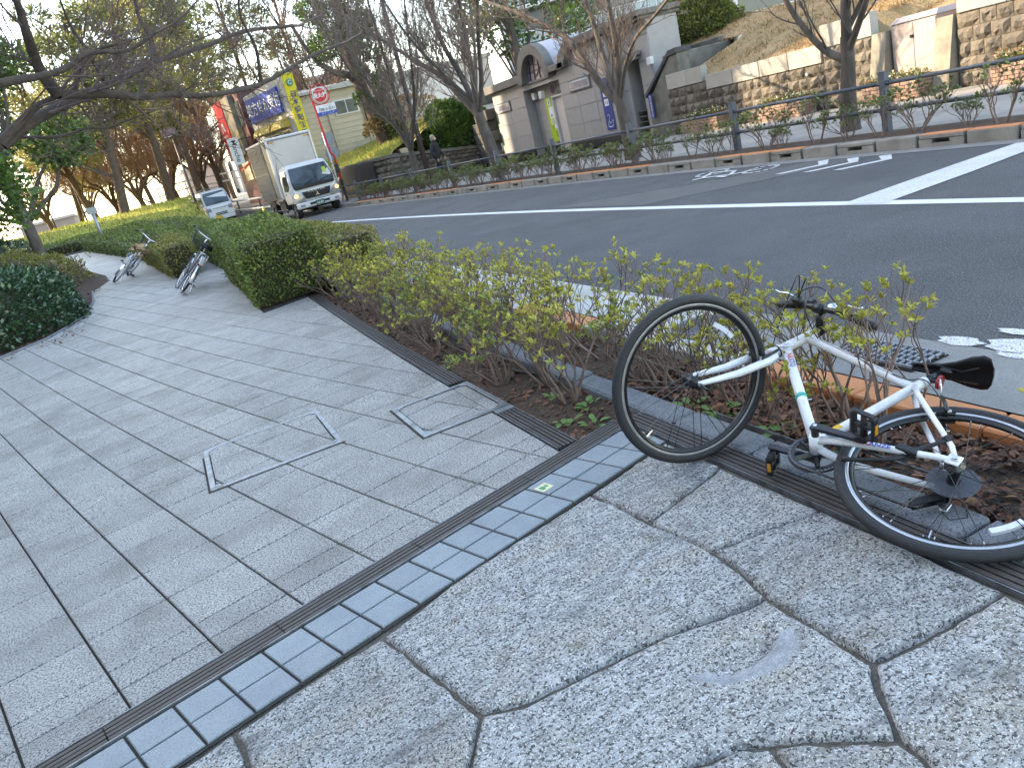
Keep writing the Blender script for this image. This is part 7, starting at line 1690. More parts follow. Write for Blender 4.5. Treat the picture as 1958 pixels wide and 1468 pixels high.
# sunlit lawn rising beyond the far hedge
b = MB(); nx, ny = 30, 24
for j in range(ny):
    y = 37.5 + 30 * j / (ny - 1)
    for i in range(nx):
        x0 = -16; x1 = 2.2 - 0.02 * (y - 37) + 0.02 * max(0, y - 48) * 6; x = x0 + (x1 - x0) * i / (nx - 1); b.v.append((x, y, 0.9 + 1.15 * min(1, (y - 37.5) / 9) ** 0.7 + 0.08 * mnoise.noise((x * .5, y * .5, 1)) - (0.5 if i == nx - 1 else 0)))
for j in range(ny - 1):
    for i in range(nx - 1): k = j * nx + i; b.f.append((k, k + 1, k + nx + 1, k + nx))
b.build('lawn', mat('lawn_sunny', (0.34, 0.34, 0.05), (0.24, 0.26, 0.045), 1.0, 0.9, bump=1.0, bscale=10, stain=(0.42, 0.30, 0.10), stain_scale=0.35, stain_amt=0.5), kind='structure', smooth=True)
rg_ = np.random.default_rng(12); pts = []
for k in range(9000):
    x, y = rg_.uniform(-9, 2.0), 38 + 14 * rg_.uniform() ** 1.3; pts.append((x, y, 0.88 + 1.15 * min(1, (y - 37.5) / 9) ** 0.7 + 0.08 * mnoise.noise((x * .5, y * .5, 1))))
tufts('lawn_grass', pts, 0.16, mat('lawn_blades', (0.33, 0.36, 0.07), (0.22, 0.27, 0.05), 1.0, 0.8, island=0.4, transl=0.35, stain=(0.45, 0.32, 0.12), stain_scale=0.4, stain_amt=0.6), 13, 0.6, 0.12)
# shrubs along the far fence
fa = [azalea(61, 0.58, 0.34, 6, nl=8, ln=0.045, mat_=M_hedge), azalea(62, 0.50, 0.38, 7, nl=8, ln=0.045, mat_=M_hedge), azalea(63, 0.66, 0.30, 4, nl=5, ln=0.05, mat_=M_hedge, leafless=0.4)]
used2 = set(); y = 5.0; i = 0; ords2 = ords + ['twenty-%s' % w for w in ords[:9]] + ['thirtieth'] + ['thirty-%s' % w for w in ords[:9]] + ['fortieth'] + ['forty-%s' % w for w in ords[:9]] + ['fiftieth'] + ['fifty-%s' % w for w in ords[:9]] + ['sixtieth'] + ['sixty-%s' % w for w in ords[:9]]
while y < 31:
    k = (2, 0, 2, 1, 0)[i % 5] if y < 13 else (0, 1, 1)[i % 3]; x = 9.08 + cv(y) + 0.10 * math.sin(i * 2.3); lb = 'low shrub under the far pipe fence, %s from the right edge' % ords2[i]
    if k not in used2: used2.add(k); o = fa[k]; o.location = (x, y, 0.13); o.rotation_euler = (0, 0, i * 1.3)
    else: o = copy_thing(fa[k], (x, y, 0.13), i * 1.3)
    tag(o, lb, 'shrub', 'shrubs under the far pipe fence'); s_ = 0.95 + 0.25 * math.sin(i * 3.7); o.scale = (s_, s_, s_); y += 0.46 + (0.12 if y < 13 else 0.04) * (1 + math.sin(i * 2.9)); i += 1
strip('fence_bed', 8.78, 9.45, [y for y in YS if 3 < y < 33], 0.14, M_soil)
# ------------------------------------------------------------------ street furniture, vehicles, person
M_rail2 = mat('slate_grey_pipe', (0.085, 0.10, 0.125), (0.065, 0.078, 0.10), 20, 0.5, stain=(0.05, 0.05, 0.05), stain_scale=10, stain_amt=0.4)
pf = empty('pipe_fence', (0, 0, 0)); tag(pf, 'slate grey pipe fence with square posts and two rails along the far kerb', 'fence')
fy = [2.1, 5.05, 8.04, 11.0, 14.0, 17.1, 20.0, 23.0, 26.0, 29.0, 32.0, 35.0, 38.0]
fx = lambda y: 9.32 + cv(y) + (0.0 if y > 10 else 0.03)
for i, y in enumerate(fy):
    b = MB(); b.bbox((fx(y) - 0.05, y - 0.05, 0.10), (fx(y) + 0.05, y + 0.05, 0.93), 0.006); po = b.build('post', M_rail2, pf)
    b = MB(); b.box((fx(y), y, 0.934), (0.108, 0.108, 0.012)); b.build('post_cap', M_rail2, po)
    if i + 1 < len(fy):
        y2 = fy[i + 1]
        for z in (0.785, 0.435):
            b = MB(); b.tube([(fx(y), y + 0.04, z), (fx(y2), y2 - 0.04, z)], 0.0265, 10); b.build('rail', M_rail2, pf, True)
            for yy in (y + 0.07, y2 - 0.07): b = MB(); b.tube([(fx(yy), yy - 0.02, z), (fx(yy), yy + 0.02, z)], 0.034, 10); b.build('rail_collar', M_rail2, pf)
M_wpipe = mat('white_pipe', (0.72, 0.71, 0.66), rough=0.4)
def pfence(P, label, zs, m, mp, r=0.03, sp=2.0):
    t = empty('pipe_fence', P[0]); tag(t, label, 'fence'); o = Vector(P[0]); P = [Vector(p) - o for p in P]
    for z in zs: b = MB(); b.tube([p + Vector((0, 0, z)) for p in P], r, 8); b.build('rail', m, t, True)
    for i in range(len(P) - 1):
        n = max(1, int((P[i + 1] - P[i]).length / sp))
        for k in range(n): p = P[i].lerp(P[i + 1], k / n); b = MB(); b.box((p.x, p.y, p.z + max(zs) / 2 - 0.1), (0.09, 0.09, max(zs) + 0.2)); b.build('post', mp, t)
M_dpost = mat('dark_post', (0.06, 0.06, 0.055), rough=0.6)
pfence([(5.6, 39.0, 0.1), (4.9, 42.5, 0.2), (4.2, 46.5, 0.3), (2.9, 54, 0.5)], 'white rail fence with dark posts between the truck and the white van', (0.42, 0.92), M_wpipe, M_dpost, 0.045, 2.2)
pfence([(3.2, 47, 1.0), (1.8, 47.5, 1.05), (0.4, 47.6, 1.0), (-1.6, 46.8, 0.9), (-5, 45, 0.8)], 'white rail fence running along the foot of the sunlit lawn', (0.35, 0.75), M_wpipe, M_dpost, 0.045, 2.5)
pfence([(0.6, 60, 2.2), (2.5, 60, 2.3), (4.6, 60, 2.2), (7.0, 60, 2.1)], 'distant white railing on the embankment behind the white van', (0.5, 1.0), M_wpipe, M_wpipe, 0.05, 1.0)

# lamp posts
M_lamp = mat('dark_brown_steel', (0.055, 0.032, 0.034), rough=0.5)
M_lhead = mat('lamp_box_brown', (0.16, 0.085, 0.085), rough=0.5)
def lamp(x, y, z, h, label, r=0.085, head=1.2):
    t = empty('street_lamp', (x, y, z)); tag(t, label, 'street lamp', 'street lamps')
    b = MB(); b.tube([(0, 0, -0.1), (0, 0, h * 0.3), (0, 0, h)], [r * 1.1, r, r * 0.75], 14); b.build('pole', M_lamp, t, True)
    b = MB(); b.disc((0, 0, 0.05), (0, 0, 1), r * 1.7, 0.1, 16); b.build('base_flange', M_lamp, t)
    b = MB(); b.bbox((-head * 0.62, -0.16, h - 0.02), (head * 0.38, 0.16, h + 0.30), 0.04); hd = b.build('lamp_box', M_lhead, t)
    b = MB(); b.box((-head * 0.25, 0, h - 0.03), (head * 0.5, 0.22, 0.02)); b.build('diffuser', M_signw, hd)
lamp(9.45, 28.4, 0.13, 7.15, 'tall dark brown street lamp beside the walking person, its box head at the top edge', 0.095, 1.35)
lamp(1.92, 42.0, 1.0, 3.9, 'slim dark lamp post just left of the white van roof', 0.055, 0.7)
lamp(-3.9, 55.0, 1.6, 4.4, 'distant slim lamp post left of the grey signpost', 0.06, 0.7)
lamp(-6.8, 66.0, 1.8, 5.0, 'farthest slim lamp post at the left end of the lawn', 0.06, 0.7)
sp_ = empty('signpost', (-1.90, 30.3, 0.95)); tag(sp_, 'grey signpost with a small pale plate standing in the far low hedge', 'signpost')
b = MB(); b.tube([(0, 0, -0.1), (0, 0, 1.32)], 0.055, 12); b.build('post', M_galv, sp_, True); b = MB(); b.box((0, -0.07, 1.22), (0.34, 0.03, 0.22)); b.build('plate', M_galv, sp_)

# hydrant sign
M_sred = mat('sign_red', (0.55, 0.02, 0.025), rough=0.4)
hy = empty('hydrant_sign', (7.35, 34.0, 0.15)); tag(hy, 'red round fire hydrant sign on a red pole above the truck box', 'sign')
b = MB(); b.tube([(0.1, 0, 0), (0.12, 0, 1.9), (0.0, 0, 2.1), (-0.1, 0, 4.2)], 0.045, 10); b.build('pole', M_sred, hy, True)
b = MB(); b.tube([(0.27 + 0.40 * math.cos(a), 0, 4.38 + 0.40 * math.sin(a)) for a in [2 * PI * k / 32 for k in range(32)]], 0.025, 8, closed=True); b.build('ring', M_sred, hy, True)
b = MB(); b.disc((0.27, -0.02, 4.36), (0, 1, 0), 0.30, 0.02, 32); b.build('white_rim', M_signw, hy)
b = MB(); b.disc((0.27, -0.035, 4.36), (0, 1, 0), 0.275, 0.02, 32); b.build('red_disc', M_sred, hy)
text_part('消火栓', 'lettering', 0.21, frame_matrix((0.27, -0.05, 4.34), (1, 0, 0), (0, 0, 1)), M_signw, hy, bold=0.006); text_part('FIRE HYDRANT', 'lettering', 0.06, frame_matrix((0.27, -0.05, 4.53), (1, 0, 0), (0, 0, 1)), M_signw, hy)
b = MB(); b.box((0.37, -0.03, 3.76), (0.82, 0.02, 0.42)); b.build('advert_plate', M_signw, hy); b = MB(); b.box((0.37, -0.044, 3.62), (0.82, 0.012, 0.14)); b.build('blue_strip', M_blue, hy)
text_part('橋本歯科', 'lettering', 0.15, frame_matrix((0.45, -0.045, 3.77), (1, 0, 0), (0, 0, 1)), M_ink, hy); text_part('いいだばし', 'lettering', 0.08, frame_matrix((0.48, -0.045, 3.90), (1, 0, 0), (0, 0, 1)), M_purp, hy); text_part('すぐ ここ 2F', 'lettering', 0.10, frame_matrix((0.40, -0.052, 3.62), (1, 0, 0), (0, 0, 1)), M_signw, hy)
b = MB(); b.tube([(0.07, -0.045, 3.70), (0.12, -0.045, 3.9), (0.17, -0.045, 3.72), (0.07, -0.045, 3.83)], 0.012, 5); b.build('logo_mark', M_purp, hy)
b = MB(); b.tube([(0.11, 0, 0.0), (0.115, 0, 0.9)], 0.055, 10); b.build('pole_sleeve', M_blackpl, hy)
rs = empty('round_signs', (7.62, 35.6, 0.1)); tag(rs, 'two grey backs of round signs on a white pole right of the truck box', 'sign')
b = MB(); b.tube([(0, 0, 0), (0, 0, 3.05)], 0.045, 10); b.build('pole', M_white, rs, True)
for z in (2.72, 2.12): b = MB(); b.disc((0.14, -0.02, z), (0.5, 1, 0), 0.29, 0.02, 28); b.build('sign_disc', M_galv, rs)
stk = empty('tree_stake', (11.6, 34.6, 1.5)); tag(stk, 'thin wooden stake on the sunlit bank in front of the leaning trunk', 'stake')
b = MB(); b.tube([(0, 0, -0.1), (0, 0, 1.45)], 0.035, 8); b.build('pole', M_pineb, stk)
cn = empty('traffic_cone', (4.62, 39.4, 0.1)); tag(cn, 'small yellow traffic cone on the road between the truck and the van', 'traffic cone')
b = MB(); b.tube([(0, 0, 0.03), (0, 0, 0.6)], [0.14, 0.035], 16); b.build('cone', M_yellow, cn, True); b = MB(); b.bbox((-0.2, -0.2, 0), (0.2, 0.2, 0.03), 0.008); b.build('base', M_yellow, cn)

# ---- delivery truck
M_tw = mat('truck_white', (0.66, 0.66, 0.66), (0.60, 0.60, 0.60), 2, 0.3, coat=0.4); M_tal = mat('truck_aluminium', (0.17, 0.18, 0.185), (0.13, 0.135, 0.14), 2, 0.6, stain=(0.13, 0.125, 0.12), stain_scale=1.5, stain_amt=0.4)
M_tbox = mat('truck_box_front', (0.60, 0.54, 0.48), (0.54, 0.48, 0.43), 1, 0.5, stain=(0.40, 0.35, 0.30), stain_scale=0.8, stain_amt=0.5); M_tdoor = mat('truck_box_door', (0.13, 0.135, 0.13), rough=0.5)
M_glass = mat('vehicle_glass', (0.02, 0.035, 0.045), (0.05, 0.08, 0.09), 1.5, 0.06, spec=0.9); M_lamp_c = mat('lamp_lens', (0.35, 0.35, 0.34), (0.2, 0.2, 0.2), 12, 0.1, spec=0.9)
M_indic = mat('lit_indicator', (0.8, 0.25, 0.05), rough=0.3, emis=(1.0, 0.28, 0.05), estr=3.0); M_under = mat('chassis_black', (0.018, 0.018, 0.018), rough=0.7); M_trub = mat('tyre_black', (0.025, 0.025, 0.026), rough=0.8); M_wheelr = mat('wheel_rust', (0.20, 0.13, 0.10), rough=0.6)
M_lime = mat('lime_sticker', (0.45, 0.62, 0.08), rough=0.5); M_plate = mat('plate_green', (0.012, 0.10, 0.06), rough=0.5)
def loft(b, rings):
    n = len(rings[0]); base = len(b.v)
    for r_ in rings: b.v += [tuple(p) for p in r_]
    for k in range(len(rings) - 1):
        for i in range(n): j = (i + 1) % n; b.f.append((base + k * n + i, base + k * n + j, base + (k + 1) * n + j, base + (k + 1) * n + i))
    b.f.append(tuple(base + i for i in range(n - 1, -1, -1))); b.f.append(tuple(base + (len(rings) - 1) * n + i for i in range(n)))
    return b
def ring(hw, y0, y1, z, c=0.08, z1=None):
    z1 = z if z1 is None else z1
    return [(-hw + c, y0, z), (hw - c, y0, z), (hw, y0 + c, z), (hw, y1 - c, z1), (hw - c, y1, z1), (-hw + c, y1, z1), (-hw, y1 - c, z1), (-hw, y0 + c, z)]
def vwheel(t, x, y, r, w, dual=False):
    g = bpy.data.objects.new('wheel', None); col.objects.link(g); g.parent = t; g.empty_display_size = 0.1
    s_ = 1 if x > 0 else -1
    b = MB(); prof = [(r * 0.58, -w / 2), (r * 0.9, -w / 2), (r, -w / 2 + 0.03), (r, w / 2 - 0.03), (r * 0.9, w / 2), (r * 0.58, w / 2)]
    Mw = Matrix.Translation((x, y, r)) @ Matrix.Rotation(PI / 2, 4, 'Y'); lathe(b, prof, (0, 0, 0), 28, Mw); b.build('tyre', M_trub, g, True)
    b = MB(); b.disc((x + s_ * (w / 2 - 0.05), y, r), (1, 0, 0), r * 0.60, 0.03, 20); b.build('rim', M_wheelr if dual else M_tal, g)
    b = MB(); b.disc((x + s_ * (w / 2 - 0.02), y, r), (1, 0, 0), r * 0.22, 0.06, 12); b.build('hub', M_wheelr if dual else M_tal, g)
tk = empty('delivery_truck', (5.98, 32.25, 0.0), R(5.7)); tag(tk, 'white cab box truck with a louvred grey aluminium side parked by the far kerb', 'truck')
b = MB(); loft(b, [ring(0.93, 0.05, 1.5, 0.62), ring(0.94, 0.03, 1.52, 0.95), ring(0.94, 0.05, 1.52, 1.16), ring(0.92, 0.16, 1.52, 1.5), ring(0.87, 0.36, 1.52, 1.92, 0.1), ring(0.83, 0.46, 1.5, 2.06, 0.12), ring(0.70, 0.62, 1.4, 2.11, 0.12)]); b.build('cab', M_tw, tk)
b = MB(); b.v = [(-0.84, 0.045, 1.17), (0.84, 0.045, 1.17), (0.76, 0.375, 1.95), (-0.76, 0.375, 1.95), (-0.80, 0.03, 1.13), (0.80, 0.03, 1.13)]; b.f = [(0, 1, 2, 3)]; 
b = MB(); b.v = [(-0.85, 0.035, 1.14), (0.85, 0.035, 1.14), (0.87, 0.10, 1.40), (0.77, 0.37, 1.95), (-0.77, 0.37, 1.95), (-0.87, 0.10, 1.40)]; b.v += [(x, y + 0.05, z) for (x, y, z) in b.v]; b.f = [(0, 1, 2, 3, 4, 5), (11, 10, 9, 8, 7, 6)] + [(i, i + 6, (i + 1) % 6 + 6, (i + 1) % 6) for i in range(6)]; b.v = [(x, y - 0.012 - (0.014 if 1.2 < z < 1.6 else 0), z) for (x, y, z) in b.v]; ws = b.build('windscreen', M_glass, tk)
b = MB(); b.v = [(-0.80, 0.022, 1.10), (0.80, 0.022, 1.10), (0.83, 0.02, 1.24), (-0.83, 0.02, 1.24), (-0.80, 0.0, 1.10), (0.80, 0.0, 1.10), (0.83, -0.004, 1.22), (-0.83, -0.004, 1.22)]; b.f = [(4, 5, 6, 7), (0, 3, 2, 1), (0, 1, 5, 4), (1, 2, 6, 5), (2, 3, 7, 6), (3, 0, 4, 7)]; b.build('wiper_panel', M_blkp, tk)
for x in (-0.5, 0.15): b = MB(); b.tube([(x, -0.01, 1.2), (x + 0.28, 0.03, 1.32), (x + 0.5, 0.07, 1.36)], 0.012, 5); b.build('wiper', M_blkp, tk)
b = MB(); b.box((0.60, 0.12, 1.62), (0.16, 0.01, 0.26), Matrix.Translation((0, 0.06, 0)) ); b.build('lime_sticker', M_lime, ws)
for s_ in (-1, 1):
    b = MB(); P = [(0.32, 1.30), (0.62, 1.12), (1.12, 1.14), (1.15, 1.88), (0.50, 1.90)]
    b.v = [(s_ * (0.955 - 0.055 * (z - 1.1)), y, z) for (y, z) in P] + [(s_ * (0.90 - 0.055 * (z - 1.1)), y, z) for (y, z) in P]; n = 5; b.f = [tuple(range(n)), tuple(range(2 * n - 1, n - 1, -1))] + [(i, i + n, (i + 1) % n + n, (i + 1) % n) for i in range(n)]; b.build('side_window', M_glass, tk)
    b = MB(); b.v = [(s_ * x, y, z) for (x, y, z) in ((0.93, 0.06, 0.95), (0.93, 0.02, 0.68), (0.52, 0.0, 0.62), (0.56, 0.0, 0.80), (0.80, 0.02, 0.98))]; b.v += [(x, y - 0.03, z) for (x, y, z) in b.v]; b.f = [tuple(range(5, 10)), tuple(range(4, -1, -1))] + [(i, (i + 1) % 5, (i + 1) % 5 + 5, i + 5) for i in range(5)]; hl_ = b.build('headlight', M_lamp_c, tk)
    b = MB(); b.ball((s_ * 0.86, 0.0, 0.88), 0.075, 10, 6, (1, 0.5, 0.9)); b.build('indicator', M_indic, hl_, True)
    b = MB(); b.bbox((s_ * 0.72 - 0.1, -0.065, 0.42), (s_ * 0.72 + 0.1, -0.02, 0.52), 0.01); b.build('fog_lamp', M_lamp_c, tk)
    b = MB(); b.tube([(s_ * 0.93, 0.2, 1.75), (s_ * 1.08, 0.02, 1.8), (s_ * 1.10, 0.0, 1.4)], 0.014, 6); m_ = b.build('mirror_arm', M_blkp, tk); b = MB(); b.bbox((s_ * 1.10 - 0.08, -0.05, 1.36), (s_ * 1.10 + 0.08, 0.02, 1.72), 0.03); b.build('mirror', M_blkp, tk)
    b = MB(); b.bbox((s_ * 0.945 - 0.02, 0.30, 0.66), (s_ * 0.945 + 0.015, 1.2, 1.10), 0.01); b.build('door_panel', M_tw, tk)
    b = MB(); b.bbox((s_ * 0.965 - 0.012, 0.92, 1.0), (s_ * 0.965 + 0.012, 1.08, 1.04), 0.006); b.build('door_handle', M_blkp, tk)
    for y in (0.62, 3.95): vwheel(tk, s_ * 0.80, y, 0.36, 0.22, y > 1)
b = MB(); b.v = [(-0.50, 0.0, 0.70), (0.50, 0.0, 0.70), (0.60, 0.0, 0.98), (-0.60, 0.0, 0.98)]; b.v += [(x, y - 0.03, z) for x, y, z in b.v]; b.f = [(4, 5, 6, 7), (3, 2, 1, 0), (0, 1, 5, 4), (1, 2, 6, 5), (2, 3, 7, 6), (3, 0, 4, 7)]; gl = b.build('grille', M_under, tk)
for z in (0.76, 0.82, 0.88): b = MB(); b.box((0, -0.036, z), (0.86 + (z - .7) * .5, 0.012, 0.016)); b.build('grille_bar', M_blkp, gl)
b = MB()
for a in (90, 210, 330): c_ = (0.045 * math.cos(R(a)), 0.80 + 0.045 * math.sin(R(a))); d = (math.cos(R(a)), math.sin(R(a))); e = (-d[1], d[0]); n = len(b.v); b.v += [(c_[0] - d[0] * .045, -0.05, c_[1] - d[1] * .045), (c_[0] + e[0] * .026, -0.05, c_[1] + e[1] * .026), (c_[0] + d[0] * .045, -0.05, c_[1] + d[1] * .045), (c_[0] - e[0] * .026, -0.05, c_[1] - e[1] * .026)]; b.f.append((n, n + 1, n + 2, n + 3))
b.build('emblem', M_chrome, gl)
text_part('CANTER', 'lettering', 0.085, frame_matrix((0, -0.034, 0.945), (1, 0, 0), (0, 0, 1)), M_chrome, gl, sx=1.6, spacing=1.5)
b = MB(); b.bbox((-0.95, -0.06, 0.36), (0.95, 0.10, 0.60), 0.04); bp = b.build('bumper', M_tw, tk)
b = MB(); b.bbox((-0.42, -0.068, 0.44), (0.42, -0.055, 0.53), 0.01); b.build('bumper_slot', M_under, bp)
b = MB(); b.box((0.0, -0.08, 0.47), (0.36, 0.012, 0.18)); pl = b.build('number_plate', M_plate, bp); text_part('16-81', 'lettering', 0.13, frame_matrix((0, -0.088, 0.45), (1, 0, 0), (0, 0, 1)), M_signw, bp, bold=0.003)
b = MB(); b.box((0, 2.7, 0.62), (0.8, 4.6, 0.22)); b.build('chassis', M_under, tk); b = MB(); b.box((0, 0.9, 0.45), (1.5, 0.9, 0.35)); b.build('engine_undertray', M_under, tk)
b = MB(); b.box((-0.72, 2.3, 0.55), (0.35, 0.8, 0.36)); b.box((0.72, 2.3, 0.55), (0.35, 0.8, 0.36)); b.build('side_tank', M_under, tk, kind='stuff')
for s_ in (-1, 1): b = MB(); b.bbox((s_ * 0.9 - 0.03, 3.45, 0.60), (s_ * 0.9 + 0.03, 4.5, 0.84), 0.01); b.build('mudguard', M_under, tk); b = MB(); b.tube([(s_ * 0.9, 1.7, 0.42), (s_ * 0.9, 3.4, 0.42)], 0.02, 6); b.build('side_guard', M_tal, tk)
b = MB(); b.box((0, 3.55, 2.07), (1.86, 3.7, 2.36)); bxo = b.build('cargo_box', M_tal, tk)
b = MB(); b.box((0, 1.693, 2.07), (1.74, 0.02, 2.22)); b.build('box_front', M_tbox, tk)
for (x, z, w, h) in ((-0.93, 2.07, 0.09, 2.42), (0.93, 2.07, 0.09, 2.42)): b = MB(); b.bbox((x - w / 2, 1.66, z - h / 2), (x + w / 2, 1.76, z + h / 2), 0.02); b.build('corner_post', M_tw, tk)
b = MB(); b.bbox((-0.975, 1.66, 3.22), (0.975, 1.78, 3.32), 0.03); b.build('top_rail', M_tw, tk)
for s_ in (-1, 1):
    b = MB(); b.bbox((s_ * 0.945 - 0.03, 1.78, 3.22), (s_ * 0.945 + 0.03, 5.42, 3.32), 0.02); b.build('top_rail', M_tw, tk)
    b = MB(); b.box((s_ * 0.72, 1.675, 3.13), (0.14, 0.02, 0.05)); b.build('marker_lamp', M_amber, tk); b = MB(); b.box((s_ * 0.86, 1.675, 3.13), (0.08, 0.02, 0.05)); b.build('marker_lamp', M_sred, tk)
for (y0, y1, z0, z1) in ((2.72, 5.35, 2.08, 3.12), (2.72, 5.35, 0.98, 1.98)):
    b = MB(); z = z0
    while z < z1: b.bbox((-0.975, y0, z), (-0.93, y1, z + 0.045), 0.006); z += 0.082
    b.build('louvres', M_tal, tk, kind='stuff')
b = MB(); b.box((-0.938, 4.0, 2.03), (0.02, 2.7, 0.07)); b.build('mid_rail', M_tdoor, tk)
b = MB(); b.bbox((-0.955, 1.98, 0.95), (-0.925, 2.62, 3.12), 0.01); b.build('side_door', M_tdoor, tk); b = MB(); b.tube([(-0.975, 2.66, 0.95), (-0.975, 2.66, 3.1)], 0.014, 6); b.build('lock_rod', M_tal, tk); b = MB(); b.box((-0.975, 2.60, 1.35), (0.03, 0.14, 0.06)); b.build('lock_handle', M_chrome, tk)
for y in (1.80, 1.90): b = MB(); b.bbox((-0.97, y - 0.02, 0.95), (-0.93, y + 0.02, 2.95), 0.006); b.build('side_rib', M_tw, tk)

# ---- small white van
vn = empty('minivan', (3.2, 46.3, 0.27), R(5)); tag(vn, 'small white delivery van with a roof rack behind the hedge at left', 'van')
b = MB(); loft(b, [ring(0.70, 0.10, 3.3, 0.25), ring(0.735, 0.0, 3.36, 0.45), ring(0.735, 0.02, 3.36, 0.85), ring(0.735, 0.16, 3.36, 1.06), ring(0.70, 0.50, 3.34, 1.55, 0.1), ring(0.66, 0.78, 3.3, 1.80, 0.1), ring(0.55, 0.95, 3.2, 1.86, 0.1)]); b.build('body', M_tw, vn)
b = MB(); b.v = [(-0.64, 0.15, 1.07), (0.64, 0.15, 1.07), (0.63, 0.49, 1.52), (0.55, 0.70, 1.73), (-0.55, 0.70, 1.73), (-0.63, 0.49, 1.52)]; b.v = [(x, y - 0.012, z + 0.01) for x, y, z in b.v]; b.v += [(x, y + 0.04, z - 0.02) for x, y, z in b.v]; b.f = [tuple(range(6)), tuple(range(11, 5, -1))] + [(i, i + 6, (i + 1) % 6 + 6, (i + 1) % 6) for i in range(6)]; b.build('windscreen', M_glass, vn)
b = MB(); b.tube([(-0.2, 0.15, 1.12), (0.35, 0.2, 1.2)], 0.012, 5); b.build('wiper', M_blkp, vn)
for s_ in (-1, 1):
    for (y0, y1) in ((0.62, 1.2), (1.3, 2.05), (2.15, 3.1)): b = MB(); P = [(y0 + (0.0 if y0 > 1 else -0.22), 1.10), (y1, 1.10), (y1, 1.60), (y0 + (0 if y0 > 1 else 0.05), 1.60)]; b.v = [(s_ * (0.742 - 0.07 * (z - 1.05)), y, z) for y, z in P] + [(s_ * (0.70 - 0.07 * (z - 1.05)), y, z) for y, z in P]; b.f = [(0, 1, 2, 3), (7, 6, 5, 4)] + [(i, i + 4, (i + 1) % 4 + 4, (i + 1) % 4) for i in range(4)]; b.build('side_window', M_glass, vn)
    b = MB(); b.bbox((s_ * 0.58 - 0.11, -0.03, 0.72), (s_ * 0.58 + 0.11, 0.05, 0.92), 0.03); b.build('headlight', M_lamp_c, vn)
    b = MB(); b.bbox((s_ * 0.82 - 0.05, 0.42, 1.05), (s_ * 0.82 + 0.05, 0.5, 1.22), 0.02); b.build('mirror', M_tw, vn)
    b = MB(); b.bbox((s_ * 0.60 - 0.07, 0.0, 0.33), (s_ * 0.60 + 0.07, 0.03, 0.42), 0.02); b.build('fog_lamp', M_amber, vn)
    for y in (0.55, 2.75): vwheel(vn, s_ * 0.66, y, 0.27, 0.15)
    b = MB(); b.box((s_ * 0.738, 1.25, 0.75), (0.012, 0.012, 0.9)); b.build('door_seam', M_blkp, vn)
for z in (0.50, 0.58): b = MB(); b.box((0.0, 0.0, z), (0.62, 0.03, 0.05)); b.build('grille_slot', M_under, vn)
b = MB(); b.box((0, -0.012, 0.86), (0.84, 0.02, 0.03)); b.build('grille_trim', M_chrome, vn)
b = MB(); b.bbox((-0.70, -0.05, 0.22), (0.70, 0.1, 0.40), 0.03); b.build('bumper', M_tw, vn)
b = MB(); b.box((-0.22, -0.06, 0.38), (0.33, 0.012, 0.16)); b.build('number_plate', mat('plate_yellow', (0.70, 0.42, 0.02), rough=0.5), vn)
for x in (-0.5, 0.5): b = MB(); b.tube([(x, 0.95, 1.93), (x, 3.1, 1.93)], 0.015, 6); b.build('roof_rack_rail', M_tal, vn)
for y in (1.0, 1.7, 2.4, 3.0): b = MB(); b.tube([(-0.55, y, 1.96), (0.55, y, 1.96)], 0.014, 6); b.build('roof_rack_bar', M_tal, vn)

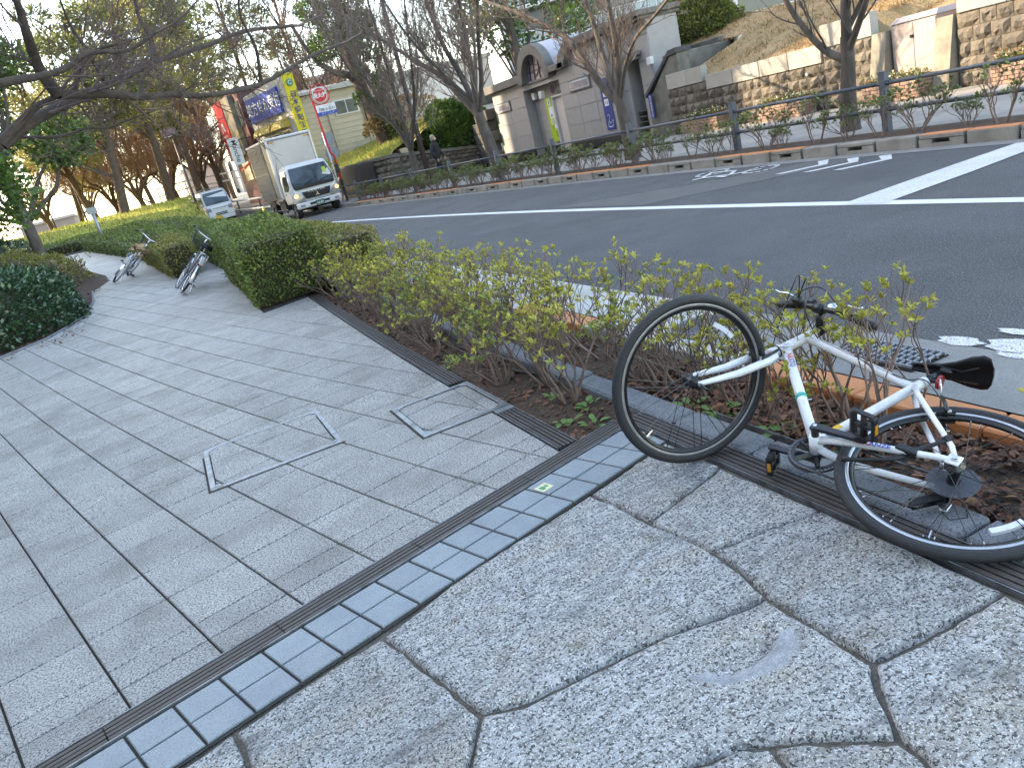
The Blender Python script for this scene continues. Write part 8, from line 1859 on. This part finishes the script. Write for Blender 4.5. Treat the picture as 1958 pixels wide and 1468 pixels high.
# ---- parked city bicycles leaning into the hedge
def city_bike(loc, head, lean, label, frame_m, basket_m, seed, child=False):
    t = empty('bicycle', loc); tag(t, label, 'bicycle'); t.rotation_mode = 'QUATERNION'
    f = Vector((math.sin(head), math.cos(head), 0)); right = Vector((math.cos(head), -math.sin(head), 0)); up = Vector((0, 0, 1)) * math.cos(lean) + right * math.sin(lean); w = f.cross(up)
    t.rotation_quaternion = Matrix((f, up, w)).transposed().to_quaternion()
    r = 0.33; RA_ = Vector((0, r, 0)); FA_ = Vector((1.08, r, 0)); bb = Vector((0.44, 0.29, 0)); st = Vector((0.26, 0.68, 0)); hb = Vector((0.86, 0.68, 0)); ht = Vector((0.80, 0.86, 0))
    for c_ in (RA_, FA_):
        g = bpy.data.objects.new('wheel', None); g.empty_display_size = 0.05; col.objects.link(g); g.parent = t
        b = MB(); lathe(b, circ(r - 0.018, 0.018, 8), c_, 40); b.build('tyre', M_tyre, g, True); b = MB(); lathe(b, circ(r - 0.045, 0.011, 6), c_, 40); b.build('rim', M_chrome, g, True); b = MB(); b.tube([c_ - Wv * .05, c_ + Wv * .05], 0.02, 8); b.build('hub', M_chrome, g)
        b = MB()
        for k in range(24): a = 2 * PI * k / 24; b.tube([c_ + Wv * (.025 if k % 2 else -.025), c_ + Vector((math.cos(a), math.sin(a), 0)) * (r - .05)], 0.0018, 3, cap=False)
        b.build('spokes', M_chrome, g, kind='stuff')
        b = MB(); m = 14; a0, a1 = (R(20), R(200)) if c_ is RA_ else (R(20), R(150))
        for k in range(m + 1): a = a0 + (a1 - a0) * k / m; q = c_ + Vector((math.cos(a), math.sin(a), 0)) * (r + .025); nn = Vector((math.cos(a), math.sin(a), 0)); b.v += [tuple(q - Wv * .028 - nn * .01), tuple(q), tuple(q + Wv * .028 - nn * .01)]
        for k in range(m): b.f += [(3 * k, 3 * k + 1, 3 * k + 4, 3 * k + 3), (3 * k + 1, 3 * k + 2, 3 * k + 5, 3 * k + 4)]
        b.build('mudguard', M_chrome, t, True)
    b = MB(); b.tube([ht, hb - Vector((0, .03, 0))], 0.019, 8); b.tube([hb, Vector((0.62, .40, 0)), bb], 0.018, 8); b.tube([hb + Vector((-.03, .08, 0)), Vector((0.6, .55, 0)), Vector((0.36, .45, 0))], 0.016, 8); b.tube([bb, st], 0.017, 8)
    for s_ in (-1, 1): b.tube([bb + Wv * s_ * .03, RA_ + Wv * s_ * .055], 0.011, 6); b.tube([st.lerp(bb, .1) + Wv * s_ * .02, RA_ + Wv * s_ * .055], 0.009, 6)
    b.build('frame', frame_m, t, True)
    b = MB()
    for s_ in (-1, 1): b.tube([hb - Vector((-.01, .05, 0)) + Wv * s_ * .04, FA_ + Vector((-.05, .1, 0)) + Wv * s_ * .05, FA_ + Wv * s_ * .05], 0.011, 6)
    b.build('fork', frame_m, t, True)
    b = MB(); b.tube([ht, ht + Vector((-.02, .1, 0))], 0.014, 8); hc = ht + Vector((-.02, .12, 0)); b.tube([hc + Vector((-.22, .05, -.28)), hc + Vector((-.06, .06, -.26)), hc + Vector((.04, .02, -.14)), hc, hc + Vector((.04, .02, .14)), hc + Vector((-.06, .06, .26)), hc + Vector((-.22, .05, .28))], 0.012, 8); b.build('handlebar', M_chrome, t, True)
    for s_ in (-1, 1): b = MB(); b.tube([hc + Vector((-.12, .055, s_ * .27)), hc + Vector((-.25, .05, s_ * .28))], 0.018, 8); b.build('grip', M_blkp, t, True)
    b = MB(); b.tube([st, st + Vector((-.03, .12, 0))], 0.013, 8); b.build('seat_post', M_chrome, t)
    b = MB(); s0 = st + Vector((-.03, .14, 0)); loft(b, [[tuple(s0 + Vector((x, y, z))) for (y, z) in ((-.02, -hw), (.03, -hw * .8), (.04, 0), (.03, hw * .8), (-.02, hw), (-.03, 0))] for (x, y0, hw) in ((.15, 0, .025), (.05, 0, .04), (-.05, 0, .09), (-.12, 0, .095))]); b.build('saddle', M_blkp, t, True)
    # front basket of crossed wires
    bk = bpy.data.objects.new('basket', None); bk.empty_display_size = .05; col.objects.link(bk); bk.parent = t; c0 = ht + Vector((.05, -.05, 0))
    def q(u, v, s_): k_ = .75 + .25 * v; return c0 + Vector((.05 + (.02 if u < .5 else .30 * k_) , .0 + .25 * v, 0)) if False else c0 + Vector((.04 + .30 * u * k_, .26 * v, s_ * .19 * k_))
    b = MB()
    for v in (0, .25, .5, .75, 1): P = [q(0, v, -1), q(1, v, -1), q(1, v, 1), q(0, v, 1)]; b.tube(P, .004 if v == 1 else .0025, 4, closed=True)
    for s_ in (-1, 1):
        for k in range(9): b.tube([q(k / 8, 0, s_), q(k / 8, 1, s_)], .0022, 3)
    for k in range(11): s2 = -1 + 2 * k / 10; b.tube([q(1, 0, s2), q(1, 1, s2)], .0022, 3); b.tube([q(0, 0, s2), q(0, 1, s2)], .0022, 3); b.tube([q(0, 0, s2), q(1, 0, s2)], .0022, 3)
    b.build('basket_wires', basket_m, bk, kind='stuff')
    b = MB(); b.poly([q(0, 0, -1), q(1, 0, -1), q(1, 0, 1), q(0, 0, 1)]); b.build('basket_floor', basket_m, bk)
    # carrier, chain case, cranks, stand, reflector
    b = MB()
    for s_ in (-1, 1): b.tube([st.lerp(bb, .15) + Wv * s_ * .02, Vector((.05, .70, s_ * .06)), Vector((-.30, .70, s_ * .06))], .006, 6); b.tube([Vector((-.2, .70, s_ * .06)), RA_ + Wv * s_ * .06], .006, 6)
    for x in (-.3, -.15, 0): b.tube([(x, .70, -.06), (x, .70, .06)], .005, 5)
    b.build('carrier', M_chrome, t, True)
    b = MB(); b.bbox((-.04, .24, .05), (.54, .40, .075), .01); b.build('chain_case', M_blkp if not child else M_chrome, t)
    b = MB(); b.tube([bb + Wv * .08, bb + Vector((.12, -.1, .085))], .009, 6); b.tube([bb - Wv * .06, bb + Vector((-.12, .1, -.075))], .009, 6); b.build('crank_arm', M_chrome, t)
    for (s_, d) in ((1, Vector((.12, -.1, 0))), (-1, Vector((-.12, .1, 0)))): b = MB(); b.box(tuple(bb + d + Wv * s_ * .13), (.09, .022, .09)); b.build('pedal', M_blkp, t)
    b = MB(); b.tube([RA_ + Vector((0, -.02, -.06)), Vector((-.12, .06, -.10)), Vector((-.16, .03, -.13)), Vector((-.16, .03, .13)), Vector((-.12, .06, .10)), RA_ + Vector((0, -.02, .06))], .008, 6); b.build('stand', M_chrome, t, True)
    b = MB(); b.disc((-.30, .52, 0), (1, .3, 0), .035, .02, 14); b.build('rear_reflector', M_redr, t)
    b = MB(); b.bbox((-.345, .52, -.03), (-.30, .66, .03), .01); b.build('rear_plate', M_white, t)
    if child:
        b = MB(); k_ = 0
        P = [(-.30, .74), (.06, .74)]
        for (x, y) in ((-.28, .72), (.06, .72)): b.tube([(x, y, -.13), (x, y + .22, -.16), (x, y + .22, .16), (x, y, .13)], .004, 4, closed=True)
        for z in (-.13, .13): b.tube([(-.28, .72, z), (.06, .72, z)], .004, 4); b.tube([(-.28, .94, z * 1.2), (.06, .94, z * 1.2)], .004, 4)
        b.build('rear_basket', basket_m, t)
        b = MB(); r_ = random.Random(3)
        for k in range(10): a = r_.uniform(0, PI); c_ = Vector((-.1 + r_.uniform(-.14, .14), .80 + r_.uniform(-.05, .12), r_.uniform(-.12, .12))); b.tube([c_, c_ + Vector((.14 * math.cos(a), .08, .12 * math.sin(a)))], .035, 5)
        b.build('rear_bag', mat('tan_cloth', (0.36, 0.26, 0.12), (0.30, 0.18, 0.12), 8, 0.8), t, kind='stuff')
    return t
city_bike((-0.08, 13.0, zp(13.0) + 0.03), R(-3), R(48), 'nearer parked city bicycle with a black front basket leaning on the hedges', M_blk, M_blkp, 1)
city_bike((-1.22, 17.6, zp(17.6) + 0.03), R(12), R(52), 'farther silver city bicycle with tan cloth over its rear carrier leaning on the hedge', M_chrome, M_blkp, 2, True)

# ---- the walking person
def skin_body(name, verts, edges, radii, root, m, parent, sub=2):
    me = bpy.data.meshes.new(name); me.from_pydata(verts, edges, []); o = bpy.data.objects.new(name, me); col.objects.link(o)
    bpy.context.view_layer.objects.active = o
    o.modifiers.new('skin', 'SKIN')
    sv = me.skin_vertices[0].data
    for i, rr in enumerate(radii): sv[i].radius = (rr, rr) if not hasattr(rr, '__len__') else rr; sv[i].use_root = (i == root)
    s_ = o.modifiers.new('sub', 'SUBSURF'); s_.levels = sub; s_.render_levels = sub
    dg = bpy.context.evaluated_depsgraph_get(); dg.update(); m2 = bpy.data.meshes.new_from_object(o.evaluated_get(dg)); bpy.data.objects.remove(o)
    m2.materials.clear(); m2.materials.append(m); m2.polygons.foreach_set('use_smooth', [True] * len(m2.polygons)); o = bpy.data.objects.new(name, m2); col.objects.link(o); o.parent = parent
    return o
pr = empty('person', (10.75, 30.6, 0.135), R(48)); tag(pr, 'person with pale hair, white face mask and dark jacket walking on the far footpath', 'person')
M_jkt = mat('black_jacket', (0.018, 0.019, 0.024), (0.028, 0.03, 0.036), 12, 0.7, bump=0.3, bscale=25); M_skin = mat('skin', (0.50, 0.31, 0.23), rough=0.55); M_hair = mat('pale_hair', (0.42, 0.38, 0.33), (0.30, 0.26, 0.22), 60, 0.6); M_trs = mat('dark_trousers', (0.016, 0.017, 0.02), rough=0.8)
# local: x right of the walker's path, y backward; the walker faces -y
V = [(0, 0.02, 0.92), (0, 0.03, 1.15), (0, 0.02, 1.36), (0, 0.0, 1.45), (0, -0.01, 1.52),
     (-0.09, 0.02, 0.88), (-0.10, -0.12, 0.50), (-0.10, -0.12, 0.10), (-0.10, -0.25, 0.05), (0.09, 0.02, 0.88), (0.10, 0.10, 0.50), (0.10, 0.34, 0.16), (0.10, 0.26, 0.05),
     (-0.20, 0.02, 1.36), (-0.25, 0.07, 1.10), (-0.25, -0.04, 0.88), (-0.25, -0.09, 0.80), (0.20, 0.02, 1.36), (0.25, -0.03, 1.10), (0.25, -0.16, 0.90), (0.25, -0.20, 0.83)]
E_ = [(0, 1), (1, 2), (2, 3), (3, 4), (0, 5), (5, 6), (6, 7), (7, 8), (0, 9), (9, 10), (10, 11), (11, 12), (2, 13), (13, 14), (14, 15), (15, 16), (2, 17), (17, 18), (18, 19), (19, 20)]
Rr = [0.13, 0.14, 0.13, 0.06, 0.055, 0.095, 0.065, 0.045, 0.035, 0.095, 0.065, 0.045, 0.035, 0.065, 0.052, 0.04, 0.03, 0.065, 0.052, 0.04, 0.03]
skin_body('body', V, E_, Rr, 0, M_trs, pr)
Vj = [(0, 0.02, 0.80), (0, 0.02, 0.95), (0, 0.03, 1.15), (0, 0.02, 1.36), (0, 0.0, 1.43), (-0.20, 0.02, 1.37), (-0.27, 0.07, 1.10), (-0.27, -0.03, 0.90), (0.20, 0.02, 1.37), (0.27, -0.03, 1.10), (0.27, -0.14, 0.92)]
skin_body('jacket', Vj, [(0, 1), (1, 2), (2, 3), (3, 4), (3, 5), (5, 6), (6, 7), (3, 8), (8, 9), (9, 10)], [(0.21, 0.16), (0.22, 0.165), (0.215, 0.165), (0.18, 0.14), 0.085, 0.09, 0.078, 0.062, 0.09, 0.078, 0.062], 2, M_jkt, pr)
b = MB(); b.ball((0, -0.015, 1.61), 0.098, 20, 14, (0.80, 0.98, 1.18)); b.tube([(0, -0.105, 1.625), (0, -0.125, 1.595), (0, -0.108, 1.588)], [0.008, 0.014, 0.008], 8)
for s_ in (-1, 1): b.ball((s_ * 0.079, 0.0, 1.61), 0.022, 8, 6, (0.4, 0.8, 1.2))
b.build('head', M_skin, pr, True)
for s_ in (-1, 1):
    b = MB(); b.ball((s_ * 0.032, -0.101, 1.632), 0.011, 8, 6); b.build('eye', M_ink, pr, True)
    b = MB(); hx = s_ * 0.25; hy_ = -0.10 if s_ < 0 else -0.21; hz = 0.765 if s_ < 0 else 0.80; b.ball((hx, hy_, hz), 0.035, 10, 8, (0.5, 0.9, 1.2)); 
    for k in range(4): b.tube([(hx, hy_ - 0.022 + k * 0.016, hz - 0.03), (hx - s_ * 0.008, hy_ - 0.03 + k * 0.017, hz - 0.07), (hx - s_ * 0.018, hy_ - 0.028 + k * 0.016, hz - (0.098 if k in (1, 2) else 0.088))], [0.010, 0.009, 0.007], 6)
    b.tube([(hx - s_ * 0.006, hy_ - 0.028, hz + 0.012), (hx - s_ * 0.014, hy_ - 0.05, hz - 0.02), (hx - s_ * 0.016, hy_ - 0.052, hz - 0.045)], [0.011, 0.010, 0.007], 6); b.build('hand', M_skin, pr, True)
b = MB(); b.ball((0, 0.012, 1.645), 0.112, 18, 12, (0.86, 0.98, 1.02)); b.v = [(x, max(y, -0.055 + max(0, 1.68 - z) * 0.9) if y < 0 else y, z) for x, y, z in b.v]; b.ball((0, 0.07, 1.56), 0.075, 12, 8, (1.1, 0.6, 1.1)); b.build('hair', M_hair, pr, True)
b = MB(); b.ball((0, -0.085, 1.572), 0.055, 14, 10, (1.0, 0.72, 0.85)); b.build('face_mask', M_signw, pr, True)
for (x, y, z, a) in ((-0.10, -0.18, 0.04, 0), (0.10, 0.29, 0.06, 0.5)): b = MB(); b.ball((x, y, z), 0.06, 12, 8, (0.8, 2.1, 0.75)); b.build('shoe', M_ink, pr, True)

# ---- far pale buildings between the trunks
for i, (x, y, w, d, h, c, lb) in enumerate(((-12, 110, 6, 8, 4.0, (0.30, 0.25, 0.22), 'distant pale grey building at the far left between tree trunks'), (6.2, 92, 4.5, 8, 5.2, (0.42, 0.33, 0.29), 'distant pinkish building seen between the pines'), (16, 88, 14, 8, 11, (0.5, 0.48, 0.44), 'distant cream building behind the pharmacy'), (24, 66, 12, 8, 7.5, (0.62, 0.60, 0.57), 'white building glimpsed between the tree crowns left of the station'))):
    t = empty('far_building', (x, y, 0)); tag(t, lb, 'building'); b = MB(); b.box((0, d / 2, h / 2), (w, d, h)); b.build('wall', mat('far_wall_%d' % i, c, tuple(v * .9 for v in c), .5, .8), t)
    b = MB(); b.box((0, d / 2, h + 0.15), (w + .4, d + .4, 0.3)); b.build('roof', M_roofp, t)
    wm = MB(); wm.box((0, 0, 0), (1.1, 0.1, 1.2)); me = wm.mesh('window', M_win)
    for q in range(int(w / 2)):
        for k in range(int(h / 2.8)): mesh_obj('window', me, t, (-w / 2 + 1 + q * 2, -0.02, 1.6 + k * 2.7))
